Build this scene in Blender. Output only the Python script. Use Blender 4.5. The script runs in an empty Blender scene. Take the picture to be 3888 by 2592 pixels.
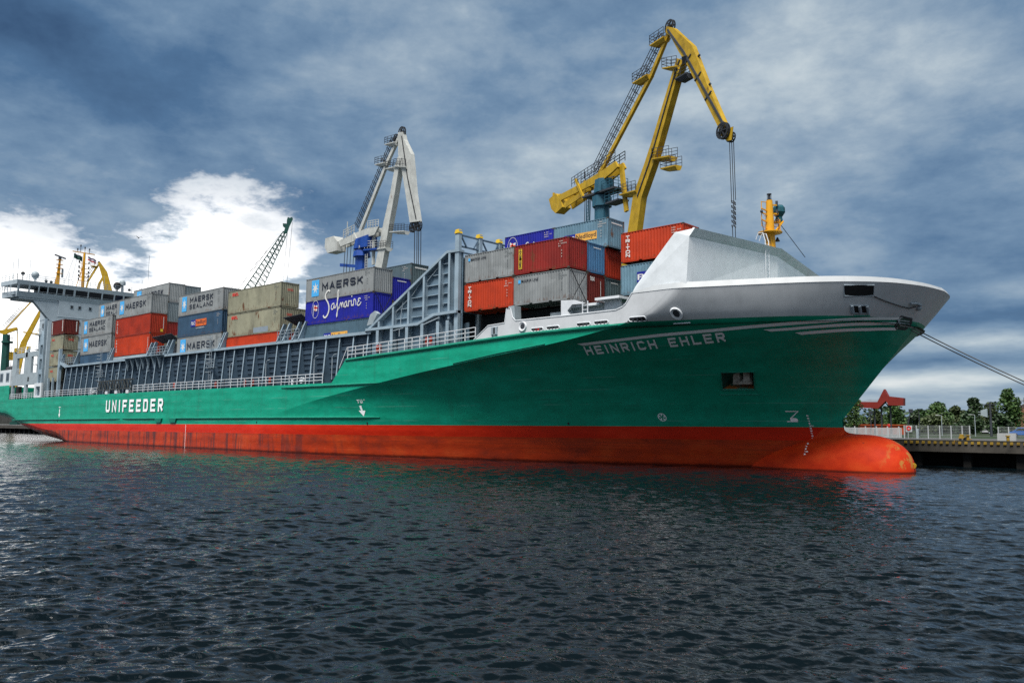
import bpy, bmesh, math, random
from mathutils import Vector, Matrix
random.seed(7)
S = bpy.context.scene
COL = S.collection
R = math.radians
# ------------------------------------------------------------------ camera
cam = bpy.data.objects.new('camera', bpy.data.cameras.new('camera')); COL.objects.link(cam)
cam.data.sensor_width = 36.0
cam.data.lens = 3136.8/3888*36.0
cam.data.clip_start = 0.5; cam.data.clip_end = 20000
yaw, pitch, roll = R(132.57), R(5.821), R(0.49)
F = Vector((math.cos(yaw)*math.cos(pitch), math.sin(yaw)*math.cos(pitch), math.sin(pitch)))
Rt = Vector((math.sin(yaw), -math.cos(yaw), 0)); U = Rt.cross(F)
R2 = Rt*math.cos(roll)+U*math.sin(roll); U2 = -Rt*math.sin(roll)+U*math.cos(roll)
m3 = Matrix((R2, U2, -F)).transposed()
cam.matrix_world = Matrix.Translation((0, -51.005, 3.19)) @ m3.to_4x4()
S.camera = cam
S.view_settings.view_transform = 'Standard'; S.view_settings.look = 'None'
S.view_settings.exposure = 0.75; S.view_settings.gamma = 1.0
S.cycles.max_bounces = 6; S.cycles.transparent_max_bounces = 8
S.cycles.use_denoising = False
# ------------------------------------------------------------------ node helper
class NT:
    def __init__(s, tree): s.t = tree; s.n = tree.nodes; s.l = tree.links
    def new(s, typ, **kw):
        nd = s.n.new(typ)
        for k, v in kw.items(): setattr(nd, k, v)
        return nd
    def put(s, sock, v):
        if isinstance(v, bpy.types.NodeSocket): s.l.new(v, sock)
        elif v is not None: sock.default_value = v
    def m(s, op, a=None, b=None, c=None, clamp=False):
        nd = s.new('ShaderNodeMath', operation=op, use_clamp=clamp)
        for i, v in enumerate((a, b, c)):
            if v is not None: s.put(nd.inputs[i], v)
        return nd.outputs[0]
    def mix(s, fac, a, b, blend='MIX'):
        nd = s.new('ShaderNodeMix', data_type='RGBA', blend_type=blend)
        s.put(nd.inputs[0], fac); s.put(nd.inputs[6], a); s.put(nd.inputs[7], b)
        return nd.outputs[2]
    def ramp(s, fac, stops, interp='LINEAR'):
        nd = s.new('ShaderNodeValToRGB'); cr = nd.color_ramp; cr.interpolation = interp
        while len(cr.elements) < len(stops): cr.elements.new(0.5)
        for e, (p, c) in zip(cr.elements, stops):
            e.position = p; e.color = c if len(c) == 4 else (*c, 1)
        s.put(nd.inputs[0], fac); return nd.outputs[0]
    def noise(s, vec, scale, detail=4, rough=.5, dist=0.0, dim='3D'):
        nd = s.new('ShaderNodeTexNoise', noise_dimensions=dim)
        if vec is not None: s.put(nd.inputs['Vector'], vec)
        nd.inputs['Scale'].default_value = scale; nd.inputs['Detail'].default_value = detail
        nd.inputs['Roughness'].default_value = rough; nd.inputs['Distortion'].default_value = dist
        return nd.outputs[0]
    def comb(s, x, y, z):
        nd = s.new('ShaderNodeCombineXYZ')
        for i, v in enumerate((x, y, z)): s.put(nd.inputs[i], v)
        return nd.outputs[0]
    def smooth(s, v, a, b):
        nd = s.new('ShaderNodeMapRange', interpolation_type='SMOOTHSTEP')
        s.put(nd.inputs[0], v); nd.inputs[1].default_value = a; nd.inputs[2].default_value = b
        return nd.outputs[0]
    def mapping(s, vec, scale, loc=(0, 0, 0), rot=(0, 0, 0)):
        nd = s.new('ShaderNodeMapping'); s.put(nd.inputs[0], vec)
        nd.inputs['Scale'].default_value = scale; nd.inputs['Location'].default_value = loc
        nd.inputs['Rotation'].default_value = rot
        return nd.outputs[0]
# ------------------------------------------------------------------ sky
SUN_AZ, SUN_EL = 290.0, 61.0
W = bpy.data.worlds.new('World'); S.world = W; W.use_nodes = True
g = NT(W.node_tree)
for nd in list(g.n): g.n.remove(nd)
tc = g.new('ShaderNodeTexCoord'); sep = g.new('ShaderNodeSeparateXYZ'); g.l.new(tc.outputs['Generated'], sep.inputs[0])
dx, dy, dz = sep.outputs
zc = g.m('MAXIMUM', dz, 0.0)
az = g.m('MULTIPLY', g.m('ARCTAN2', dy, dx), 180/math.pi)
el = g.m('MULTIPLY', g.m('ARCSINE', dz), 180/math.pi)
q = g.comb(dx, dy, g.m('MULTIPLY', g.m('POWER', zc, .52), 1.15))
big = g.noise(g.mapping(q, (.7, .7, 1.5), (3.1, 1.7, 2.2)), 3.0, 2, .5, 0)
med = g.noise(g.mapping(q, (.72, .72, 1.55), (7.3, 2.9, 4.0)), 6.2, 10, .58, .15)
fine = g.noise(g.mapping(q, (.8, .8, 1.5), (1.3, 9.2, 1.0)), 21.0, 7, .6, .1)
dens = g.m('ADD', g.m('ADD', g.m('MULTIPLY', big, .40), g.m('MULTIPLY', med, .42)), g.m('MULTIPLY', fine, .18))
def lobe(a0, e0, wa, we):
    a = g.m('DIVIDE', g.m('SUBTRACT', az, a0), wa); e = g.m('DIVIDE', g.m('SUBTRACT', el, e0), we)
    return g.m('SQRT', g.m('ADD', g.m('MULTIPLY', a, a), g.m('MULTIPLY', e, e)))
def bump(a0, e0, wa, we, amp):
    return g.m('MULTIPLY', g.m('SUBTRACT', 1.0, g.smooth(lobe(a0, e0, wa, we), 0.0, 1.0)), amp)
for args in [
        (166, 22, 17, 11, .17), (150, 22, 12, 10, .06), (98, 27, 10, 8, .10), (132, 27, 30, 5, .03), (106, 14, 10, 8, .05), (101, 7, 16, 8, .05),
        (134, 21.5, 12, 6, -.02), (118, 25, 12, 4.5, -.03), (103, 24, 8, 6, -.035), (119.5, 20.5, 5, 3, -.06),
        (134, 12, 9, 4, -.06), (140, 9, 14, 6, -.05), (113, 10, 8, 4, .03), (101, 8.2, 6, 1.3, -.14), (104, 5.3, 9, .8, -.14), (106, 3.0, 12, .9, -.16), (112, 6.5, 6, 1.4, -.08), (103, 6.7, 9, .8, .07), (105, 4.2, 12, .6, .07), (128, 30, 16, 5, .04)]:
    dens = g.m('ADD', dens, bump(*args))
cloud = g.ramp(dens, [(.30, (.52, .55, .56)), (.39, (.36, .42, .46)), (.47, (.215, .285, .36)),
                      (.55, (.118, .19, .285)), (.64, (.055, .115, .21)), (.78, (.026, .06, .125))])
# the bright break in the clouds towards the stern
rag = g.m('ADD', g.m('MULTIPLY', g.m('SUBTRACT', med, .5), 1.7), g.m('MULTIPLY', g.m('SUBTRACT', fine, .5), 1.5))
g1 = g.m('SUBTRACT', 1.0, lobe(152.0, 9.2, 5.6, 5.2)); g2 = g.m('SUBTRACT', 1.0, lobe(166, 7.6, 8.0, 4.0))
g3 = g.m('SUBTRACT', 1.0, lobe(161, 4.0, 25, 6.8))
gap = g.m('ADD', g.m('MAXIMUM', g.m('MAXIMUM', g1, g2), g3), rag)
gcol = g.ramp(g.m('ADD', g.m('MULTIPLY', med, .6), g.m('MULTIPLY', fine, .4)), [(.38, (1.5, 1.5, 1.48)), (.52, (.95, .95, .95)), (.60, (.66, .68, .70)), (.72, (.40, .45, .50))])
col = g.mix(g.smooth(gap, -.10, .30), cloud, gcol)
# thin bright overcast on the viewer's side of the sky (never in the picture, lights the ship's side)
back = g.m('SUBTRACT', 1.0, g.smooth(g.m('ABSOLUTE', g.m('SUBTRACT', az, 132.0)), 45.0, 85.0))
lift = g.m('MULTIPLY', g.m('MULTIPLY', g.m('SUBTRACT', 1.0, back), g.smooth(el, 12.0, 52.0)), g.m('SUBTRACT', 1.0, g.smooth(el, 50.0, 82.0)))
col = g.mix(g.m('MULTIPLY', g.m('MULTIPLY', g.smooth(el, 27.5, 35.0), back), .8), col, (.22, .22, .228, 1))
col = g.mix(g.m('MULTIPLY', g.m('MULTIPLY', g.smooth(el, 35.0, 50.0), back), .9), col, (.02, .021, .024, 1))  # unseen overhead sky greyed, then darkened, for contrast in the water
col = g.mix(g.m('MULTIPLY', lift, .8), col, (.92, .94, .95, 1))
nish = g.new('ShaderNodeTexSky', sky_type='NISHITA', sun_disc=False, sun_elevation=R(SUN_EL), sun_rotation=R((90-SUN_AZ) % 360))
bg_sky = g.new('ShaderNodeBackground'); g.l.new(nish.outputs[0], bg_sky.inputs[0]); bg_sky.inputs[1].default_value = .06
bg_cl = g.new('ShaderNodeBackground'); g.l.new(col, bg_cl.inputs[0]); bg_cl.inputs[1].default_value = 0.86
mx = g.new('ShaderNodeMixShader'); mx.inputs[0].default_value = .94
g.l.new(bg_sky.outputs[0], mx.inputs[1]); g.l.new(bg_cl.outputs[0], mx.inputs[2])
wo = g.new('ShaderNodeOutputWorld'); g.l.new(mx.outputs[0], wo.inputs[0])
# ------------------------------------------------------------------ sun
sl = bpy.data.lights.new('sun', 'SUN'); sl.energy = 3.5; sl.angle = R(22); sl.color = (1, .96, .9)
so = bpy.data.objects.new('sun', sl); COL.objects.link(so)
sd = Vector((math.cos(R(SUN_AZ))*math.cos(R(SUN_EL)), math.sin(R(SUN_AZ))*math.cos(R(SUN_EL)), math.sin(R(SUN_EL))))
so.rotation_euler = sd.to_track_quat('Z', 'Y').to_euler(); so.location = (0, -80, 80)
# ------------------------------------------------------------------ object helpers
def tag(o, label=None, cat=None, group=None, kind=None):
    if label: o['label'] = label
    if cat: o['category'] = cat
    if group: o['group'] = group
    if kind: o['kind'] = kind
    return o
LOC = {}
def thing(name, loc, label, cat, group=None):
    o = bpy.data.objects.new(name, None); COL.objects.link(o); o.location = loc
    o.empty_display_size = .5; LOC[o.name] = Vector(loc)
    return tag(o, label, cat, group)
def attach(o, parent, local=False):
    o.parent = parent
    if parent.name in LOC and not local: o.matrix_parent_inverse = Matrix.Translation(-LOC[parent.name])
class MB:
    def __init__(s): s.v = []; s.f = []; s.mi = []; s.cur = 0
    def quad(s, *p):
        b = len(s.v); s.v += [tuple(x) for x in p]; s.f.append(tuple(range(b, b+len(p)))); s.mi.append(s.cur); return s
    def box(s, x0, x1, y0, y1, z0, z1):
        b = len(s.v)
        s.v += [(x, y, z) for z in (z0, z1) for y in (y0, y1) for x in (x0, x1)]
        for f in ((0, 2, 3, 1), (4, 5, 7, 6), (0, 1, 5, 4), (2, 6, 7, 3), (0, 4, 6, 2), (1, 3, 7, 5)):
            s.f.append(tuple(b+i for i in f)); s.mi.append(s.cur)
        return s
    def bar(s, p, q, w=.05, h=None, up=(0, 0, 1)):
        p = Vector(p); q = Vector(q); h = h or w
        d = (q-p)
        if d.length < 1e-6: return s
        d.normalize(); u = Vector(up)
        if abs(d.dot(u)) > .98: u = Vector((1, 0, 0))
        a = d.cross(u).normalized()*w/2; c = a.cross(d).normalized()*h/2
        b = len(s.v)
        for e in (p, q):
            s.v += [tuple(e+a+c), tuple(e-a+c), tuple(e-a-c), tuple(e+a-c)]
        for f in ((0, 1, 2, 3), (7, 6, 5, 4), (0, 4, 5, 1), (1, 5, 6, 2), (2, 6, 7, 3), (3, 7, 4, 0)):
            s.f.append(tuple(b+i for i in f)); s.mi.append(s.cur)
        return s
    def tube(s, pts, r, n=6, cap=True):
        pts = [Vector(p) for p in pts]; rr = r if isinstance(r, (list, tuple)) else [r]*len(pts)
        b = len(s.v); prev = None
        for i, p in enumerate(pts):
            d = (pts[min(i+1, len(pts)-1)]-pts[max(i-1, 0)]).normalized()
            u = prev if prev is not None else (Vector((0, 0, 1)) if abs(d.z) < .9 else Vector((1, 0, 0)))
            a = (u-d*u.dot(d)).normalized(); prev = a; c = d.cross(a)
            for k in range(n):
                t = 2*math.pi*k/n; s.v.append(tuple(p+(a*math.cos(t)+c*math.sin(t))*rr[i]))
        for i in range(len(pts)-1):
            for k in range(n):
                s.f.append((b+i*n+k, b+i*n+(k+1) % n, b+(i+1)*n+(k+1) % n, b+(i+1)*n+k)); s.mi.append(s.cur)
        if cap:
            s.f.append(tuple(b+k for k in range(n))[::-1]); s.mi.append(s.cur)
            e = b+(len(pts)-1)*n; s.f.append(tuple(e+k for k in range(n))); s.mi.append(s.cur)
        return s
    def prism(s, A, B):
        """two matching rings of points joined into a closed solid"""
        n = len(A); b = len(s.v); s.v += [tuple(p) for p in A]+[tuple(p) for p in B]
        s.f.append(tuple(b+i for i in range(n))[::-1]); s.mi.append(s.cur)
        s.f.append(tuple(b+n+i for i in range(n))); s.mi.append(s.cur)
        for i in range(n):
            j = (i+1) % n; s.f.append((b+i, b+j, b+n+j, b+n+i)); s.mi.append(s.cur)
        return s
    def ring(s, c, r0, r1, n=20, axis=1, depth=.05):
        """flat washer facing along an axis"""
        for k in range(n):
            a0 = 2*math.pi*k/n; a1 = 2*math.pi*(k+1)/n
            def P(r, a, d):
                e = [0, 0, 0]; i, j = [(1, 2), (0, 2), (0, 1)][axis]
                e[i] = r*math.cos(a); e[j] = r*math.sin(a); e[axis] = d
                return (c[0]+e[0], c[1]+e[1], c[2]+e[2])
            s.prism([P(r0, a0, 0), P(r1, a0, 0), P(r1, a1, 0), P(r0, a1, 0)], [P(r0, a0, depth), P(r1, a0, depth), P(r1, a1, depth), P(r0, a1, depth)])
        return s
    def ball(s, c, r, nu=14, nv=9, z0=-1.0, sq=(1, 1, 1)):
        b = len(s.v)
        for i in range(nv+1):
            ph = -math.pi/2+math.pi*i/nv; zz = max(math.sin(ph), z0)
            for k in range(nu):
                t = 2*math.pi*k/nu; s.v.append((c[0]+r*sq[0]*math.cos(ph)*math.cos(t), c[1]+r*sq[1]*math.cos(ph)*math.sin(t), c[2]+r*sq[2]*zz))
        for i in range(nv):
            for k in range(nu):
                s.f.append((b+i*nu+k, b+i*nu+(k+1) % nu, b+(i+1)*nu+(k+1) % nu, b+(i+1)*nu+k)); s.mi.append(s.cur)
        return s
    def rail(s, pts, h=1.05, nb=3, step=1.5, r=.05, post=None):
        pts = [Vector(p) for p in pts]; post = post or r
        for a, b in zip(pts, pts[1:]):
            for k in range(nb):
                o = Vector((0, 0, h*(k+1)/nb)); s.bar(a+o, b+o, r)
            n = max(1, round((b-a).length/step))
            for k in range(n+1):
                p = a.lerp(b, k/n); s.bar(p, p+Vector((0, 0, h)), post)
        return s
    def ladder(s, p, q, w=.45, side=(1, 0, 0), step=.35, r=.05):
        p = Vector(p); q = Vector(q); o = Vector(side)*w/2
        s.bar(p-o, q-o, r); s.bar(p+o, q+o, r)
        n = int((q-p).length/step)
        for k in range(1, n): c = p.lerp(q, k/n); s.bar(c-o, c+o, r*.7)
        return s
    def build(s, name, mat, parent=None, local=False, smooth=False, merge=False, bevel=0):
        me = bpy.data.meshes.new(name); me.from_pydata(s.v, [], s.f)
        mats = mat if isinstance(mat, (list, tuple)) else [mat]
        for m_ in mats: me.materials.append(m_)
        if len(mats) > 1: me.polygons.foreach_set('material_index', s.mi)
        bm = bmesh.new(); bm.from_mesh(me)
        if merge: bmesh.ops.remove_doubles(bm, verts=bm.verts, dist=1e-4)
        bmesh.ops.recalc_face_normals(bm, faces=bm.faces)
        if smooth:
            for f in bm.faces: f.smooth = True
            for e in bm.edges:
                if len(e.link_faces) == 2 and e.calc_face_angle(0) > R(32): e.smooth = False
        bm.to_mesh(me); bm.free(); me.update()
        o = bpy.data.objects.new(name, me); COL.objects.link(o)
        if bevel:
            bv = o.modifiers.new('bevel', 'BEVEL'); bv.width = bevel; bv.segments = 2; bv.limit_method = 'ANGLE'; bv.angle_limit = R(40)
        if parent is not None: attach(o, parent, local)
        return o
# ------------------------------------------------------------------ materials
MATS = {}
def srgb(r, g_, b):
    f = lambda c: (c/255/12.92 if c/255 <= .04045 else ((c/255+.055)/1.055)**2.4)
    return (f(r), f(g_), f(b))
def paint(name, col, rough=.5, var=.12, streak=.0, rust=.0, rustcol=(.16, .05, .015), scale=.9, metal=0.0, bump_=0.0, rnd=False, low_rust=0):
    if name in MATS: return MATS[name]
    m_ = bpy.data.materials.new(name); m_.use_nodes = True; t = NT(m_.node_tree)
    bs = m_.node_tree.nodes['Principled BSDF']; bs.inputs['Roughness'].default_value = rough; bs.inputs['Metallic'].default_value = metal; bs.inputs['Specular IOR Level'].default_value = .3 if rough > .3 else .5
    tcn = t.new('ShaderNodeTexCoord'); v = tcn.outputs['Object']
    if rnd:
        oi = t.new('ShaderNodeObjectInfo'); ad = t.new('ShaderNodeVectorMath', operation='ADD')
        t.l.new(v, ad.inputs[0]); t.l.new(t.m('MULTIPLY', oi.outputs['Random'], 97.0), ad.inputs[1]); v = ad.outputs[0]
    n = t.noise(v, scale, 8, .6)
    lo = tuple(c*(1-var*2) for c in col); hi = tuple(min(c*(1+var*1.4)+var*.008, .95) for c in col)
    c = t.ramp(n, [(.3, lo), (.5, col), (.7, hi)])
    if streak:
        n2 = t.noise(t.mapping(v, (1.7, 1.7, .12)), 1.6, 6, .65)
        c = t.mix(t.m('MULTIPLY', t.smooth(n2, .5, .75), streak), c, tuple(x*.35+.012 for x in col)+(1,))
    if rust:
        n3 = t.noise(t.mapping(v, (1, 1, .45)), 1.1, 10, .68)
        c = t.mix(t.smooth(n3, .68-rust*.3, .78-rust*.25), c, (*rustcol, 1))
    if low_rust:                                                    # rust bleeding up from the bottom rail, faded panels
        so_ = t.new('ShaderNodeSeparateXYZ'); t.l.new(tcn.outputs['Object'], so_.inputs[0])
        lo_ = t.smooth(so_.outputs[2], .75, .1); n5 = t.noise(t.mapping(v, (3.2, 3.2, .5)), 1.5, 7, .7)
        c = t.mix(t.m('MULTIPLY', t.smooth(t.m('ADD', n5, t.m('MULTIPLY', lo_, .16)), .63, .72), low_rust), c, (*rustcol, 1))
        pn = t.new('ShaderNodeTexVoronoi', distance='CHEBYCHEV'); t.l.new(t.mapping(v, (.55, .55, .5)), pn.inputs['Vector']); pn.inputs['Scale'].default_value = 1.0
        hs_ = t.new('ShaderNodeHueSaturation'); t.l.new(c, hs_.inputs['Color']); sp_ = t.new('ShaderNodeSeparateXYZ'); t.l.new(pn.outputs['Color'], sp_.inputs[0])
        t.l.new(t.m('ADD', t.m('MULTIPLY', sp_.outputs[0], .22), .89), hs_.inputs['Value']); c = hs_.outputs[0]
    t.l.new(c, bs.inputs['Base Color'])
    if bump_:
        b = t.new('ShaderNodeBump'); b.inputs['Strength'].default_value = bump_; b.inputs['Distance'].default_value = .02
        t.l.new(t.noise(v, 6, 6, .6), b.inputs['Height']); t.l.new(b.outputs[0], bs.inputs['Normal'])
    MATS[name] = m_; return m_
WHITE = paint('white_paint', (.60, .64, .67), .42, .06, .22, .0, bump_=.15)
LGREY = paint('light_grey_paint', (.28, .33, .36), .5, .08, .2, .05)
BLUEGREY = paint('blue_grey_paint', (.085, .135, .19), .5, .12, .25, .06)
BLUEGREY_L = paint('blue_grey_flange_paint', (.25, .325, .385), .45, .1, .15, .05)
DKGREY = paint('dark_grey_steel', (.035, .04, .05), .6, .15)
BLACK = paint('black_rubber_and_voids', (.008, .009, .01), .7, .1)  # rubber and covers, also the painted dark of openings and voids
GLASS = paint('dark_window_glass', (.01, .014, .02), .08, .0)
RAILW = paint('rail_white_paint', (.60, .63, .66), .5, .06)
RAILG = paint('rail_grey_paint', (.25, .30, .34), .5, .08)
YELLOW = paint('mast_yellow_paint', (.62, .30, .012), .45, .08, .15, .05)
CRANEY = paint('crane_yellow_paint', (.40, .25, .012), .5, .16, .45, .26)
CRANEW = paint('crane_white_paint', (.42, .43, .41), .5, .10, .4, .16)
TEAL = paint('crane_teal_paint', (.018, .085, .13), .5, .12, .3, .1)
BLUE = paint('crane_blue_paint', (.008, .05, .26), .5, .12, .2, .05)
CGREEN = paint('crane_green_paint', (.01, .06, .05), .5, .1)
LETTER = paint('lettering_grey_white', (.42, .46, .50), .5, .05)
LETTERW = paint('lettering_white', (.86, .87, .88), .5, .03)
GREENP = paint('hull_green_trim', (.006, .19, .125), .42, .1, .1)
ROPE = paint('mooring_rope_fibre', (.12, .125, .13), .8, .1)
CABLE = paint('steel_cable', (.02, .022, .026), .5, .1)
# ------------------------------------------------------------------ water
def water():
    import numpy as np
    m_ = bpy.data.materials.new('harbour_water'); m_.use_nodes = True; t = NT(m_.node_tree)
    bs = m_.node_tree.nodes['Principled BSDF']
    bs.inputs['Base Color'].default_value = (.002, .005, .007, 1); bs.inputs['Roughness'].default_value = .05; bs.inputs['IOR'].default_value = 1.33
    v = t.new('ShaderNodeTexCoord').outputs['Object']
    a = t.noise(t.mapping(v, (1.0, 1.7, 1), rot=(0, 0, R(-42))), 3.6, 3, .55, .4)
    b = t.noise(t.mapping(v, (1.0, 1.6, 1), (5, 9, 0), rot=(0, 0, R(-30))), 1.1, 3, .5, .4)
    h = t.m('ADD', t.m('MULTIPLY', a, .020), t.m('MULTIPLY', b, .05))
    bp = t.new('ShaderNodeBump'); bp.inputs['Strength'].default_value = 1; bp.inputs['Distance'].default_value = 1.0
    t.l.new(h, bp.inputs['Height']); t.l.new(bp.outputs[0], bs.inputs['Normal'])
    # one sheet of real waves, meshed more finely towards the near shore
    rng = np.random.default_rng(11)
    rs = [5.0]
    while rs[-1] < 4000: rs.append(rs[-1]+max(.0023*rs[-1], .036)*(1 if rs[-1] < 120 else min(12, (rs[-1]/120)**2)))
    r = np.array(rs); th = np.concatenate([np.radians(np.linspace(-170, 79, 40)), np.radians(np.linspace(80, 184, 840))])
    dr = np.gradient(r)
    RR, TH = np.meshgrid(r, th, indexing='ij'); X = RR*np.cos(TH); Y = -51.0+RR*np.sin(TH); Z = np.zeros_like(X)
    res = np.maximum(np.gradient(r)[:, None]*np.ones_like(X), RR*np.radians(.125))
    for k in range(130):
        lam = .17*(1.8/.17)**(rng.random()**1.3); ang = np.radians(-46+rng.normal()*21); steep = .062*rng.uniform(.5, 1.3)*(1.0 if lam < .6 else (.6 if lam < 1.0 else .38))
        kk = 2*np.pi/lam; amp = steep/kk
        ph = kk*(X*np.cos(ang)+Y*np.sin(ang))+rng.random()*6.283
        mod = .65+.5*np.sin(X*.21*np.cos(k)+Y*.17*np.sin(k*1.7)+k)*np.sin(X*.05*np.sin(k*.7)-Y*.06+k*2)
        att = np.clip((lam/res-2.2)/2.5, 0, 1)
        c = np.sin(ph); Z += amp*att*mod*(c-.25*np.cos(2*ph))
    # longer wash rolling in on the left
    for lam, deg, st in ((2.6, 12, .06), (3.9, 4, .06), (1.7, 20, .04)):
        kk = 2*np.pi/lam; a_ = np.radians(deg); ph = kk*(X*np.cos(a_)+Y*np.sin(a_)); loc = 1/(1+np.exp((X+11+.35*(Y+40))*.45)); loc *= 1/(1+np.exp(-(X+70)*.12))
        Z += st/kk*loc*np.sin(ph+.6*np.sin(Y*.33))*np.clip((lam/res-2.2)/2.5, 0, 1)
    nr, nt = X.shape; verts = np.stack([X, Y, Z], -1).reshape(-1, 3)
    idx = np.arange(nr*nt).reshape(nr, nt)
    q_ = np.stack([idx[:-1, :-1], idx[1:, :-1], idx[1:, 1:], idx[:-1, 1:]], -1).reshape(-1, 4)
    w2 = np.stack([idx[:-1, -1], idx[1:, -1], idx[1:, 0], idx[:-1, 0]], -1).reshape(-1, 4)
    q_ = np.concatenate([q_, w2])
    me = bpy.data.meshes.new('water'); me.vertices.add(len(verts)); me.vertices.foreach_set('co', verts.ravel().astype(np.float32))
    me.loops.add(q_.size); me.loops.foreach_set('vertex_index', q_.ravel().astype(np.int32))
    me.polygons.add(len(q_)); me.polygons.foreach_set('loop_start', np.arange(0, q_.size, 4, dtype=np.int32)); me.polygons.foreach_set('loop_total', np.full(len(q_), 4, np.int32))
    me.polygons.foreach_set('use_smooth', np.ones(len(q_), bool)); me.materials.append(m_); me.update(); me.validate()
    o = bpy.data.objects.new('water', me); COL.objects.link(o); tag(o, kind='structure')
water()
# ------------------------------------------------------------------ quay and the land behind it
QY = 28.2; QZ = 2.12
CONC = paint('quay_concrete', (.055, .05, .043), .85, .3, .4, .2, (.04, .035, .03), scale=.6)
YEL2 = paint('fender_yellow', (.26, .165, .018), .7, .25, .4, .25)
ASPH = paint('quay_asphalt', (.07, .07, .07), .9, .2, scale=.3)
DARKC = paint('quay_underside_shade', (.006, .006, .006), .9, .2)  # near black, the shade below the quay put into the colour
w = MB()
w.quad((-900, QY, QZ), (400, QY, QZ), (400, 2500, QZ), (-900, 2500, QZ))
tag(w.build('ground', ASPH), kind='structure')
w = MB(); w.box(-900, 400, QY-.05, QY+2.2, 1.25, QZ-.006)
tag(w.build('quay', CONC), kind='structure')
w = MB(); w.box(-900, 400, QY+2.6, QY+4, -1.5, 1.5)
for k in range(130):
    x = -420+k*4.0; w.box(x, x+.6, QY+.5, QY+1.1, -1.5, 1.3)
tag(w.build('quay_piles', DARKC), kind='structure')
f0 = None
for k in range(30):                                                # fender blocks along the visible quay edge
    x = -24.6+k*.49
    w = MB(); w.prism([(x, QY-.16, QZ-.17), (x+.24, QY-.16, QZ-.17), (x+.21, QY-.16, QZ+.02), (x+.03, QY-.16, QZ+.02)], [(x, QY-.06, QZ-.19), (x+.24, QY-.06, QZ-.19), (x+.24, QY-.06, QZ+.04), (x, QY-.06, QZ+.04)])
    o = w.build('fender_block', YEL2)
    tag(o, 'small yellow block in the row along the edge of the quay', 'fender', 'yellow blocks along the quay edge')
w = MB(); w.box(-27, 30, QY-.02, QY+.35, QZ+.004, QZ+.16)
tag(w.build('quay_kerb', paint('kerb_yellow_black', (.03, .028, .02), .7, .3, .0, .35, (.35, .22, .02), scale=2)), 'low dark kerb with worn yellow paint along the quay top', 'kerb')
# ------------------------------------------------------------------ hull shape
def lut(T, x):
    if x <= T[0][0]: return T[0][1]
    for (a, b), (c, d) in zip(T, T[1:]):
        if x <= c: return b+(d-b)*(x-a)/(c-a)
    return T[-1][1]
XK0 = [(-2, -97), (-1, -95), (0, -93), (1.5, -90.3), (3, -87), (4, -83.6), (5, -79.4), (6, -73.6), (7, -66.6), (8, -59), (9, -50.2), (9.67, -43.6), (10.3, -38.8), (11, -35), (12, -32.9), (13.2, -31.5), (14, -31)]
def spline(T, n=12):
    out = []
    for i in range(len(T)-1):
        p0 = T[max(i-1, 0)]; p1 = T[i]; p2 = T[i+1]; p3 = T[min(i+2, len(T)-1)]
        h = p2[0]-p1[0]; m1 = (p2[1]-p0[1])/(p2[0]-p0[0])*h; m2 = (p3[1]-p1[1])/(p3[0]-p1[0])*h
        for k in range(n):
            t = k/n; out.append((p1[0]+h*t, (2*t**3-3*t*t+1)*p1[1]+(t**3-2*t*t+t)*m1+(-2*t**3+3*t*t)*p2[1]+(t**3-t*t)*m2))
    return out+[T[-1]]
XK = spline(XK0)
KX = [(b, a) for a, b in XK]
FT = spline([(0, 0), (.157, .082), (.33, .147), (.505, .22), (.66, .31), (.8, .427), (.888, .545), (.93, .64), (.965, .75), (.985, .85), (1, 1)], 6)
CY = 13.4
FM = spline([(0, 0), (.06, .011), (.157, .055), (.33, .135), (.505, .22), (.66, .31), (.8, .427), (.888, .545), (.93, .64), (.965, .75), (.985, .85), (1, 1)], 6)
ZD = [(-190, 10.0), (-176.0, 10.0), (-175.9, 7.28), (-157, 7.41), (-113, 7.49), (-72.5, 7.5), (-70.05, 9.93), (-62, 10.2), (-51, 10.66), (-45, 10.88), (-38, 10.93), (-30, 10.95)]
def zd(x): return lut(ZD, x)
def xk(z): return lut(XK, z)
def xs(z): return -24.1+(z-4.3)*0.818
def fy(t, z):
    t = min(max(t, 0), 1); w_ = min(max((z-2.5)/8.5, 0), 1); w_ = w_*w_*(3-2*w_)
    u_ = min(max((z-10.4)/.8, 0), 1)
    return CY*((1-w_)*t**(2.1-.8*w_)+w_*((1-u_)*lut(FT, t)+u_*lut(FM, t)))
def hy(x, z):
    a = xk(z); b = xs(z)
    if x <= a: return 0.0
    if x >= b: return CY
    return fy((x-a)/(b-a), z)
def hn(x, z, e=.05):
    """outward unit normal of the starboard shell"""
    gx = (hy(x+e, z)-hy(x-e, z))/(2*e); gz = (hy(x, z+e)-hy(x, z-e))/(2*e)
    return Vector((gx, -1, gz)).normalized()
def on_hull(x, z, off=.02):
    x = min(x, xs(z)-.05)
    return Vector((x, hy(x, z), z))+hn(x, z)*off
ship = thing('cargo_ship', (-100, CY, 0), 'long green container ship with orange red bottom and grey bow, moored along the quay', 'ship')
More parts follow.
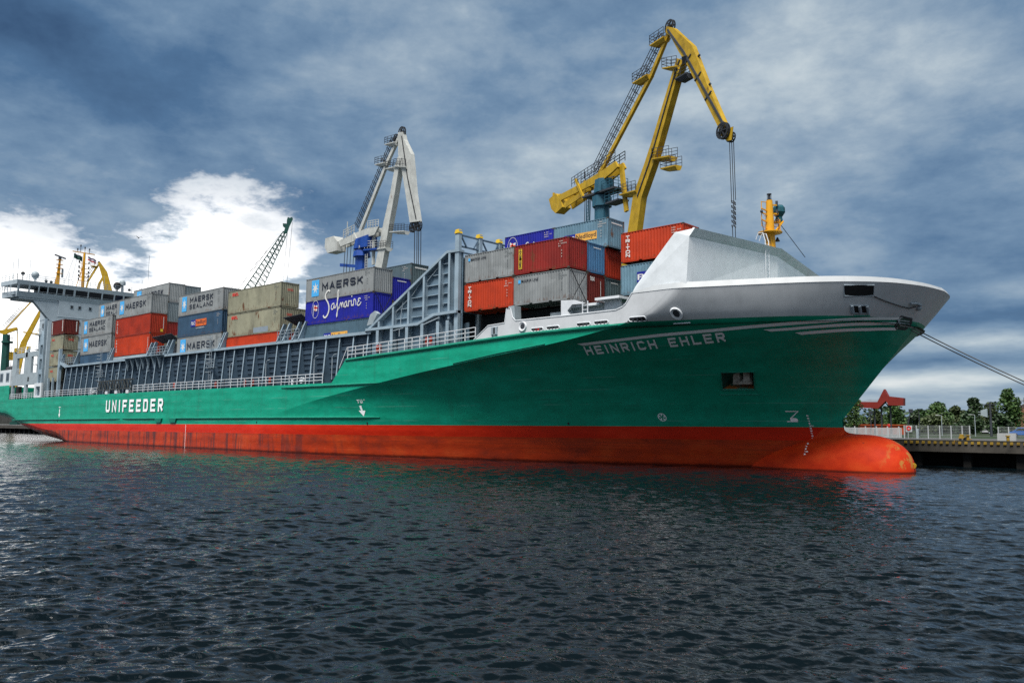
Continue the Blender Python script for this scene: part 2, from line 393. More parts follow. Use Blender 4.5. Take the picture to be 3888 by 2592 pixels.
def hull_material():
    m_ = bpy.data.materials.new('hull_paint'); m_.use_nodes = True; t = NT(m_.node_tree); bs = m_.node_tree.nodes['Principled BSDF']
    bs.inputs['Roughness'].default_value = .42; bs.inputs['Specular IOR Level'].default_value = .25
    v = t.new('ShaderNodeTexCoord').outputs['Object']; sp = t.new('ShaderNodeSeparateXYZ'); t.l.new(v, sp.inputs[0])
    zz = t.m('SUBTRACT', sp.outputs[2], t.m('MULTIPLY', t.m('ADD', sp.outputs[0], 100.0), .003))
    n = t.noise(t.mapping(v, (.35, .35, 1)), .8, 8, .62)
    gr = t.ramp(n, [(.3, (.003, .215, .13)), (.5, (.004, .275, .17)), (.72, (.007, .335, .215))])
    st = t.noise(t.mapping(v, (1.1, 1.1, .09)), .9, 6, .6)
    gr = t.mix(t.m('MULTIPLY', t.smooth(st, .50, .72), .4), gr, (.012, .17, .11, 1))
    vs = t.m('LESS_THAN', t.m('ABSOLUTE', t.m('SUBTRACT', t.m('FRACT', t.m('MULTIPLY', sp.outputs[0], 1/8.4)), .5)), .0022)
    scr = t.noise(t.mapping(v, (.10, .5, 2.6), (9, 3, 1)), 1.3, 8, .7)
    gr = t.mix(t.m('MULTIPLY', t.smooth(scr, .60, .66), .35), gr, (.02, .10, .075, 1))
    gr = t.mix(t.m('MULTIPLY', vs, .3), gr, (.006, .12, .085, 1))
    rs_ = t.noise(t.mapping(v, (1.6, 1.6, .10), (4, 1, 6)), 1.4, 8, .7)
    gr = t.mix(t.m('MULTIPLY', t.smooth(rs_, .70, .78), .55), gr, (.12, .06, .025, 1))
    # plate seams: thin paler weld lines
    def seam(z0, wd=.03):
        return t.m('LESS_THAN', t.m('ABSOLUTE', t.m('SUBTRACT', t.m('SUBTRACT', sp.outputs[2], t.m('MULTIPLY', t.m('ADD', sp.outputs[0], 60.0), .004)), z0)), wd)
    brk = t.smooth(t.noise(t.mapping(v, (.25, .25, .25)), .9, 4, .6), .5, .62)
    sm = None
    for z0 in (3.62, 5.0, 6.2, 7.15, 8.3, 9.25):
        s_ = seam(z0); sm = s_ if sm is None else t.m('MAXIMUM', sm, s_)
    gr = t.mix(t.m('MULTIPLY', t.m('MULTIPLY', sm, brk), .6), gr, (.10, .32, .25, 1))
    rd = t.ramp(n, [(.3, (.46, .016, .004)), (.55, (.56, .022, .005)), (.75, (.61, .034, .01))])
    n2 = t.noise(t.mapping(v, (.25, .25, .5)), 1.0, 10, .66)
    low = t.ramp(n2, [(.30, (.20, .026, .012)), (.40, (.31, .030, .009)), (.52, (.42, .036, .007)), (.72, (.48, .065, .014))])
    stn = t.noise(t.mapping(v, (1.2, 1.2, .16), (3, 0, 0)), .8, 7, .6)
    aft = t.smooth(sp.outputs[0], -55.0, -95.0)
    low = t.mix(t.m('MULTIPLY', t.m('MULTIPLY', t.smooth(stn, .47, .62), aft), .8), low, (.045, .022, .024, 1))
    tide = t.noise(t.mapping(v, (.06, .06, 7.0)), 1.5, 6, .6)
    low = t.mix(t.m('MULTIPLY', t.smooth(tide, .52, .62), .5), low, (.22, .028, .010, 1))
    chip = t.noise(t.mapping(v, (.5, .5, 1.6), (2, 8, 3)), 2.4, 9, .72)
    low = t.mix(t.m('MULTIPLY', t.smooth(chip, .66, .70), .7), low, (.40, .14, .06, 1))
    rd = t.mix(t.m('MULTIPLY', t.smooth(chip, .68, .72), .5), rd, (.16, .02, .012, 1))
    band = t.m('GREATER_THAN', t.m('ADD', zz, t.m('MULTIPLY', t.m('SUBTRACT', chip, .5), .12)), 2.02)
    red = t.mix(band, low, rd)
    wet = t.smooth(t.m('ADD', sp.outputs[2], t.m('MULTIPLY', t.m('SUBTRACT', chip, .5), .35)), .30, .08)
    red = t.mix(t.m('MULTIPLY', wet, .8), red, (.03, .006, .004, 1))
    c = t.mix(t.m('GREATER_THAN', zz, 3.055), red, gr)
    t.l.new(c, bs.inputs['Base Color'])
    bp = t.new('ShaderNodeBump'); bp.inputs['Strength'].default_value = .45; bp.inputs['Distance'].default_value = .16
    fr = t.m('MULTIPLY', t.m('SINE', t.m('MULTIPLY', sp.outputs[0], 6.283/.75)), .05)
    pz = t.m('MULTIPLY', t.m('SINE', t.m('MULTIPLY', sp.outputs[2], 6.283/1.15)), .09)
    t.l.new(t.m('ADD', t.m('ADD', t.noise(t.mapping(v, (.4, .4, .7)), .9, 4, .55), fr), pz), bp.inputs['Height']); t.l.new(bp.outputs[0], bs.inputs['Normal'])
    return m_
HULL = hull_material()
def frange(a, b, n): return [a+(b-a)*i/n for i in range(n+1)]
def hull():
    w = MB()
    def grid(rows):
        for ys in (0, 1):
            G = [[(x, (2*CY-y) if ys else y, z) for (x, y, z) in r] for r in rows]
            base = len(w.v); nc = len(G[0])
            for r in G: w.v += r
            for i in range(len(G)-1):
                for j in range(nc-1):
                    a = base+i*nc+j; w.f.append((a, a+1, a+nc+1, a+nc) if not ys else (a, a+nc, a+nc+1, a+1)); w.mi.append(0)
    # parallel side
    xsn = sorted(set(frange(-138, -35, 206)+[-72.5, -70.05, -96.0]))
    rows = []
    for x in xsn:
        zb = -1.5 if x <= -96.0 else lut(KX, x); zt = max(zd(x), zb+.001)
        rows.append([(x, 0, zb+(zt-zb)*k/14) for k in range(15)])
    grid(rows)
    # curved bow
    ts = sorted(set([1-(1-u/60)**2.2 for u in range(61)]+[.01, .025, .05, .08, .11]))
    zs = frange(-1.5, 10.95, 46)
    rows = []
    for t_ in ts:
        rows.append([(xk(z)+(xs(z)-xk(z))*t_, fy(t_, z), z) for z in zs])
    grid(rows)
    # stern with its rising counter
    rows = []
    for x in [-184, -182, -180, -178, -176.05, -175.9, -174, -172, -170, -168, -166, -163, -160, -157, -154, -151, -148, -145, -142, -140, -138]:
        z1 = lut([(-184, 4.0), (-178, 3.55), (-174.8, 3.1), (-171, 2.2), (-160, .75), (-150, -.15), (-142, -1.3), (-138, -1.5)], x)
        rr = lut([(-184, 1.6), (-150, 2.2), (-138, 0.01)], x)
        ins = lut([(-184, 1.6), (-174, .9), (-160, .25), (-150, 0), (-138, 0)], x)
        zt = zd(x)
        sec = [(x, 0, zt), (x, 0, zt*.75+.25*(z1+rr)), (x, 0, zt*.5+.5*(z1+rr)), (x, 0, zt*.25+.75*(z1+rr))]
        for k in range(7):
            a = math.pi/2*k/6; sec.append((x, (rr+ins)*(1-math.cos(a)), z1+rr*(1-math.sin(a))))
        sec += [(x, 5, z1-.25), (x, 9, z1-.55), (x, CY, z1-.8)]
        rows.append(sec)
    grid(rows)
    a = rows[0]                                                     # transom
    w.quad(*([p for p in a]+[(p[0], 2*CY-p[1], p[2]) for p in a[::-1]]))
    me = bpy.data.meshes.new('hull'); me.from_pydata(w.v, [], w.f)
    bm = bmesh.new(); bm.from_mesh(me); bmesh.ops.remove_doubles(bm, verts=bm.verts, dist=2e-3)
    def cut(u0, u1, z0, z1, k):                                     # opening whose sides rake with the flare: u = x-k*z
        U = lambda c: c.x-k*c.z
        near = lambda f: (lambda c: c.y < CY-.5 and u0-3 < U(c) < u1+3 and z0-1.5 < c.z < z1+1.5)(f.calc_center_median())
        for co, no in (((u0, 0, 0), (1, 0, -k)), ((u1, 0, 0), (1, 0, -k)), ((0, 0, z0), (0, 0, 1)), ((0, 0, z1), (0, 0, 1))):
            fs = [f for f in bm.faces if near(f)]
            gm = list({e for f in fs for e in f.edges})+list({v for f in fs for v in f.verts})+fs
            bmesh.ops.bisect_plane(bm, geom=gm, plane_co=co, plane_no=no)
        dead = [f for f in bm.faces if near(f) and (lambda c: u0 < U(c) < u1 and z0 < c.z < z1)(f.calc_center_median())]
        bmesh.ops.delete(bm, geom=dead, context='FACES')
    cut(-34.83, -32.54, 6.15, 7.43, .5)
    for f in bm.faces: f.smooth = True
    for e in bm.edges:
        if len(e.link_faces) == 2 and e.calc_face_angle(0) > R(11): e.smooth = False
    bm.to_mesh(me); bm.free(); me.materials.append(HULL)
    o = bpy.data.objects.new('hull', me); COL.objects.link(o); attach(o, ship)
    return o
hull_o = hull()
# bulbous bow and the fine stem fairing above it
def bulb():
    w = MB(); B = spline([(-36, .3), (-34, .75), (-31.5, 1.3), (-29, 1.85), (-27, 2.3), (-25.2, 2.62), (-23.5, 2.77), (-22.2, 2.72), (-21.2, 2.5), (-20.5, 2.16), (-19.95, 1.7), (-19.6, 1.15), (-19.42, .55)], 4)
    HW = [(-36, .5), (-34, 1.0), (-31.5, 1.65), (-29, 2.1), (-27, 2.35), (-25.2, 2.46), (-23.5, 2.48), (-22.2, 2.4), (-21.2, 2.2), (-20.5, 1.9), (-19.95, 1.48), (-19.6, .98), (-19.42, .45)]
    ZB = [(-36, -2.0), (-29, -2.6), (-23.5, -2.8), (-22.2, -2.75), (-21.2, -2.6), (-20.5, -2.3), (-19.95, -1.9), (-19.6, -1.4), (-19.42, -.8)]
    HWs = spline(HW, 4); ZBs = spline(ZB, 4)
    xsn = sorted(set([-36, -34, -32.5, -31, -30, -29, -28, -27, -26.2, -25.6, -25.2, -24.9, -24.75, -24.62, -24.52, -24.46, -24.42, -24.38, -24.32, -24.25, -24.15, -24.0, -23.8, -23.5, -23.2, -22.8, -22.4, -22, -21.6, -21.2, -20.8, -20.5, -20.2, -19.95, -19.75, -19.6, -19.5, -19.42]))
    G = []
    for x in xsn:
        zt = lut(B, x); zb = lut(ZBs, x); hw = lut(HWs, x); zc_ = (zt+zb)/2; hh = (zt-zb)/2
        ntop = lut([(-36, 4.9), (-24.46, 4.9), (-24.44, 3.45), (-24.38, 3.16), (-24.25, 2.98), (-24.0, 2.86), (-23.5, 2.79), (-23.3, zt), (-10, zt)], x)
        ntop = max(ntop, zt)
        nk = .34*math.sqrt(min(1, max(0, (-24.36-x)/1.0))) if x < -24.36 else 0.0
        zs = [ntop+(zt-.02*hh-ntop)*k/9 for k in range(9)]+[zc_+hh*math.cos(math.pi*(.06+.94*k/20)) for k in range(21)]
        ring = []
        for z in zs:
            f = 1-((z-zc_)/hh)**2; a = hw*math.sqrt(f) if f > 0 else 0.0
            b = nk*(1+.15*max(0, 3.2-z)) if z < ntop+.001 else 0
            kk = .3*min(1, nk/.3)*min(1, max(0, (x+29.5)/3)) if nk > 0 else 0
            y = .5*(a+b+math.sqrt((a-b)**2+kk*kk)) if nk > 0 else a
            if z > zt+.6 and nk > 0: y = b+.03
            ring.append((x, max(y, .004), z))
        ring[-1] = (x, .002, zb); G.append(ring)
    n = len(G[0])
    for s_ in (-1, 1):
        b0 = len(w.v)
        for r in G: w.v += [(p[0], CY+s_*p[1], p[2]) for p in r]
        for i in range(len(G)-1):
            for k in range(n-1): w.f.append((b0+i*n+k, b0+i*n+k+1, b0+(i+1)*n+k+1, b0+(i+1)*n+k)); w.mi.append(0)
    r = G[-1]; w.quad(*([(p[0], CY-p[1], p[2]) for p in r]+[(p[0], CY+p[1], p[2]) for p in r[::-1]]))
    mt = bpy.data.materials.new('bulb_paint'); mt.use_nodes = True; t = NT(mt.node_tree); bs = mt.node_tree.nodes['Principled BSDF']; bs.inputs['Roughness'].default_value = .6; bs.inputs['Specular IOR Level'].default_value = .12
    v = t.new('ShaderNodeTexCoord').outputs['Object']; sp = t.new('ShaderNodeSeparateXYZ'); t.l.new(v, sp.inputs[0])
    n1 = t.noise(t.mapping(v, (.8, .8, 1.2)), 1.1, 8, .6)
    c = t.ramp(n1, [(.3, (.40, .022, .004)), (.5, (.50, .032, .005)), (.72, (.54, .05, .009))])
    sc = t.noise(t.mapping(v, (.5, .5, 3.2), rot=(0, R(-25), 0)), 2.2, 5, .6)
    c = t.mix(t.m('MULTIPLY', t.smooth(sc, .66, .70), t.smooth(sp.outputs[2], 1.3, 1.7)), c, (.06, .025, .02, 1))
    worn = t.m('MULTIPLY', t.smooth(t.noise(t.mapping(v, (1, 1, .8), (2, 4, 1)), 1.25, 8, .65), .50, .60), t.smooth(sp.outputs[0], -21.3, -20.1))
    worn = t.m('MULTIPLY', worn, t.smooth(sp.outputs[2], .2, .5))
    c = t.mix(t.m('MULTIPLY', worn, .75), c, (.36, .20, .045, 1))
    c = t.mix(t.m('MULTIPLY', t.smooth(sp.outputs[2], .2, .05), .8), c, (.04, .008, .004, 1))
    c = t.mix(t.m('GREATER_THAN', sp.outputs[2], 3.27), c, (.006, .20, .13, 1))
    t.l.new(c, bs.inputs['Base Color'])
    o = w.build('bulbous_bow', mt, ship, smooth=True, merge=True)
    lug = MB(); lug.ring((-19.45, CY-.06, .55), .08, .2, 14, 1, .1).box(-19.6, -19.3, CY-.05, CY+.05, .5, .62)
    lug.build('towing_lug', CRANEY, o)
bulb()
# decks
w = MB()
out = [(x, .06, zd(x)-.05) for x in (-175.8, -72.6)]
w.quad((-183.9, .06, 7.2), (-72.6, .06, 7.42), (-72.6, 2*CY-.06, 7.42), (-183.9, 2*CY-.06, 7.2))
ed = [(xk(11)+(xs(11)-xk(11))*t_, fy(t_, 11)+.08, 10.6) for t_ in [0, .2, .4, .6, .75, .87, .94, .98, 1]]
pts = [(-70, .1, 9.85), (-51, .1, 10.4)]+ed
w.quad(*([p for p in pts]+[(p[0], 2*CY-p[1], p[2]) for p in pts[::-1]]))
w.quad((-72.4, .1, 7.4), (-70, .1, 9.85), (-70, 2*CY-.1, 9.85), (-72.4, 2*CY-.1, 7.4))
w.build('deck', paint('deck_green_paint', (.02, .07, .05), .7, .2), ship)
# ------------------------------------------------------------------ forecastle bulwark
ZT = [(-51.45, 10.68), (-49.7, 11.78), (-47.72, 11.88), (-47.5, 13.08), (-47.05, 13.08), (-46.8, 12.3), (-46.45, 11.97), (-41.1, 11.95), (-36.2, 11.97), (-35.6, 12.15), (-35.3, 12.35), (-34.72, 13.22)]
def bulwark():
    w = MB()
    def strip(A, B, n=8):
        base = len(w.v); k = n+1
        for a, b in zip(A, B):
            a = Vector(a); b = Vector(b)
            for i in range(k): w.v.append(tuple(a.lerp(b, i/n)))
        for i in range(len(A)-1):
            for j in range(n): q_ = base+i*k+j; w.f.append((q_, q_+1, q_+k+1, q_+k)); w.mi.append(0)
    xl = sorted(set([p[0] for p in ZT]+frange(-51.4, -35, 40)+[-35.0]))
    xl = [x for x in xl if x <= -34.99]
    strip([(x, 0, zd(x)) for x in xl], [(x, 0, max(lut(ZT, x), zd(x)+.002)) for x in xl])
    ts = sorted(set([1-(1-u/60)**2.2 for u in range(61)]+[.01, .025, .05, .08, .11]))
    zs = frange(10.95, 13.08, 8)
    rows = [[(xk(z)+(xs(z)-xk(z))*t_, fy(t_, z), z) for z in zs] for t_ in ts]
    # top of the first column meets the sloping aft edge
    base = len(w.v); k = len(zs)
    for r in rows: w.v += r
    for i in range(len(rows)-1):
        for j in range(k-1): q_ = base+i*k+j; w.f.append((q_, q_+1, q_+k+1, q_+k)); w.mi.append(0)
    # wedge between the straight part and the curve
    zt_ = lut(ZT, -35.0); q0 = [(-35.0 if z <= zt_ else -35.0+.28*(z-zt_)/(13.08-zt_), 0, z) for z in zs]; q1 = [(xk(z), 0, z) for z in zs]
    for i in range(len(zs)-1): w.quad(q0[i], q1[i], q1[i+1], q0[i+1])
    o = w.build('forecastle_bulwark', GREYB, ship, merge=True, smooth=True)
    # the strake above the knuckle, leaning inboard, its grey darkened against light from above
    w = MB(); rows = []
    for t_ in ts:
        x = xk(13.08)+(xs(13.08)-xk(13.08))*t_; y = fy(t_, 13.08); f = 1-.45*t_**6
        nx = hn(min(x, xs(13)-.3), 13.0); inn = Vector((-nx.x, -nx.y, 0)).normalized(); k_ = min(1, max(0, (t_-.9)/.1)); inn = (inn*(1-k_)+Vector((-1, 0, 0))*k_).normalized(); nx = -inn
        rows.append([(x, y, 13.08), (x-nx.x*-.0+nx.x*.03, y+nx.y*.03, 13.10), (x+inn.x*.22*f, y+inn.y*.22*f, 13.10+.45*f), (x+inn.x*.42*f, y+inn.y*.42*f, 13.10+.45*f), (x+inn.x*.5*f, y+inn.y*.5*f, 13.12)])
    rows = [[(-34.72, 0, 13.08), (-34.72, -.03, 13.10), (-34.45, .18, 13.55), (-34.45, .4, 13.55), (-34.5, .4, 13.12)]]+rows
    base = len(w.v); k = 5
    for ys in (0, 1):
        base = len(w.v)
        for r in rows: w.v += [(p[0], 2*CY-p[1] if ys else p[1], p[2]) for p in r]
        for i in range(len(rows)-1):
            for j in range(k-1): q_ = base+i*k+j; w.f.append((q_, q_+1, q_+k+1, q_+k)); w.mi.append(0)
    w.build('bulwark_rail', paint('bulwark_rail_toned_grey', (.34, .36, .375), .45, .05, .12), ship, merge=True, smooth=True)
    # port side
    w = MB()
    for t_, t2 in zip(ts, ts[1:]):
        for z0, z1 in ((10.95, 12), (12, 13.08)):
            P = lambda t, z: (xk(z)+(xs(z)-xk(z))*t, 2*CY-fy(t, z), z)
            w.quad(P(t_, z0), P(t2, z0), P(t2, z1), P(t_, z1))
    w.box(-51.4, -34.9, 2*CY-.12, 2*CY, 10.7, 12)
    w.build('forecastle_bulwark', GREYB, ship, merge=True, smooth=True)
    return o
GREYB = paint('bulwark_grey_paint', (.50, .52, .54), .45, .05, .1)
bw = bulwark()
w = MB(); w.tube([(-51.4, 0, 10.7), (-49.7, 0, 11.8), (-47.72, 0, 11.9), (-47.5, 0, 13.1), (-47.05, 0, 13.1), (-46.8, 0, 12.3), (-46.45, 0, 11.99), (-41.1, 0, 11.97), (-36.2, 0, 11.99), (-35.6, 0, 12.17), (-35.3, 0, 12.37), (-34.72, -.01, 13.14)], .05, 6)
w.build('bulwark_edge', RAILW, bw)
# ------------------------------------------------------------------ lettering helpers
c_ = .16
GL = {'A': [[(0, 0), (.5, 1), (1, 0)], [(.2, .3), (.8, .3)]],
 'C': [[(1, .77), (1, 1-c_), (1-c_, 1), (c_, 1), (0, 1-c_), (0, c_), (c_, 0), (1-c_, 0), (1, c_), (1, .23)]],
 'D': [[(0, 0), (0, 1), (1-c_, 1), (1, 1-c_), (1, c_), (1-c_, 0), (0, 0)]],
 'E': [[(1, 1), (0, 1), (0, 0), (1, 0)], [(0, .5), (.85, .5)]], 'F': [[(1, 1), (0, 1), (0, 0)], [(0, .5), (.85, .5)]],
 'H': [[(0, 0), (0, 1)], [(1, 0), (1, 1)], [(0, .5), (1, .5)]], 'I': [[(.5, 0), (.5, 1)]],
 'K': [[(0, 0), (0, 1)], [(1, 1), (.05, .42)], [(.35, .62), (1, 0)]], 'L': [[(0, 1), (0, 0), (1, 0)]],
 'M': [[(0, 0), (0, 1), (.5, .3), (1, 1), (1, 0)]], 'N': [[(0, 0), (0, 1), (1, 0), (1, 1)]],
 'O': [[(0, c_), (0, 1-c_), (c_, 1), (1-c_, 1), (1, 1-c_), (1, c_), (1-c_, 0), (c_, 0), (0, c_)]],
 'P': [[(0, 0), (0, 1), (1-c_, 1), (1, 1-c_), (1, .45+c_), (1-c_, .45), (0, .45)]],
 'R': [[(0, 0), (0, 1), (1-c_, 1), (1, 1-c_), (1, .47+c_), (1-c_, .47), (0, .47)], [(.45, .47), (1, 0)]],
 'S': [[(1, .76), (1, 1-c_), (1-c_, 1), (c_, 1), (0, 1-c_), (0, .5+c_), (c_, .5), (1-c_, .5), (1, .5-c_), (1, c_), (1-c_, 0), (c_, 0), (0, c_), (0, .24)]],
 'T': [[(0, 1), (1, 1)], [(.5, 1), (.5, 0)]], 'U': [[(0, 1), (0, c_), (c_, 0), (1-c_, 0), (1, c_), (1, 1)]],
 'X': [[(0, 0), (1, 1)], [(0, 1), (1, 0)]],
 '2': [[(0, .8), (0, 1), (1, 1), (1, .5), (0, .5), (0, 0), (1, 0)]], '4': [[(0, 1), (0, .45), (1, .45)], [(.8, 1), (.8, 0)]],
 '6': [[(1, 1), (0, 1), (0, 0), (1, 0), (1, .5), (0, .5)]], '8': [[(0, 0), (0, 1), (1, 1), (1, 0), (0, 0)], [(0, .5), (1, .5)]],
 '3': [[(0, 1), (1, 1), (1, 0), (0, 0)], [(.2, .5), (1, .5)]], '1': [[(.5, 0), (.5, 1), (.2, .8)]], '0': [[(0, 0), (0, 1), (1, 1), (1, 0), (0, 0)]]}
def ribbon(pts, s):
    """flat strokes of width s along a 2-D polyline, mitred"""
    out = []; n = len(pts); closed = pts[0] == pts[-1]
    P = [Vector((p[0], p[1])) for p in pts]
    offs = []
    for i in range(n):
        a = P[i-1] if i > 0 else (P[-2] if closed else None); b = P[i+1] if i < n-1 else (P[1] if closed else None)
        d0 = (P[i]-a).normalized() if a is not None else None; d1 = (b-P[i]).normalized() if b is not None else None
        if d0 is None: nn = Vector((-d1.y, d1.x))
        elif d1 is None: nn = Vector((-d0.y, d0.x))
        else:
            n0 = Vector((-d0.y, d0.x)); n1 = Vector((-d1.y, d1.x)); nn = (n0+n1)
            nn = n0 if nn.length < .2 else nn/ max(.35, nn.length_squared/2)
        offs.append(nn*s/2)
    for i in range(n-1):
        m_ = max(1, int((P[i+1]-P[i]).length/.45))
        for k in range(m_):
            t0 = k/m_; t1 = (k+1)/m_
            A0 = (P[i]+offs[i]).lerp(P[i+1]+offs[i+1], t0); A1 = (P[i]+offs[i]).lerp(P[i+1]+offs[i+1], t1)
            B0 = (P[i]-offs[i]).lerp(P[i+1]-offs[i+1], t0); B1 = (P[i]-offs[i]).lerp(P[i+1]-offs[i+1], t1)
            out.append((A0, A1, B1, B0))
    return out
LAY = [0]
def lay(mb, pts):
    """each stroke a hair further out, so that crossing strokes never share a plane"""
    LAY[0] = (LAY[0]+1) % 24; o = Vector((0, -.0006*LAY[0], 0)); mb.quad(*[Vector(p)+o for p in pts])
def word(mb, text, x0, x1, h, sw, fmap, gap=.28, vertical=False, ext=True, each=None):
    """block lettering from x0 to x1, height h; fmap(x, z) gives the point on the surface"""
    if vertical:
        n = len(text); step = h/n
        for i, ch in enumerate(text):
            for pl in GL[ch]:
                w_ = (x1-x0)
                for qd in ribbon([(x0+p[0]*w_, h-(i+1)*step+step*.16+p[1]*step*.72) for p in pl], sw): lay(mb, [fmap(p.x, p.y) for p in qd])
        return
    wid = {'I': .35, ' ': .75, 'M': 1.15}
    tot = sum(wid.get(ch, 1) for ch in text)+gap*(len(text)-1); u = (x1-x0)/tot; x = x0
    for ch in text:
        w_ = wid.get(ch, 1)*u
        for pl in GL.get(ch, []):
            pp = []
            for p in pl:
                pp.append((x+sw/2+p[0]*(w_-sw), sw/2+p[1]*(h-sw)))
            if ext and ch not in 'CS' and len(pl) > 1 and pl[0] != pl[-1]:            # square ends
                for e, o_ in ((0, 1), (-1, -2)):
                    a = Vector(pp[e]); b = Vector(pp[o_]); d = (a-b).normalized()*sw/2
                    if abs(d.x) < 1e-6 or abs(d.y) < 1e-6 or True: pp[e] = tuple(a+d*(1 if (abs(d.x) < .01*sw or abs(d.y) < .01*sw) else .35))
            for qd in ribbon(pp, sw): lay(mb, [fmap(p.x, p.y) for p in qd])
        if each and mb.v: each(mb); mb = MB()
        x += w_+gap*u
TXT = {}
def font_text(body, off=0.0):
    key = (body, off)
    if key not in TXT:
        cu = bpy.data.curves.new('lettering_curve', 'FONT'); cu.body = body; cu.size = 1; cu.resolution_u = 3; cu.offset = off
        ob = bpy.data.objects.new('lettering_curve', cu); COL.objects.link(ob)
        dg = bpy.context.evaluated_depsgraph_get(); dg.update(); me = ob.evaluated_get(dg).to_mesh()
        vs = [tuple(v.co) for v in me.vertices]; fs = [tuple(p.vertices) for p in me.polygons]
        bpy.data.objects.remove(ob); bpy.data.curves.remove(cu)
        xs_ = [v[0] for v in vs]; ys_ = [v[1] for v in vs]
        TXT[key] = ([((v[0]-min(xs_))/(max(xs_)-min(xs_)), (v[1]-min(ys_))/(max(ys_)-min(ys_))) for v in vs], fs)
    return TXT[key]
def ftext(mb, body, x0, x1, z0, z1, fmap, off=0.0):
    vs, fs = font_text(body, off); b = len(mb.v)
    mb.v += [tuple(fmap(x0+v[0]*(x1-x0), z0+v[1]*(z1-z0))) for v in vs]
    for f in fs: mb.f.append(tuple(b+i for i in f)); mb.mi.append(mb.cur)
# ------------------------------------------------------------------ markings on the hull
def stripe(top, bot, n=26):
    w = MB()
    for i in range(n):
        q_ = []
        for T, i_ in ((top, i), (top, i+1), (bot, i+1), (bot, i)):
            t = i_/n; k = t*(len(T)-1); j = min(int(k), len(T)-2); f = k-j
            x = T[j][0]+(T[j+1][0]-T[j][0])*f; z = T[j][1]+(T[j+1][1]-T[j][1])*f
            q_.append(on_hull(x, z, .035))
        w.quad(*q_)
    return w
def dense(T):
    out = []
    for a, b in zip(T, T[1:]):
        for k in range(6): out.append((a[0]+(b[0]-a[0])*k/6, a[1]+(b[1]-a[1])*k/6))
    return out+[T[-1]]
stripe(dense([(-40.5, 9.75), (-37.6, 9.93), (-33.5, 10.17), (-29.5, 10.33), (-25.9, 10.53), (-22.6, 10.72), (-20.2, 10.93), (-19.35, 11.02), (-18.95, 11.1)]), dense([(-40.2, 9.6), (-37.6, 9.76), (-33.6, 9.98), (-29.6, 10.14), (-26, 10.34), (-22.7, 10.53), (-20.25, 10.76), (-19.45, 10.86), (-19.1, 10.93)]), 60).build('bow_stripe', LETTERW, ship)
stripe(dense([(-26.4, 10.18), (-24.7, 10.26), (-22.4, 10.44), (-20.45, 10.62), (-19.2, 10.77)]), dense([(-26.0, 10.05), (-24.8, 10.1), (-22.45, 10.27), (-20.5, 10.44), (-19.38, 10.6)]), 40).build('bow_stripe', LETTERW, ship)
stripe(dense([(-24.62, 9.95), (-22.55, 10.12), (-20.6, 10.28), (-19.45, 10.43)]), dense([(-24.3, 9.81), (-22.65, 9.94), (-20.7, 10.1), (-19.6, 10.26)]), 40).build('bow_stripe', LETTERW, ship)
w = MB(); stripe([(-18.62, 11.22), (-18.22, 11.16), (-18.2, 11.1)], [(-19.1, 10.32), (-18.95, 10.22), (-18.7, 10.3)], 8)
sh = [(-18.95, 11.2), (-18.68, 11.14), (-18.9, 10.8), (-19.3, 10.36), (-19.58, 10.32), (-19.45, 10.6)]
w = MB(); w.quad(*[on_hull(x, z, .045) for x, z in sh]); o = w.build('bow_emblem', DKGREY, ship)
w = MB(); w.quad(*[on_hull(-19.14+(x+19.14)*.72, 10.76+(z-10.76)*.72, .06) for x, z in sh]); e = w.build('emblem_field', paint('emblem_green', (.02, .08, .06), .5), o)
w = MB(); word(w, 'E', -19.32, -18.98, .38, .06, lambda x, z: on_hull(x+z*.3, z+10.58, .075)); w.build('emblem_sign', LETTER, o)
# ship's name along the flare, stroke by stroke on the curved shell
NB = [(-40.52, 8.93), (-37.5, 9.06), (-34, 9.22), (-31.5, 9.36), (-29.0, 9.5)]
def name_map(s, h):
    z0 = lut(NB, s); return on_hull(s+h*.42, z0+h, .03)
word(MB(), 'HEINRICH EHLER', -40.52, -29.25, .60, .135, name_map, gap=.42, each=lambda m: m.build('name_letter', LETTERW, ship))
word(MB(), 'UNIFEEDER', -130.3, -111.2, 1.78, .37, lambda x, z: (x, -.05, 4.72+z), gap=.55, each=lambda m: m.build('company_letter', LETTERW, ship))
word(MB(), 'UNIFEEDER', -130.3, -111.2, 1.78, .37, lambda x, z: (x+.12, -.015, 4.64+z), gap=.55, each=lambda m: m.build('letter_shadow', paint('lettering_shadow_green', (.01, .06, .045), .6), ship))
w = MB(); word(w, 'TU', -68.75, -67.95, .36, .1, lambda x, z: on_hull(x, z+5.35)); w.quad(*[on_hull(x, z) for x, z in [(-67.75, 5.62), (-67.6, 5.62), (-67.6, 5.72), (-67.75, 5.72)]]); 
w.quad(*[on_hull(x, z) for x, z in [(-68.55, 5.08), (-68.25, 5.12), (-68.1, 4.55), (-68.35, 4.55)]]); w.quad(*[on_hull(x, z) for x, z in [(-68.72, 4.6), (-67.75, 4.6), (-68.05, 4.02)]])
w.build('tug_push_mark', LETTERW, ship)
w = MB(); word(w, 'T', -149.8, -149.0, .3, .1, lambda x, z: (x, -.02, 5.4+z)); w.quad((-149.55, -.02, 5.3), (-149.2, -.02, 5.3), (-149.25, -.02, 4.5), (-149.5, -.02, 4.5)); w.quad((-149.8, -.02, 4.5), (-149.0, -.02, 4.5), (-149.4, -.02, 3.9))
w.build('tug_push_mark', LETTERW, ship)
w = MB(); P = lambda a, r: on_hull(-37.2+r*math.cos(a), 4.01+r*math.sin(a))
for k in range(24):
    a0 = 2*math.pi*k/24; a1 = 2*math.pi*(k+1)/24; w.quad(P(a0, .27), P(a0, .33), P(a1, .33), P(a1, .27))
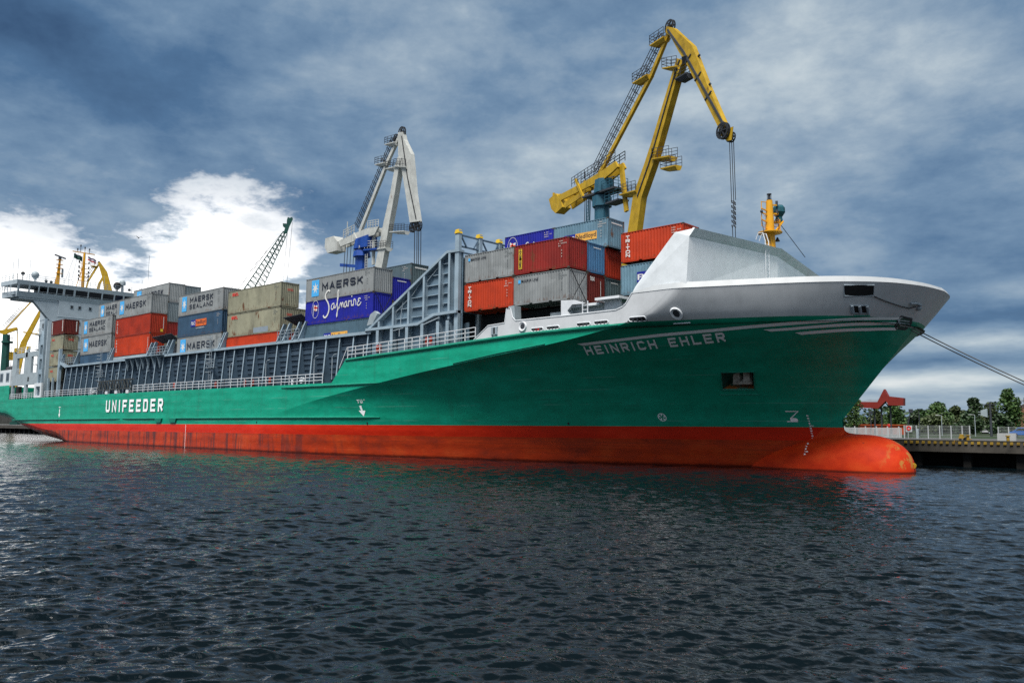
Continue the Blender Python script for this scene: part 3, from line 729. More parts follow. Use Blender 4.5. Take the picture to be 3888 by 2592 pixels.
for k in range(5):
    a0 = 2*math.pi*k/5+.3; w.quad(P(a0, .06), P(a0-.28, .26), P(a0+.28, .26))
w.build('thruster_mark', LETTERW, ship)
w = MB()
for qd in ribbon([(-28.05, 4.5), (-27.2, 4.5), (-27.85, 3.95), (-27.85, 3.74)], .07): w.quad(*[on_hull(p.x, p.y) for p in qd])
for qd in ribbon([(-28.15, 3.72), (-27.4, 3.72)], .07): w.quad(*[on_hull(p.x, p.y) for p in qd])
w.quad(*[on_hull(-27.62+.26*math.cos(a), 3.86+.14*math.sin(a), .022) for a in [i*math.pi/6 for i in range(12)]])
w.build('bulb_mark', LETTERW, ship)
w = MB(); k = 0
z = 4.12
for i in range(16):
    zz_ = 4.12-.2*i*.98; txt = ['8', '6', '4', '2', '3M', '8', '6', '4', '2', '2M', '8', '6', '4', '2', '1M', '8'][i]
    if zz_ > 2.15: fm = lambda x, h, z0=zz_: on_hull(x, z0+h, .03)
    else:
        yb = lut([(0.0, 10.85), (.8, 10.95), (1.3, 11.15), (1.75, 11.45), (2.15, 12.0)], zz_); fm = lambda x, h, z0=zz_, y0=yb: (x+.15, y0-.12+h*.15, z0+h)
    word(w, txt, -26.72, -26.6 if len(txt) == 1 else -26.45, .11, .028, fm)
w.build('draft_marks', LETTERW, ship)
w = MB()
for i in range(22): w.box(-104.5, -104.36, -.012, .02, 2.95-.2*i*.7-.03, 2.95-.2*i*.7+.03)
w.build('draft_marks', LETTERW, ship)
# rubbing strakes
def strake(name, x0, x1, z0, z1, r=.13):
    w = MB(); n = max(2, int((x1-x0)/2)); pts = [(x0+(x1-x0)*i/n, hy(x0+(x1-x0)*i/n, z0+(z1-z0)*i/n)-.02, z0+(z1-z0)*i/n) for i in range(n+1)]
    w.tube(pts, [.05]+[r]*(n-1)+[.05], 8); return w.build(name, GREENP, ship, smooth=True)
for a in [(-173, -125.05, 3.5, 3.73), (-124.2, -111.2, 3.74, 3.79), (-108.9, -65.8, 3.8, 3.93), (-82, -64.7, 7.2, 7.27)]: strake('rubbing_strake', *a)
w = MB(); X = [-70.1, -66, -62, -57, -51, -48, -45, -42, -39, -37, -36]
w.tube([(x, -.02, zd(x)-.12) for x in X], [.1]+[.16]*9+[.05], 8); w.build('rubbing_strake', GREENP, ship, smooth=True)
w = MB()
for x0, x1 in ((-113.2, -111.2), (-109.0, -106.9)):
    w.prism([(x0, -.22, 3.78), (x1, -.22, 3.78), (x1-.35, -.16, 3.25), (x0+.35, -.16, 3.25)], [(x0, .02, 3.78), (x1, .02, 3.78), (x1-.35, .02, 3.25), (x0+.35, .02, 3.25)])
w.build('fender_bracket', GREENP, ship)
w = MB(); w.tube([on_hull(x, z, .03) for x, z in [(-54.0, 8.72), (-48.5, 9.34), (-43.2, 9.82)]], .05, 6); w.build('knuckle_strip', GREENP, ship)
w = MB()
for x, z in ((-150, 3.3), (-87, 3.35), (-67.7, 3.35), (-45.3, 3.45)):
    w = MB(); w.ring(tuple(on_hull(x, z, .03)), .0, .11, 10, 1, .03); w.build('overboard_outlet', BLACK, ship)
# anchor pocket: the shell is cut here, the recess sits behind
A = [(-31.755, 6.15), (-29.465, 6.15), (-28.825, 7.43), (-31.115, 7.43)]
P0 = [on_hull(x, z, 0) for x, z in A]; d = Vector((.15, 1, 0)).normalized()*1.25
P1 = [p+d for p in P0]; P1[0] += Vector((.1, -.25, .55)); P1[1] += Vector((-.1, -.25, .55))
w = MB()
for i in (1, 2, 3): j = (i+1) % 4; w.quad(P0[i], P0[j], P1[j], P1[i])
w.quad(*P1)
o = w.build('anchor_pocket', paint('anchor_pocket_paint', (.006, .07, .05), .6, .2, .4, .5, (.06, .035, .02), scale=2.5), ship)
w = MB(); n = 6
for i in range(n):
    for j in range(3):
        B = lambda u, v: P0[0].lerp(P0[1], u).lerp(P1[0].lerp(P1[1], u), v); w.quad(B(i/n, j/3), B((i+1)/n, j/3), B((i+1)/n, (j+1)/3), B(i/n, (j+1)/3))
w.build('pocket_sill', paint('pocket_sill_paint', (.03, .22, .15), .6, .2, .3, 1.0, (.42, .13, .03), scale=3.2), o)
w = MB(); c = P1[0].lerp(P1[2], .5)-d*.55
for s_ in (-1, 1):
    w.prism([c+Vector((s_*.42-.28, -.1, -.35)), c+Vector((s_*.42+.28, -.1, -.35)), c+Vector((s_*.42+.26, -.1, .38)), c+Vector((s_*.42-.26, -.1, .38))], [c+Vector((s_*.42-.28, .35, -.4)), c+Vector((s_*.42+.28, .35, -.4)), c+Vector((s_*.42+.26, .35, .4)), c+Vector((s_*.42-.26, .35, .4))])
w.tube([c+Vector((-.75, .1, -.4)), c+Vector((.75, .1, -.4))], .16, 8)
w.tube([c+Vector((0, .1, -.4)), c+Vector((0, .9, .3))], .15, 8)
w.build('anchor', paint('anchor_rusty_steel', (.30, .27, .23), .85, .3, .4, .5, (.12, .05, .02), scale=3), ship)
w = MB(); w.tube([on_hull(x, z, .0) for x, z in A+[A[0]]], .07, 6); w.tube([on_hull(-32.1, 5.78, .0), on_hull(-29.3, 5.78, 0)], .05, 6); w.build('anchor_pocket_rim', GREENP, o)
# openings in the bulwark, dark patches on the shell for the shade inside
def patch(w, A, off, n=8):
    """four-cornered patch laid on the curved shell"""
    B = lambda u, v: tuple((A[0][i]*(1-u)+A[1][i]*u)*(1-v)+(A[3][i]*(1-u)+A[2][i]*u)*v for i in (0, 1))
    for i in range(n):
        for j in range(3):
            w.quad(*[on_hull(*B(a/n, b/3), off) for a, b in ((i, j), (i+1, j), (i+1, j+1), (i, j+1))])
def slot(x0, x1, z0, z1, name='mooring_port'):
    w = MB(); r = (z1-z0)/2; pts = []
    for k in range(9): a = math.pi/2+math.pi*k/8; pts.append((x0+r+r*math.cos(a), (z0+z1)/2+r*math.sin(a)))
    for k in range(9): a = -math.pi/2+math.pi*k/8; pts.append((x1-r+r*math.cos(a), (z0+z1)/2+r*math.sin(a)))
    F_ = lambda p, o: on_hull(p[0], p[1], o)
    w.tube([F_(p, .02) for p in pts+[pts[0]]], .045, 6, cap=False); rim = w.build(name, RAILW, ship)
    w = MB(); patch(w, [(x0, z0), (x1, z0), (x1, z1), (x0, z1)], .02); w.build('port_opening', BLACK, rim)
    w = MB(); n = 3
    for k in range(n):
        x = x0+(x1-x0)*(k+1)/(n+1); w.tube([F_((x, z0+.03), .03), F_((x, z1-.03), .03)], .07, 6)
    w.build('port_roller', DKGREY if name == 'mooring_port' else RAILG, rim)
slot(-44.72, -43.4, 10.93, 11.2); slot(-43.05, -41.7, 10.95, 11.22); slot(-39.95, -38.6, 10.98, 11.26); slot(-38.25, -36.9, 10.99, 11.27)
w = MB(); w.quad(*[on_hull(x, z, .045) for x, z in [(-44.2, 10.95), (-43.75, 10.95), (-43.75, 11.17), (-44.2, 11.17)]]); w.build('winch_cover', paint('winch_red', (.35, .015, .012), .6), ship)
slot(-35.0, -33.6, 11.0, 11.3)
def fairlead(x, z, r):
    w = MB(); Pf = lambda a, rr, o: on_hull(x+rr*math.cos(a), z+rr*math.sin(a), o)
    n = 24
    for k in range(n):
        a0 = 2*math.pi*k/n; a1 = 2*math.pi*(k+1)/n
        w.quad(Pf(a0, r, .02), Pf(a1, r, .02), Pf(a1, r*.85, .14), Pf(a0, r*.85, .14)); w.quad(Pf(a0, r*.85, .14), Pf(a1, r*.85, .14), Pf(a1, r*.5, .06), Pf(a0, r*.5, .06))
    o = w.build('fairlead', RAILW, ship, smooth=True)
    w = MB(); w.quad(*[Pf(2*math.pi*k/n, r*.55, .07) for k in range(n)]); w.build('fairlead_opening', DKGREY, o)
    w = MB(); w.tube([on_hull(x-.6, z-.62, .06), on_hull(x+.6, z-.6, .06)], .05, 6); w.build('fairlead_ledge', RAILW, o)
fairlead(-45.62, 11.42, .44); fairlead(-31.4, 11.4, .42)
def panel_port(name, A, bars, rim=.06):
    w = MB(); w.tube([on_hull(x, z, .02) for x, z in A+[A[0]]], rim, 6, cap=False); o = w.build(name, RAILG, ship)
    w = MB(); patch(w, A, .03); w.build('port_opening', BLACK, o)
    if bars:
        w = MB()
        for f in bars: w.tube([on_hull(A[0][0]+(A[1][0]-A[0][0])*f, A[0][1]+.02, .07), on_hull(A[3][0]+(A[2][0]-A[3][0])*f, A[2][1]-.02, .07)], .11, 8)
        w.build('port_roller', RAILG, o)
panel_port('bow_window', [(-21.05, 12.2), (-19.62, 12.25), (-19.4, 12.9), (-20.9, 12.88)], None)
panel_port('roller_fairlead', [(-21.0, 11.13), (-20.15, 11.16), (-20.05, 11.63), (-20.9, 11.6)], (.08, .5, .92))
panel_port('side_port', [(-49.2, 10.95), (-48.55, 10.97), (-48.55, 11.6), (-49.2, 11.58)], (.15, .85))
w = MB(); w.tube([on_hull(-20.95, 10.98, .04), on_hull(-20.2, 11.02, .04)], .05, 6); w.build('fairlead_ledge', GREENP, ship)
w = MB(); c = on_hull(-18.15, 11.82, .0); w.ball(c, .24, 12, 8); w.tube([on_hull(-18.0, 12.0, .05), on_hull(-18.1, 12.06, .1), on_hull(-18.3, 11.98, .06)], .1, 8); w.build('anchor_line_fairlead', RAILG, ship, smooth=True)
w = MB(); pts = [(-19.6, 12.22), (-19.25, 12.0), (-18.75, 11.76), (-18.45, 11.7), (-18.2, 11.86)]
w.tube([on_hull(x, z, .06) for x, z in pts], .035, 6); tag(w.build('mooring_rope', CABLE), 'thin dark line hanging across the grey bow from the square window', 'rope')
# ------------------------------------------------------------------ breakwater on the forecastle
w = MB()
w.prism([(-34.72, .02, 13.12), (-34.5, .12, 13.6), (-31.3, .5, 17.3), (-29.75, .7, 17.42), (-30.1, .5, 16.85), (-30.4, .42, 13.3)], [(-34.72, .2, 13.12), (-34.5, .3, 13.6), (-31.3, .7, 17.3), (-29.95, .9, 17.42), (-30.25, .7, 16.85), (-30.5, .62, 13.3)])
wing = w.build('breakwater', WHITE, ship)
w = MB()
for s_, ex in ((0, 0.0), (1, -1.1)):
    Y = lambda y: 2*CY-y if s_ else y
    w.prism([(-30.4+ex, Y(.42), 13.0), (-30.1+ex, Y(.5), 16.88), (-30.3+ex, Y(.5), 16.88), (-30.6+ex, Y(.42), 13.0)], [(-29.45, Y(CY), 13.0), (-29.4, Y(CY), 17.35), (-29.6, Y(CY), 17.35), (-29.7, Y(CY), 13.0)])
w.build('breakwater_wall', paint('breakwater_lit_white', (.80, .83, .85), .45, .04, .15, bump_=.1), wing)  # white raised above the wing's, light put into this face's colour
w = MB()
for s_, ex in ((0, 0.0), (1, -1.1)):
    Y = lambda y: 2*CY-y if s_ else y
    w.prism([(-30.08+ex, Y(.5), 16.85), (-29.75+ex, Y(.7), 17.45), (-29.9+ex, Y(.7), 17.5), (-30.25+ex, Y(.5), 16.92)], [(-29.38, Y(CY), 17.33), (-29.0, Y(CY), 17.9), (-29.15, Y(CY), 17.95), (-29.55, Y(CY), 17.4)])
w.build('breakwater_lip', WHITE, wing)
w = MB(); w.tube([(-29.3, 11, 14.6), (-29.3, 11, 18.2), (-29.5, 11, 18.9), (-29.9, 11, 18.9), (-30.1, 11, 18.4)], .04, 6); w.tube([(-29.3, 11.6, 14.6), (-29.3, 11.6, 18.2), (-29.5, 11.6, 18.9), (-29.9, 11.6, 18.9), (-30.1, 11.6, 18.4)], .04, 6)
for k in range(10): w.bar((-29.3, 11, 14.8+.35*k), (-29.3, 11.6, 14.8+.35*k), .03)
w.build('breakwater_ladder', RAILW, ship)
w = MB(); w.tube([(-29.2, 11.2, 14.9), (-29.1, 13.0, 14.75)], .05, 6); w.build('breakwater_step', RAILW, ship)
# foremast
w = MB(); mx_, my_ = -30.0, 13.4
w.tube([(mx_, my_, 13.2), (mx_, my_, 18.2), (mx_, my_, 20.4), (mx_, my_, 22.15)], [.52, .44, .34, .26], 12)
mast = w.build('foremast', YELLOW, ship, smooth=True)
w = MB(); w.ring((mx_, my_, 19.35), .3, 1.0, 16, 2, .08); w.prism([(mx_+.1, my_+.3, 19.4), (mx_+.5, my_+1.3, 20.55), (mx_+.7, my_+1.2, 20.55), (mx_+.3, my_+.2, 19.4)], [(mx_+.1, my_+.3, 19.25), (mx_+.5, my_+1.3, 20.45), (mx_+.7, my_+1.2, 20.45), (mx_+.3, my_+.2, 19.25)])
w.box(mx_-.3, mx_+.3, my_+1.0, my_+1.7, 20.5, 20.56)
for z_ in (21.0, 21.75): w.bar((mx_, my_, z_), (mx_+.3, my_+.75, z_+.1), .12)
for z_ in (20.9, 20.3, 21.25): w.bar((mx_, my_, z_-.1), (mx_-.3, my_-.85, z_+.12), .09)
w.build('mast_platform', YELLOW, mast)
w = MB()
for z_ in (19.8, 20.2, 20.6, 21.0): w.tube([(mx_+.3*math.cos(a)*2.2+.0, my_+.55*math.sin(a)*1.6, z_) for a in [math.pi*(.1+.8*i/8) for i in range(9)]], .025, 5)
w.rail([(mx_+.8, my_+.2, 19.43), (mx_+.3, my_+1.0, 19.43), (mx_-.5, my_+.9, 19.43)], 1.0, 3, .8, .05)
w.tube([(mx_-.35, my_-.75, 22.0), (mx_-.35, my_-.75, 19.9), (mx_-.1, my_-.35, 19.7)], .035, 5); w.tube([(mx_-.2, my_-.2, 22.0), (mx_-.35, my_-.75, 21.95)], .035, 5); w.tube([(mx_-.2, my_-.2, 20.4), (mx_-.35, my_-.75, 20.4)], .035, 5)
w.build('mast_rail', YELLOW, mast)
w = MB(); w.tube([(mx_, my_, 22.15), (mx_, my_, 22.25)], .2, 10); w.tube([(mx_, my_, 22.3), (mx_, my_, 22.6)], .11, 10); w.tube([(mx_, my_, 22.66), (mx_, my_, 22.72)], .2, 10)
for a in range(4): w.bar((mx_+.17*math.cos(a*1.57), my_+.17*math.sin(a*1.57), 22.2), (mx_+.17*math.cos(a*1.57), my_+.17*math.sin(a*1.57), 22.7), .03)
w.tube([(mx_+.3, my_+.75, 21.9), (mx_+.3, my_+.75, 22.2)], .11, 8); w.tube([(mx_+.3, my_+.75, 21.15), (mx_+.3, my_+.75, 21.45)], .12, 8); w.ball((mx_-.3, my_-.85, 21.1), .13, 8, 6)
w.build('mast_lamp', DKGREY, mast)
w = MB(); w.tube([(mx_+.2, my_+1.35, 20.58), (mx_+.2, my_+1.35, 20.75), (mx_+.2, my_+1.35, 20.95), (mx_+.2, my_+1.35, 21.35), (mx_+.2, my_+1.35, 21.75), (mx_+.2, my_+1.35, 21.95)], [.3, .3, .26, .52, .5, .35], 12)
w.build('searchlight_cover', paint('cover_teal_canvas', (.012, .075, .10), .8, .25, scale=3), mast, smooth=True)
w = MB(); w.tube([(mx_+.3, my_+.75, 18.75), (mx_+.3, my_+.75, 18.95), (mx_+.3, my_+.75, 19.1)], [.22, .12, .05], 10); w.build('mast_bell', CABLE, mast)
w = MB(); w.bar((mx_+.2, my_+1.3, 20.5), (-28.4, 16.6, 17.6), .04); w.bar((mx_-.3, my_-.85, 20.45), (-29.6, 11.9, 17.6), .04); w.bar((mx_+.3, my_+.75, 21.0), (mx_+.1, my_+.35, 20.0), .03); w.bar((mx_, my_-.3, 19.3), (-29.5, 12.7, 17.7), .03); w.build('mast_stay', CABLE, mast)
# ------------------------------------------------------------------ hatch coaming with its web frames
def coaming():
    w = MB()
    CX0, CX1 = -149.2, -67.2; ZC = 12.52
    
    w.prism([(CX0, 1.4, 7.4), (CX0, .91, 10.8), (CX0, .86, ZC), (CX0, 1.1, ZC), (CX0, 1.8, 7.4)], [(CX1, 1.4, 7.4), (CX1, .91, 10.8), (CX1, .86, ZC), (CX1, 1.1, ZC), (CX1, 1.8, 7.4)])
    n = 34; xsx = [CX0+(CX1-CX0)*i/n for i in range(n+1)]
    for x in xsx:                                                   # stepped stiffeners on the plate
        pass
    for i, (a, b) in enumerate(zip(xsx, xsx[1:])):
        for k in range(8):
            z = 8.0+.58*k; y = lut([(7.4, 1.4), (10.8, .91), (ZC, .86)], z); cut_ = .18 if (i+k) % 3 else .02
            w.box(a+.04, b-.25-(b-a)*cut_, y-.10, y+.02, z, z+.045)
    o = w.build('hatch_coaming', paint('coaming_plate_paint', (.052, .082, .118), .55, .14, .3, .05), ship)
    for x in xsx:
        w = MB(); w.prism([(x-.02, .2, 7.42), (x-.02, .62, ZC-.02), (x-.02, .9, ZC-.02), (x-.02, 1.5, 7.42)], [(x+.02, .2, 7.42), (x+.02, .62, ZC-.02), (x+.02, .9, ZC-.02), (x+.02, 1.5, 7.42)])
        w.cur = 1; w.prism([(x-.085, .14, 7.42), (x+.085, .14, 7.42), (x+.085, .2, 7.42), (x-.085, .2, 7.42)], [(x-.085, .56, ZC-.02), (x+.085, .56, ZC-.02), (x+.085, .62, ZC-.02), (x-.085, .62, ZC-.02)])
        w.build('web_frame', [BLUEGREY, BLUEGREY_L], o)
    w = MB(); w.box(CX0-.2, CX1+.6, .42, 1.15, ZC, ZC+.07); w.box(CX0-.2, CX1+.6, .40, .46, ZC-.22, ZC+.09)
    w.build('coaming_top_rail', BLUEGREY_L, o)
    w = MB()                                                       # outrigger brackets under the wider gap between the bays
    for k in range(7):
        x = -124.3+k*1.75; w.prism([(x-.02, -.1, ZC-.03), (x-.02, .6, ZC-.03), (x-.02, .4, 10.7)], [(x+.02, -.1, ZC-.03), (x+.02, .6, ZC-.03), (x+.02, .4, 10.7)])
    w.box(-125, -112.5, -.16, .42, ZC-.01, ZC+.06); w.build('outrigger', BLUEGREY_L, o)
    for x in (-133.6, -98.9):
        w = MB(); w.ladder((x, .1, 7.5), (x, .1, 14.3), .5, (1, 0, 0), .35, .05)
        for k in range(9): z = 9.6+k*.55; w.tube([(x+.38*math.sin(a), .1-.42*(1-math.cos(a))*.9, z) for a in [-2.6+5.2*i/8 for i in range(9)]], .02, 4)
        w.rail([(x-.5, -.1, 10.2), (x+1.4, -.1, 10.2)], 1.0, 3, .7, .04); w.box(x-.5, x+1.4, -.1, .3, 10.15, 10.2)
        w.build('access_ladder', RAILG, o)
    for x in (-128.6, -118, -111.2, -94.6, -86.3, -76.5, -73.2): w = MB(); w.tube([(x, .5, 7.9), (x, .5, 10.2), (x+.25, .5, 10.5), (x+.6, .6, 10.6)], .05, 6); w.build('vent_pipe', RAILG, o)
    w = MB(); w.prism([(-149.4, .3, 7.4), (-149.4, .86, 12.6), (-149.4, 1.6, 12.6), (-149.4, 1.6, 7.4)], [(-149.1, .3, 7.4), (-149.1, .86, 12.6), (-149.1, 1.6, 12.6), (-149.1, 1.6, 7.4)])
    w.build('coaming_end', BLUEGREY, o)
    # hatch covers below the stacks
    w = MB()
    for x0, x1, zt in ((-144.7, -132.4, 11.1), (-131.1, -118.8, 13.1), (-110.1, -97.95, 11.75), (-96.75, -84.4, 10.95), (-79.15, -67.05, 11.45)):
        w.box(x0, x1, 1.15, 2*CY-1.15, 9.6, zt)
    w.box(-131.1, -118.8, .9, 1.3, ZC+.2, 13.1); w.build('hatch_cover', LGREY, o)
    return o
coam = coaming()
# sloping wing wall and cell guide tower forward of the open bays
def wing_wall():
    w = MB(); Y0, Y1 = .95, 1.05
    poly = [(-67.2, 12.4), (-55.55, 19.2), (-53.95, 19.15), (-53.95, 10.3), (-67.2, 10.1)]
    w.prism([(x, Y0, z) for x, z in poly], [(x, Y1, z) for x, z in poly])
    w.box(-67.2, -53.95, 1.85, 1.95, 9.9, 12.6)
    o = w.build('wing_wall', paint('wing_wall_paint', (.12, .18, .235), .5, .12, .25, .05), ship)
    w = MB(); top = lambda x: 12.55+(x+67.2)*(19.25-12.55)/(67.2-55.55) if x < -55.55 else 19.2
    vx = [-65.4, -63.2, -60.9, -58.7, -56.5, -55.2]
    for x in vx:
        w.box(x-.03, x+.03, .45, Y0, 12.9, top(x)-.05); w.box(x-.13, x+.13, .42, .46, 12.9, top(x)-.1)
        w.box(x-.05, x+.05, .3, Y0+.9, 10.0, 12.6); w.box(x-.2, x+.2, .28, .33, 10.0, 12.75)
    vs = [-67.2]+vx
    for a, b in zip(vs, vs[1:]):
        z = 13.5
        while z < top(a)-.2: w.box(a+.1, b-.1, .75, Y0, z, z+.06); z += .93
        for z in (10.9, 11.7): w.box(a+.1, b-.15, 1.6, 1.87, z, z+.06)
    w.build('wing_wall_stiffener', BLUEGREY_L, o)
    w = MB(); w.prism([(-67.6, .4, 12.62), (-55.55, .4, 19.3), (-53.9, .4, 19.22), (-53.9, .4, 19.0), (-55.5, .4, 19.05), (-67.4, .4, 12.45)], [(-67.6, 1.1, 12.62), (-55.55, 1.1, 19.3), (-53.9, 1.1, 19.22), (-53.9, 1.1, 19.0), (-55.5, 1.1, 19.05), (-67.4, 1.1, 12.45)])
    w.box(-67.3, -59.3, .25, 1.0, 12.6, 12.86); w.prism([(-59.3, .25, 12.6), (-59.3, .25, 12.86), (-57.2, .25, 13.55), (-54, .25, 13.6), (-54, .25, 13.35), (-57, .25, 13.3)], [(-59.3, 1, 12.6), (-59.3, 1, 12.86), (-57.2, 1, 13.55), (-54, 1, 13.6), (-54, 1, 13.35), (-57, 1, 13.3)])
    w.build('wing_wall_flange', BLUEGREY_L, o)
    w = MB()
    for k in range(1): w.tube([(-62.0, .7, 15.2), (-62.3, .7, 13.8), (-62.3, .7, 12.9), (-62.0, .3, 12.3), (-62, .3, 11.7)], .04, 5)
    w.bar((-60.7, .7, 15.6), (-58.8, .7, 17.4), .06); w.bar((-63.1, .7, 14.2), (-61.1, .7, 15.4), .06); w.bar((-58.5, .7, 16.8), (-57, .7, 17.9), .06); w.bar((-58.5, .3, 12.6), (-56.3, .3, 13.1), .09); w.bar((-62.9, .3, 12.35), (-61.4, .3, 12.5), .07)
    w.build('wing_wall_pipe', RAILG, o)
    w = MB()                                                       # guide posts and the bridge between them
    tw = None
    for i in range(9):
        y = .65+2.72*i; w = MB(); w.box(-54.5, -54.0, y-.18, y+.18, 10.0, 21.05); p = w.build('guide_post', BLUEGREY_L, ship); tw = tw or p
    w = MB()
    for z in (18.4, 19.0, 19.55, 20.6): w.box(-54.35, -54.15, .65, 25.8, z, z+.12)
    w.box(-54.3, -54.2, .65, 25.8, 13.5, 18.6)
    for i in range(9):
        y = .65+2.72*i; w.bar((-54.1, y+.25, 20.5), (-54.1, y+.9, 19.6), .12); w.bar((-54.1, y+2.4, 20.5), (-54.1, y+1.8, 19.6), .12)
    w.build('guide_cross_beam', BLUEGREY, tw)
    for i in range(9): w = MB(); y = .65+2.72*i; w.prism([(-54.55, y-.25, 20.75), (-53.95, y-.25, 20.75), (-53.95, y+.25, 20.75), (-54.55, y+.25, 20.75)], [(-54.45, y-.2, 21.12), (-54.05, y-.2, 21.12), (-54.05, y+.2, 21.12), (-54.45, y+.2, 21.12)]); w.build('guide_cap', paint('guide_cap_yellow', (.55, .36, .02), .5), tw)
wing_wall()
# near black box for the shaded void below the forward stacks, and supports
w = MB(); w.box(-66.5, -36.3, 3.4, 2*CY-3.4, 9.9, 13.3); w.box(-54.9, -54.5, 1.9, 24, 10, 13.6); w.box(-41.2, -34.2, 5.4, 2*CY-5.4, 10.4, 14.0); w.build('forward_hatch', paint('forward_hatch_shade', (.02, .022, .025), .7, .2), ship)
w = MB(); w.prism([(-46.95, .1, 10.7), (-46.55, .1, 10.7), (-46.7, .1, 13.3), (-47.4, .1, 13.3)], [(-46.95, .9, 10.7), (-46.55, .9, 10.7), (-46.7, .9, 13.3), (-47.4, .9, 13.3)])
w.box(-44.0, -42.9, 1.6, 2.4, 10.6, 12.6); w.build('deck_support', LGREY, ship)
w = MB()
w.prism([(-41.75, .25, 11.9), (-41.75, .25, 13.28), (-40.5, .25, 13.2), (-39.3, .25, 12.8), (-40.6, .25, 12.85), (-41.1, .25, 12.4), (-40.9, .25, 11.9)], [(-41.75, .6, 11.9), (-41.75, .6, 13.28), (-40.5, .6, 13.2), (-39.3, .6, 12.8), (-40.6, .6, 12.85), (-41.1, .6, 12.4), (-40.9, .6, 11.9)])
w.box(-41.7, -38.2, .6, 3.4, 12.65, 12.85); w.box(-41.6, -36.2, 1.3, 1.5, 10.8, 12.7); w.box(-38.4, -36.1, .3, 3.4, 12.95, 13.15); w.box(-37.9, -36.4, .9, 1.1, 11.8, 12.95)
pl = w.build('lashing_platform', RAILW, ship)
w = MB(); w.ladder((-39.15, .05, 11.95), (-39.15, .05, 12.95), .5, (1, 0, 0), .3, .07); w.build('access_ladder', RAILW, pl)
# deck rails, gangway
w = MB(); w.rail([(x, .06, zd(x)) for x in (-157.3, -147, -134.3)], 1.05, 3, 1.6, .06); w.build('deck_rail', RAILW, ship); w = MB(); w.rail([(x, .06, zd(x)) for x in (-121.3, -113, -95, -74.2)], 1.05, 3, 1.6, .06); w.build('deck_rail', RAILW, ship)
w = MB(); w.rail([(x, .08, zd(x)) for x in (-69.9, -66, -62, -56.5, -51.3)], 1.15, 3, 1.2, .06); w.bar((-70.0, .08, 11.1), (-71.3, .08, 9.0), .06); w.bar((-70, .3, 10.4), (-71.3, .3, 8.4), .06); w.build('deck_rail', RAILW, ship)
w = MB(); w.rail([(x, .08, zd(x)) for x in (-175.6, -162.4)], 1.0, 3, 1.3, .06); w.build('deck_rail', RAILW, ship)
w = MB(); x0, x1 = -133.8, -121.6
for z in (8.0, 9.3): w.bar((x0, -.1, z+.1), (x1, -.1, z+.2), .12); w.bar((x0, .3, z+.1), (x1, .3, z+.2), .12)
for k in range(12):
    a = x0+(x1-x0)*k/12; b = a+(x1-x0)/24; w.bar((a, -.1, 8.15), (b, -.1, 9.4), .09); w.bar((b, -.1, 9.4), (a+(x1-x0)/12, -.1, 8.2), .09)
w.build('gangway', paint('gangway_dark_alloy', (.05, .055, .055), .6, .2), ship)
w = MB()
for x in (-131, -127.5, -123.5): w = MB(); w.box(x, x+.9, -.05, .4, 7.45, 8.0); w.build('gangway_rest', RAILW, ship)
for p, q_, r_ in (((-137.2, .3, 7.5), (-137.2, .3, 8.5), .2), ((-78.3, .1, 7.95), (-78.3, .35, 7.95), .35), ((-136, .1, 7.9), (-136, .35, 7.9), .3), ((-80.1, .2, 7.5), (-80.1, .2, 8.2), .16)): w = MB(); w.tube([p, q_], r_, 12); w.build('deck_fitting', RAILW, ship)
w = MB()
for x, z in ((-108.9, 8.2), (-97.6, 8.0), (-90.5, 8.0), (-88.7, 8.0), (-85, 8.1), (-65.3, zd(-65.3)+.65), (-64.9, zd(-65)+.65), (-58, zd(-58)+.65), (-57.4, zd(-57.4)+.65)):
    w = MB(); w.tube([(x, .3, z-.35), (x, .3, z+.25), (x, .3, z+.35)], [.16, .16, .06], 8); w.build('fire_extinguisher', paint('safety_red', (.35, .03, .012), .5), ship)
# lashing bays between the stacks
def lash_bay(x0, x1, z=12.6, brackets=True, plates=True):
    o = None
    for x in ((x0, x0+1.2, x1-1.2, x1) if brackets else (x0, x1)):
        w = MB(); w.prism([(x-.1, .35, z), (x+.1, .35, z), (x+.1, 1.1, z), (x-.1, 1.1, z)], [(x+.65, .75, z+2.0), (x+.85, .75, z+2.0), (x+.85, 1.1, z+2.0), (x+.65, 1.1, z+2.0)])
        o = w.build('lashing_bracket', BLUEGREY_L, ship)
    w = MB(); w.rail([(x0, .45, z+.05), (x1, .45, z+.05)], 1.15, 3, .8, .05); w.build('lashing_rail', RAILG, o)
    w = MB(); w.tube([(x0+1.5, 1.6, z+.4), (x1-1.5, 1.6, z+.4)], .3, 8); w.box(x0+1, x1-1, 2.0, 2.2, z, z+1.6); w.build('lashing_gear', DKGREY, o)
    if plates:
        w = MB(); w.prism([(x0+.2, 1.0, z+2.75), (x1-.5, 1.0, z+2.9), (x1-.1, 2.2, z+2.0), (x0+1.1, 2.2, z+1.9)], [(x0+.2, 1.0, z+2.82), (x1-.5, 1.0, z+2.97), (x1-.1, 2.2, z+2.07), (x0+1.1, 2.2, z+1.97)]); w.build('deflector_plate', DKGREY, o)
        w = MB(); w.box(x0+1.2, x1+.6, 2.4, 24.4, z, z+2.9); w.build('hatch_end', paint('hatch_end_olive', (.10, .11, .085), .6), o)
lash_bay(-118.3, -111.6); lash_bay(-84.0, -79.6); lash_bay(-132.1, -131.4, brackets=False, plates=False); lash_bay(-97.6, -97.1, brackets=False, plates=False)
lash_bay(-152.2, -145.6, 12.7, brackets=False, plates=False)
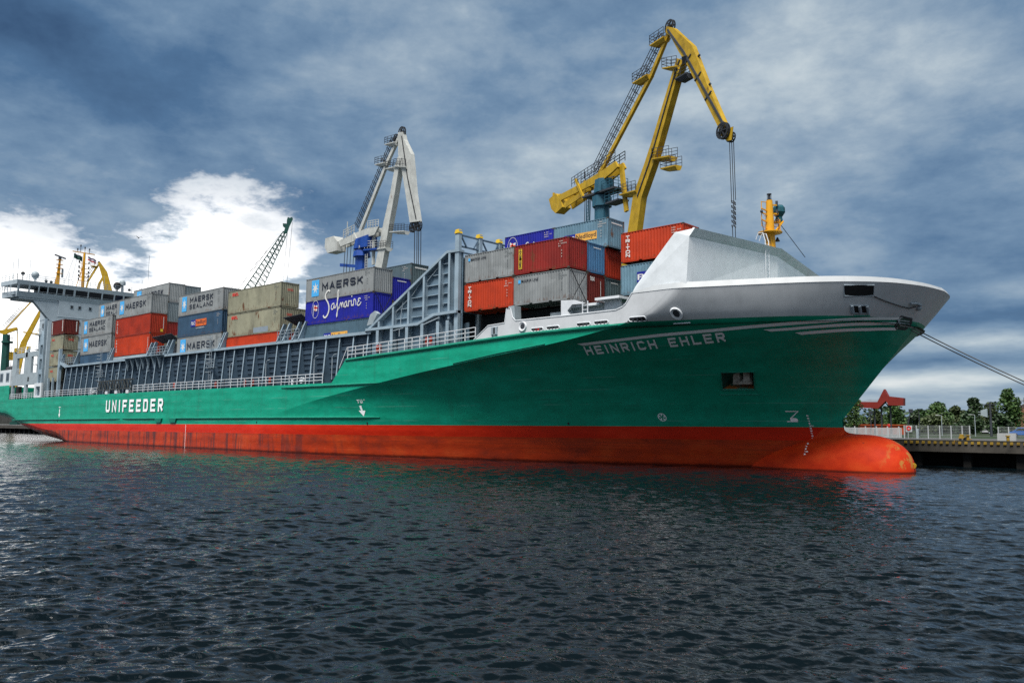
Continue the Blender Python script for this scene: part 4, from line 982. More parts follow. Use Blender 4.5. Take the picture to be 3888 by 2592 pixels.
w = MB(); w.prism([(-67.4, .5, 13.2), (-66.5, .5, 13.3), (-65.7, .5, 14.3), (-66.2, .5, 14.6), (-66.9, .5, 14.3)], [(-67.4, .9, 13.2), (-66.5, .9, 13.3), (-65.7, .9, 14.3), (-66.2, .9, 14.6), (-66.9, .9, 14.3)]); w.build('lashing_bracket', LGREY, ship)
# ------------------------------------------------------------------ deckhouse, bridge
w = MB(); w.box(-180, -170, 5.7, 21.1, 7.2, 26.3)
for z in (11.5, 14.4, 17.3, 20.2, 23.2): w.box(-180.05, -169.95, 5.65, 21.15, z, z+.07)
HOUSEP = paint('deckhouse_shaded_white', (.35, .41, .455), .45, .05, .12)  # white dulled to blue grey, its shade put into the colour
house = w.build('deckhouse', HOUSEP, ship)
for z in (24.95, 21.9, 19.0):
    for y in (7.77, 9.2, 11.15, 13.4, 15.5, 17.5):
        w = MB(); w.box(-169.99, -169.93, y-.05, y+.55, z, z+.7); f = w.build('window', RAILG, house)
        w = MB(); w.box(-169.92, -169.915, y+.04, y+.46, z+.09, z+.61); w.build('pane', GLASS, f)
for z in (21.6, 18.6, 15.6):
    for x in (-178.2, -174.4):
        w = MB(); w.box(x, x+.8, 5.62, 5.69, z, z+.9); f = w.build('window', RAILG, house)
        w = MB(); w.box(x+.1, x+.7, 5.605, 5.615, z+.1, z+.8); w.build('pane', GLASS, f)
w = MB()
for z in (20.25, 17.35, 14.45): w.box(-180, -170.5, 4.9, 5.65, z-.1, z); w.rail([(-180, 4.95, z), (-170.6, 4.95, z)], 1.05, 3, 1.5, .05)
w.build('house_gallery', RAILW, house)
# wheelhouse: windows all round the front, wings out to the ship's side
Y0, Y1 = -1.65, 2*CY+1.65
w = MB()
w.prism([(-170, Y0, 26.25), (-170, Y1, 26.25), (-169.7, Y1, 27.3), (-169.7, Y0, 27.3)], [(-175, Y0-1, 26.25), (-175, Y1+1, 26.25), (-175, Y1+1, 27.3), (-175, Y0-1, 27.3)])
w.prism([(-169.5, Y0-.2, 28.55), (-169.5, Y1+.2, 28.55), (-169.35, Y1+.2, 29.35), (-169.35, Y0-.2, 29.35)], [(-175.6, Y0-1.1, 28.55), (-175.6, Y1+1.1, 28.55), (-175.6, Y1+1.1, 29.35), (-175.6, Y0-1.1, 29.35)])
wh = w.build('wheelhouse', HOUSEP, ship)
w = MB(); w.box(-174.2, -172.6, 2.5, 24.3, 27.3, 28.55); w.build('wheelhouse_core', DKGREY, wh)
wins = [(-1.33, .2), (.43, 1.85), (2.04, 3.39), (3.58, 5.0), (5.14, 6.15), (6.53, 8.08), (8.42, 10.65), (10.85, 13.24), (13.5, 15.6), (15.85, 17.4), (17.65, 19.5), (19.8, 21.6), (21.9, 23.6), (23.9, 25.5), (25.8, 27.9)]
prev = Y0
for a, b in wins+[(Y1, Y1)]:
    if a-prev > .02: w = MB(); w.prism([(-169.7, prev, 27.3), (-169.7, a, 27.3), (-169.45, a, 28.55), (-169.45, prev, 28.55)], [(-169.9, prev, 27.3), (-169.9, a, 27.3), (-169.65, a, 28.55), (-169.65, prev, 28.55)]); w.build('window_mullion', HOUSEP, wh)
    prev = b
for x in (-171.6, -173.3, -175): w = MB(); w.box(x-.1, x+.1, Y0-.6, Y0-.5, 27.3, 28.55); w.build('window_mullion', HOUSEP, wh)
for a, b in wins[3:]:
    w = MB(); w.prism([(-169.76, a, 27.3), (-169.76, b, 27.3), (-169.51, b, 28.55), (-169.51, a, 28.55)], [(-169.8, a, 27.3), (-169.8, b, 27.3), (-169.55, b, 28.55), (-169.55, a, 28.55)]); w.build('window', GLASS, wh)
w = MB(); w.box(-174.9, -170.2, Y0-.4, 5, 26.6, 27.25); w.rail([(-169.6, Y0, 26.9), (-169.6, Y1, 26.9)], .6, 1, 2.2, .04); w.rail([(-169.5, Y0-.2, 29.35), (-169.5, Y1+.2, 29.35)], 1.1, 3, 1.6, .06); w.rail([(-169.5, Y0-.2, 29.35), (-175.5, Y0-1, 29.35)], 1.1, 3, 1.6, .06); w.rail([(-175.5, Y0-1.2, 27.3), (-171.5, Y0-1.2, 27.3)], 1, 3, 1.3, .06); w.build('bridge_rail', RAILG, wh)
w = MB(); w.prism([(-170.2, .9, 26.25), (-170.2, 5.7, 26.25), (-170.2, 5.7, 22.2), (-170.2, 4.3, 22.4)], [(-171.4, .9, 26.25), (-171.4, 5.7, 26.25), (-171.4, 5.7, 22.2), (-171.4, 4.3, 22.4)])
w.box(-175, -170.1, -1.2, 5.6, 25.95, 26.24); w.box(-171.5, -170.05, 4.1, 5.72, 7.4, 22.3); w.build('wing_brace', HOUSEP, wh)
# masts and aerials on the monkey island
w = MB(); w.prism([(-170.5, 5.05, 29.35), (-170.5, 5.75, 29.35), (-170.9, 5.75, 29.35), (-170.9, 5.05, 29.35)], [(-170.6, 5.45, 34.3), (-170.6, 5.75, 34.3), (-170.8, 5.75, 34.3), (-170.8, 5.45, 34.3)]); w.bar((-170.7, 4.9, 29.4), (-170.7, 5.5, 32), .16)
for z in (31.6, 32.6, 33.3, 34.2): w.box(-171, -170.4, 5.05, 6.15, z, z+.08)
rm = w.build('radar_mast', YELLOW, wh)
w = MB(); w.bar((-170.7, 4.65, 35.15), (-170.7, 6.65, 34.65), .25, .22); w.tube([(-170.7, 5.6, 34.3), (-170.7, 5.6, 34.85)], .28, 8); w.build('radar_scanner', DKGREY, rm)
w = MB(); w.box(-170.8, -170.6, 6.05, 6.35, 30.9, 32.6); w.build('radar_reflector', RAILG, rm)
w = MB(); w.tube([(-170.7, 10.0, 29.35), (-170.7, 10.0, 36.4)], [.34, .22], 8); w.bar((-170.7, 7.8, 36.35), (-170.7, 11.9, 36.3), .16); w.bar((-170.7, 8.8, 29.4), (-170.7, 9.8, 33.5), .1); w.ladder((-170.3, 9.5, 29.5), (-170.3, 9.7, 34.5), .4, (0, 1, 0))
for z in (30.8, 31.5, 32.3, 33.2, 34.2): w.bar((-170.7, 9.2, z), (-170.7, 10.9, z), .1)
sm_ = w.build('signal_mast', YELLOW, wh)
for y, z in ((9.25, 37.5), (10.05, 37.2), (10.9, 37.0), (8.7, 36.7)): w = MB(); w.tube([(-170.7, y, 36.35), (-170.7, y, z)], .05, 6); w.tube([(-170.7, y, z), (-170.7, y, z+.35)], .13, 8); w.build('mast_lamp', DKGREY, sm_)
for z in (30.9, 31.6, 32.4, 33.3, 34.3):
    for y in (9.15, 10.95): w = MB(); w.tube([(-170.7, y, z-.05), (-170.7, y, z+.4)], .14, 8); w.build('mast_lamp', DKGREY, sm_)
w = MB(); w.ball((-170.7, 1.5, 30.75), .68, 14, 9); w.tube([(-170.7, 1.5, 29.4), (-170.7, 1.5, 29.9), (-170.7, 1.5, 30.3)], [.1, .12, .6], 10); w.build('satellite_dome', LGREY, wh, smooth=True)
w = MB(); w.ball((-170.7, 17.6, 31.35), .62, 14, 9); w.tube([(-170.7, 17.6, 31.3), (-170.7, 17.6, 30.9)], .62, 12); w.tube([(-170.7, 17.6, 29.3), (-170.7, 17.6, 30.9)], .22, 8); w.build('satellite_dome', LGREY, wh, smooth=True)
w = MB(); w.ball((-170.7, 16.6, 30.65), .75, 12, 8); w.ball((-170.7, -.6, 30.75), .35, 10, 7); w.tube([(-170.7, -.6, 29.4), (-170.7, -.6, 30.5)], .06, 6); w.tube([(-170.7, 16.6, 29.4), (-170.7, 16.6, 30)], .15, 6); w.ball((-170.6, 19, 30.1), .3, 8, 6); w.ball((-170.6, 3.4, 29.8), .3, 8, 6); w.ball((-170.6, 4.3, 29.75), .3, 8, 6); w.build('compass_cover', BLACK, wh, smooth=True)
for y, z in ((-2.3, 32.7), (-1.5, 33.4), (.5, 33.5), (22.7, 37.8), (21.5, 32.4), (14, 32.2), (7.4, 32)): w = MB(); w.bar((-170.6, y, 29.4), (-170.6, y, z), .06); w.build('whip_aerial', RAILG, wh)
w = MB()
for p, q_ in (((-170.7, 8.4, 36.3), (-170.7, 6.6, 29.6)), ((-170.7, 8.9, 36.3), (-170.7, 7.9, 30.4)), ((-170.7, 11.8, 36.2), (-170.7, 12.4, 30))): w.bar(p, q_, .03)
w.build('signal_halyard', CABLE, wh)
def flag(y0, y1, z0, z1, cols, label):
    w = MB(); n = 8; rows = len(cols)
    for i in range(n):
        for r in range(rows):
            w.cur = r; f = lambda k: .18*math.sin(k*1.5); a = y0+(y1-y0)*i/n; b = y0+(y1-y0)*(i+1)/n; d = -.06*i
            za = z1+(z0-z1)*r/rows; zb = z1+(z0-z1)*(r+1)/rows
            w.quad((-170.4+f(i), a, za+d), (-170.4+f(i+1), b, za+d-.06), (-170.4+f(i+1), b, zb+d-.06), (-170.4+f(i), a, zb+d))
    o = w.build('flag', [paint('flag_cloth_%d_%d_%d' % tuple(int(c*99) for c in c3), c3, .8) for c3 in cols]); tag(o, label, 'flag')
flag(7.95, 9.6, 35.0, 35.95, [(.03, .05, .06), (.02, .07, .06), (.02, .06, .045)], 'dark green flag flying left of the signal mast above the bridge')
flag(10.55, 12.2, 34.9, 35.7, [(.05, .03, .08), (.55, .5, .55), (.45, .02, .02)], 'red and white striped flag flying right of the signal mast above the bridge')
# open structures along the starboard side aft
w = MB(); A0 = .35; A1 = .75
def wall(x0, x1, z0, z1): w.box(x0, x1, A0, A1, z0, z1)
wall(-176.3, -175.4, 7.3, 17.0); wall(-169.1, -168.1, 7.3, 16.6); wall(-162.6, -161.9, 7.4, 16.3)
wall(-175.4, -162.6, 15.0, 15.9); wall(-175.4, -169.1, 9.9, 12.0); wall(-168.1, -162.6, 9.9, 12.0); wall(-175.4, -173.8, 12.0, 15.0); wall(-169.7, -169.1, 12.0, 15.0); wall(-168.1, -166.0, 12.0, 15.0)
side = w.build('side_frame', LGREY, ship)
w = MB(); w.rail([(-176, .5, 15.95), (-162.2, .5, 15.95)], 1.0, 3, 2, .06); w.rail([(-173.8, .5, 12.0), (-169.7, .5, 12.0)], 1.0, 3, 1, .05); w.build('side_frame_rail', RAILW, side)
w = MB(); w.box(-175.6, -175.1, .3, .8, 16.3, 17.1); w.box(-168.9, -168.2, .3, .8, 16.4, 17.0); w.build('lashing_eye', paint('guide_cap_yellow', (.55, .36, .02), .5), side)
w = MB(); w.box(-167.4, -166.7, .33, .345, 10.5, 11.3); w.box(-173.5, -171.9, .36, .9, 7.4, 9.7); w.build('side_opening', BLACK, side)
w = MB()                                                           # lashing frame with round lightening holes
X0, X1 = -162.0, -160.0
ZZ = [8.0, 9.2, 12.6, 15.9, 18.6]
w.box(X0, X0+.35, .3, .7, 7.6, 18.7); w.box(X1-.35, X1, .3, .7, 7.6, 21.5)
for z in (9.0, 11.6, 14.3, 16.8): w.box(X0+.35, X1-.35, .34, .66, z, z+.8)
for z in (9.8, 12.4, 15.1):
    for k in range(6):
        a0 = math.pi*k/6; a1 = math.pi*(k+1)/6; r = .65; cx = (X0+X1)/2; P = lambda a: (cx+r*math.cos(a), z+.95+.95*math.sin(a)-.1)
w.prism([(X0+.35, .34, 17.6), (X1-.35, .34, 17.6), (X0+.35, .34, 19.4)], [(X0+.35, .66, 17.6), (X1-.35, .66, 17.6), (X0+.35, .66, 19.4)])
w.build('lashing_frame', BLUEGREY_L, ship)
w = MB(); w.box(-162.5, -161.8, .02, .3, 7.45, 10.0); w.box(-159.6, -158.95, .02, .3, 7.45, 10.0); w.box(-161.8, -159.6, .02, .3, 9.4, 10.0); w.box(-161.8, -159.6, .02, .3, 7.45, 7.8); w.build('side_gate', WHITE, ship)
w = MB(); w.box(-184, -176.1, .1, .5, 9.9, 13.0); aft = w.build('aft_house', WHITE, ship)
for x in (-182.3, -178.7):
    w = MB(); w.box(x, x+1.9, .07, .1, 10.7, 12.5); f = w.build('window', RAILG, aft); w = MB(); w.box(x+.2, x+1.7, .055, .068, 10.9, 12.3); w.build('pane', GLASS, f)
w = MB(); w.box(-159.3, -152.4, 1.3, 2.2, 7.4, 12.6); w.build('stack_void_fill', BLACK, ship)  # black block standing for the shaded void under the short stack
w = MB()
w.box(-152.5, -152.0, .3, .75, 7.4, 15.6); w.prism([(-152.0, .4, 13.4), (-149.4, .4, 12.7), (-149.4, .4, 12.2), (-151.6, .4, 12.9), (-152, .4, 12.2)], [(-152.0, .9, 13.4), (-149.4, .9, 12.7), (-149.4, .9, 12.2), (-151.6, .9, 12.9), (-152, .9, 12.2)])
for x in (-157.6, -155.5): w.box(x, x+.3, .5, .8, 7.4, 10.8)
w.build('stack_frame', BLUEGREY_L, ship)
w = MB(); w.tube([(-181.5, 1.2, 13.3), (-177.2, 1.2, 13.3)], [.5, .5], 10); w.ball((-179.5, 1.4, 13.2), .9, 12, 8, sq=(2.2, 1, .8)); tag(w.build('rescue_boat', paint('boat_cover_dark', (.03, .03, .035), .6), smooth=True), 'small dark covered boat stowed on the white aft house', 'boat')
# ------------------------------------------------------------------ containers
CW = 2.438
def corr(n, dpt):
    out = []
    for i in range(n):
        for f, d in ((0, 0), (.26, 0), (.5, 1), (.76, 1)): out.append(((i+f)/n, d*dpt))
    return out+[(1, 0)]
def cont_meshes(L, H, n):
    w = MB(); x0, x1 = -L/2+.08, L/2-.08; z0, z1 = .16, H-.09; P = corr(n, .036)
    for s in (-1, 1):
        for (a, d0), (b, d1) in zip(P, P[1:]):
            xa = x0+(x1-x0)*a; xb = x0+(x1-x0)*b; ya = s*(CW/2-.014-d0); yb = s*(CW/2-.014-d1)
            w.quad((xa, ya, z0), (xb, yb, z0), (xb, yb, z1), (xa, ya, z1))
    P = corr(9, .045); y0, y1 = -CW/2+.09, CW/2-.09
    for s in (-1, 1):
        for (a, d0), (b, d1) in zip(P, P[1:]):
            ya = y0+(y1-y0)*a; yb = y0+(y1-y0)*b; xa = s*(L/2-.02-d0); xb = s*(L/2-.02-d1)
            w.quad((xa, ya, z0), (xb, yb, z0), (xb, yb, z1), (xa, ya, z1))
    w.quad((x0, -CW/2+.03, H-.03), (x1, -CW/2+.03, H-.03), (x1, CW/2-.03, H-.03), (x0, CW/2-.03, H-.03)); w.quad((x0, -CW/2+.03, .12), (x1, -CW/2+.03, .12), (x1, CW/2-.03, .12), (x0, CW/2-.03, .12))
    body = w
    f = MB()
    for sx in (-1, 1):
        for sy in (-1, 1):
            X = sorted((sx*L/2, sx*(L/2-.14))); Y = sorted((sy*CW/2, sy*(CW/2-.12))); f.box(X[0], X[1], Y[0], Y[1], .11, H-.11)
    for sy in (-1, 1):
        Y = sorted((sy*CW/2, sy*(CW/2-.07))); f.box(-L/2+.14, L/2-.14, Y[0], Y[1], H-.075, H-.012)
        if L < 8:
            for a, b in ((-L/2+.14, -1.25), (-.9, .9), (1.25, L/2-.14)): f.box(a, b, Y[0], Y[1], .02, .17)
            f.box(-L/2+.14, L/2-.14, Y[0]+.02, Y[1]-.01, .12, .18)
        else: f.box(-L/2+.14, L/2-.14, Y[0], Y[1], .02, .17)
    for sx in (-1, 1):
        X = sorted((sx*L/2, sx*(L/2-.08))); f.box(X[0], X[1], -CW/2+.12, CW/2-.12, H-.11, H-.012); f.box(X[0], X[1], -CW/2+.12, CW/2-.12, .02, .17)
    f.cur = 1; c = f
    for sx in (-1, 1):
        for sy in (-1, 1):
            for z0_ in (0, H-.118):
                X = sorted((sx*(L/2+.004), sx*(L/2-.175))); Y = sorted((sy*(CW/2+.004), sy*(CW/2-.16))); c.box(X[0], X[1], Y[0], Y[1], z0_, z0_+.118)
    return body, f
DIM = {'40': (12.192, 2.591, 42), '40h': (12.192, 2.896, 42), '20': (6.058, 2.591, 20)}
CC = {'grey': ((.215, .23, .235), .10), 'red': ((.29, .022, .006), .10), 'orange': ((.40, .033, .006), .12), 'maroon': ((.19, .012, .008), .25), 'brown': ((.10, .010, .006), .3), 'cream': ((.235, .23, .165), .30),
      'blue': ((.008, .012, .26), .08), 'slate': ((.06, .11, .15), .10), 'navy': ((.03, .068, .12), .08), 'steel': ((.11, .20, .26), .15), 'teal': ((.07, .105, .115), .10), 'bluecap': ((.05, .15, .29), .12), 'grey2': ((.15, .185, .205), .2)}
CM = {k: paint('container_'+k, c, .55, .11, .45, r+.06, (.10, .038, .014), rnd=True, scale=.55, low_rust=.5) for k, (c, r) in CC.items()}
CM2 = {k: paint('container_frame_'+k, tuple(x*.85 for x in c), .5, .12, .2, min(r+.22, .5), (.10, .04, .015), rnd=True) for k, (c, r) in CC.items()}
CAST = paint('corner_casting_steel', (.06, .05, .04), .7, .3)
NAVYL = paint('lettering_dark_navy', (.012, .016, .03), .5, .05); SKYB = paint('panel_sky_blue', (.06, .36, .72), .5, .04); REDL = paint('lettering_red', (.62, .02, .015), .5, .05)
PBLUE = paint('panel_blue', (.012, .02, .22), .5, .05); PORG = paint('panel_orange', (.62, .12, .02), .5, .05); PAMB = paint('panel_amber', (.62, .32, .06), .5, .05); PYEL = paint('panel_yellow', (.60, .40, .03), .5, .08)
PALE = paint('lettering_pale', (.6, .6, .58), .6, .05); DKMK = paint('lettering_dim', (.10, .12, .13), .6, .1); PALR = paint('flag_red', (.6, .04, .02), .6)
PROTO = {}
MARK = paint('code_mark_faded', (.40, .37, .34), .6, .1)
def stroke(w, pts, r, fm):
    for qd in ribbon(pts, r): lay(w, [fm(p.x, p.y) for p in qd])
def bez(P, n=8):
    out = []
    for i in range(0, len(P)-3, 3):
        a, b, c, d = [Vector(p) for p in P[i:i+4]]
        for k in range(n): t = k/n; out.append(tuple(a*(1-t)**3+b*3*t*(1-t)**2+c*3*t*t*(1-t)+d*t**3))
    return out+[P[-1]]
def container(kind, colr, xf, row, z, label, art=(), group='containers stacked on the ship', xa=None, serial=True, door=None):
    L, H, n = DIM[kind]
    if kind not in PROTO: PROTO[kind] = cont_meshes(L, H, n)
    y = .97+CW/2+2.495*row; x = xf-L/2
    t = thing('shipping_container', (x, y, z), label, 'container', group)
    key = kind+'_me'
    if key not in PROTO:
        B, F_ = PROTO[kind]; obs = [B.build('body', CM[colr], t, True), F_.build('frame', [CM2[colr], CAST], t, True)]
        for o in obs:
            o.material_slots[0].link = 'OBJECT'
        obs[0].material_slots[0].material = CM[colr]; obs[1].material_slots[0].material = CM2[colr]
        PROTO[key] = obs
    else:
        for o, m_ in zip(PROTO[key], (CM[colr], CM2[colr])):
            c = o.copy(); COL.objects.link(c); c.parent = t; c.matrix_parent_inverse = Matrix(); c.material_slots[0].link = 'OBJECT'; c.material_slots[0].material = m_
    sd = lambda u, v: (-L/2+u*L, -CW/2-.004, v*H)          # point on the starboard side, fractions of length and height
    sd2 = lambda u, v: (-L/2+u*L, -CW/2-.010, v*H)
    sm = lambda a, b: (-L/2+a, -CW/2-.010, b)              # metres
    en = lambda u, v: (L/2+.004, -CW/2+u*CW, v*H)          # point on the forward end
    for a in art:
        k = a[0]
        if k == 'star':
            u0, u1, v0, v1 = a[1:]
            w = MB(); w.quad(sd(u0, v0), sd(u1, v0), sd(u1, v1), sd(u0, v1)); p = w.build('logo_panel', SKYB, t, True)
            w = MB(); cu = (u0+u1)/2; cv = (v0+v1)/2; ru = (u1-u0)*.46; rv = (v1-v0)*.36
            pts = []
            for i in range(14): r = 1 if i % 2 == 0 else .38; an = math.pi/2+math.pi*i/7; pts.append((cu+ru*r*math.cos(an), cv+rv*r*math.sin(an)))
            for i in range(14): w.quad(sd2(cu, cv), sd2(*pts[i]), sd2(*pts[(i+1) % 14]))
            w.build('star', PALE, p, True)
        elif k == 'word':                                  # block lettering
            txt, u0, u1, v0, v1, mt, sw = a[1:]
            w = MB(); word(w, txt, u0*L, u1*L, (v1-v0)*H, sw, lambda x_, z_: sm(x_, z_+v0*H), gap=.32); w.build('lettering', mt, t, True)
        elif k == 'vword':
            txt, u0, u1, v0, v1, mt, sw = a[1:]
            w = MB(); word(w, txt, u0*L, u1*L, (v1-v0)*H, sw, lambda x_, z_: sm(x_, z_+v0*H), vertical=True); w.build('lettering', mt, t, True)
        elif k == 'font':
            txt, u0, u1, v0, v1, mt, off = a[1:]
            w = MB(); ftext(w, txt, u0, u1, v0, v1, sd2, off); w.build('lettering', mt, t, True)
        elif k == 'panel':
            u0, u1, v0, v1, mt = a[1:]
            w = MB(); w.quad(sd(u0, v0), sd(u1, v0), sd(u1, v1), sd(u0, v1)); w.build('sign_panel', mt, t, True)
        elif k == 'eword':
            txt, u0, u1, v0, v1, mt, off = a[1:]
            w = MB(); ftext(w, txt, u0, u1, v0, v1, en, off); w.build('lettering', mt, t, True)
        elif k == 'epanel':
            u0, u1, v0, v1, mt = a[1:]
            w = MB(); w.quad(en(u0, v0), en(u1, v0), en(u1, v1), en(u0, v1)); w.build('marking', mt, t, True)
        elif k == 'script':                                # brush lettering and the flag in a ring
            w = MB(); s0, v0, sc = a[1:]
            fm = lambda a_, b_: sm(s0*L+a_*sc, v0*H+b_*sc)
            S_ = [(1.15, 2.75), (1.0, 3.05), (.35, 2.9), (.3, 2.3), (.3, 1.9), (1.1, 1.6), (1.05, .8), (1.0, .1), (.2, -.45), (0, .2)]
            stroke(w, bez(S_, 9), .20, fm)
            for st in ([(2.0, 1.35), (1.5, 1.5), (1.3, .75), (1.65, .7), (1.95, .7), (2.0, 1.1), (2.02, 1.35), (2.0, 1.0), (2.05, .7), (2.25, .85)],
                       [(2.25, .85), (2.7, 1.4), (3.0, 2.9), (2.7, 2.75), (2.4, 2.6), (2.75, .6), (2.6, -.1), (2.5, -.35), (2.35, .2), (2.95, .95)],
                       [(2.95, .95), (3.0, .8), (3.0, .75), (3.0, .7), (3.1, 1.5), (3.35, 1.5), (3.35, .75), (3.45, 1.5), (3.7, 1.5), (3.7, .75)],
                       [(4.3, 1.35), (3.95, 1.5), (3.75, .8), (4.0, .75), (4.25, .75), (4.3, 1.1), (4.32, 1.35), (4.3, 1.0), (4.35, .75), (4.5, .85)],
                       [(4.6, .75), (4.65, 1.0), (4.65, 1.2), (4.65, 1.4), (4.7, 1.2), (4.85, 1.45), (5.0, 1.3)], [(5.15, 1.4), (5.1, 1.1), (5.1, .8), (5.25, .8), (5.3, .8), (5.35, .85), (5.4, .95)],
                       [(5.5, .75), (5.55, 1.0), (5.55, 1.2), (5.55, 1.4), (5.6, 1.5), (5.95, 1.6), (5.95, .8)], [(6.75, 1.4), (6.3, 1.7), (6.2, 1.2), (6.5, 1.2), (6.1, 1.15), (6.1, .6), (6.5, .75), (6.65, .8), (6.7, .9), (6.85, 1.05)]):
                stroke(w, bez(st, 6), .12, fm)
            w.quad(fm(5.1, 1.75), fm(5.25, 1.75), fm(5.25, 1.9), fm(5.1, 1.9)); w.build('lettering', PALE, t, True)
            w = MB(); cx, cy = s0*L-1.55, v0*H+.98
            for i in range(28):
                a0 = 2*math.pi*i/28; a1 = 2*math.pi*(i+1)/28; w.quad(sm(cx+.62*math.cos(a0), cy+.96*math.sin(a0)), sm(cx+.66*math.cos(a0), cy+1.0*math.sin(a0)), sm(cx+.66*math.cos(a1), cy+1.0*math.sin(a1)), sm(cx+.62*math.cos(a1), cy+.96*math.sin(a1)))
            w.quad(sm(cx-.36, cy-.7), sm(cx-.3, cy-.7), sm(cx-.26, cy+.55), sm(cx-.34, cy+.55)); w.quad(sm(cx-.26, cy+.5), sm(cx+.05, cy+.38), sm(cx+.4, cy+.45), sm(cx+.36, cy-.18), sm(cx+.05, cy-.22), sm(cx-.28, cy-.1)); p = w.build('flag_ring', PALE, t, True)
            w = MB(); o_ = -.004; s3 = lambda a_, b_: (-L/2+a_, -CW/2-.014, b_); w.quad(s3(cx-.27, cy+.3), s3(cx+.38, cy+.22), s3(cx+.37, cy+.04), s3(cx-.27, cy+.1)); w.quad(s3(cx-.1, cy+.45), s3(cx+.06, cy+.4), s3(cx+.06, cy-.2), s3(cx-.1, cy-.16)); w.build('flag_cross', PALR, p, True)
    if serial and row == 0 or serial == 2:                 # rows of small code marks near the forward top corner
        rnd_ = random.Random(int(abs(x)*10+z*7)); w = MB()
        mt = MARK if colr in ('red', 'orange', 'maroon', 'brown', 'blue', 'navy', 'steel', 'slate', 'teal', 'bluecap') else DKMK
        for r in range(3):
            u = .905-.035*(kind == '20')
            nn = (4, 7, 4)[r]
            for i in range(nn):
                if rnd_.random() < .85: x_ = u*L+i*.13-.3; w.quad(sm(x_, H*.9-r*.2), sm(x_+.07, H*.9-r*.2), sm(x_+.07, H*.9-r*.2-.09), sm(x_, H*.9-r*.2-.09))
        for i in range(3): w.quad(sm(u*L, H*.6-i*.25), sm(u*L+.07, H*.6-i*.25), sm(u*L+.07, H*.6-i*.25-.1), sm(u*L, H*.6-i*.25-.1))
        w.build('code_marks', mt, t, True)
    return t
MSK = lambda l0=.09, l1=.205, t0=.255, t1=.85: [('star', l0, l1, .20, .90), ('word', 'MAERSK', t0, t1, .40, .72, NAVYL, .17)]
MSL = [('star', .08, .19, .20, .90), ('word', 'MAERSK', .265, .785, .56, .82, NAVYL, .15), ('word', 'SEALAND', .262, .785, .27, .48, NAVYL, .11)]
def PO(u0, um, u1, v0, v1, c2, t2, m2, h=1.0): return [('panel', u0, um, v0, v1, PBLUE), ('panel', um, u1, v0, v1, c2), ('font', 'P&O', u0+.012, um-.01, v0+.22*(v1-v0), v0+.78*(v1-v0), PALE, .012), ('font', t2, um+.014, u1-.014, v0+.12*(v1-v0), v0+.85*(v1-v0), m2, .012)]
SEAL = [('epanel', .35, .78, .84, .87, PALE)]
ST = [('vword', 'TRITON', .085, .145, .16, .88, PALE, .075)]
# forward stacks of twenty-foot boxes
container('20', 'orange', -47.63, 0, 13.42, 'bright orange container with white downward lettering, low beside the sloping wing wall', ST)
container('20', 'grey', -47.63, 0, 16.08, 'grey container with small dark line of lettering, standing on the low bright orange container', [('panel', .075, .115, .76, .86, SKYB), ('font', 'MAERSK LINE', .13, .45, .76, .85, NAVYL, .01)])
container('20', 'grey', -41.53, 0, 13.42, 'grey container with crossed lashing rods on its end, directly under the dark red container', [('panel', .085, .13, .73, .85, SKYB), ('font', 'MAERSK LINE', .145, .46, .75, .84, NAVYL, .01), ('epanel', .1, .13, .05, .06, DKMK)])
container('20', 'maroon', -41.53, 0, 16.08, 'dark red container with a narrow yellow upright sign, over a grey one', [('panel', .09, .155, .18, .86, PYEL), ('vword', 'TRANS', .105, .14, .55, .84, NAVYL, .04), ('panel', .1, .147, .48, .545, NAVYL), ('vword', 'OCEAN', .105, .14, .19, .47, NAVYL, .04)])
container('20', 'brown', -41.53, 1, 13.42, 'dark red container end with white code, between a grey and a grey green one', [('eword', 'tex', .15, .42, .76, .92, PALE, .02), ('epanel', .74, .77, .3, .8, PALE)])
container('20', 'bluecap', -41.53, 1, 16.06, 'mid blue container end beside the dark red container with yellow sign', SEAL)
container('20', 'teal', -41.53, 2, 13.35, 'grey green container end at the bottom, next to the white coded dark red end', SEAL)
container('20', 'red', -41.53, 2, 15.97, 'red container end below the blue grey container with an orange sign', ())
container('20', 'steel', -41.2, 2, 18.59, 'weathered blue grey container with orange and blue sign on top of the forward stack', PO(.2, .41, .8, .34, .62, PAMB, 'Nedlloyd', NAVYL)+[('epanel', .2, .85, .82, .86, PALE)], serial=2)
container('20', 'blue', -47.3, 2, 18.59, 'deep blue container, script half hidden, beside the yellow capped guide posts', [('script', .42, .18, .42)], serial=2)
container('20', 'slate', -47.63, 1, 13.42, 'blue grey container in the second row behind the low bright orange container', ())
container('20', 'steel', -33.85, 2, 14.13, 'blue grey container under the highest orange one, blue sign half cut by the breakwater', PO(.27, .72, .98, .38, .72, PAMB, 'Ned', NAVYL))
container('20', 'orange', -33.8, 2, 16.93, 'bright orange container with white downward lettering, highest one behind the white breakwater', ST, serial=2)
container('20', 'red', -33.8, 3, 16.6, 'red container end showing just above the white breakwater edge', ())
container('20', 'blue', -33.8, 4, 16.2, 'blue container end corner peeking above the white breakwater edge', ())
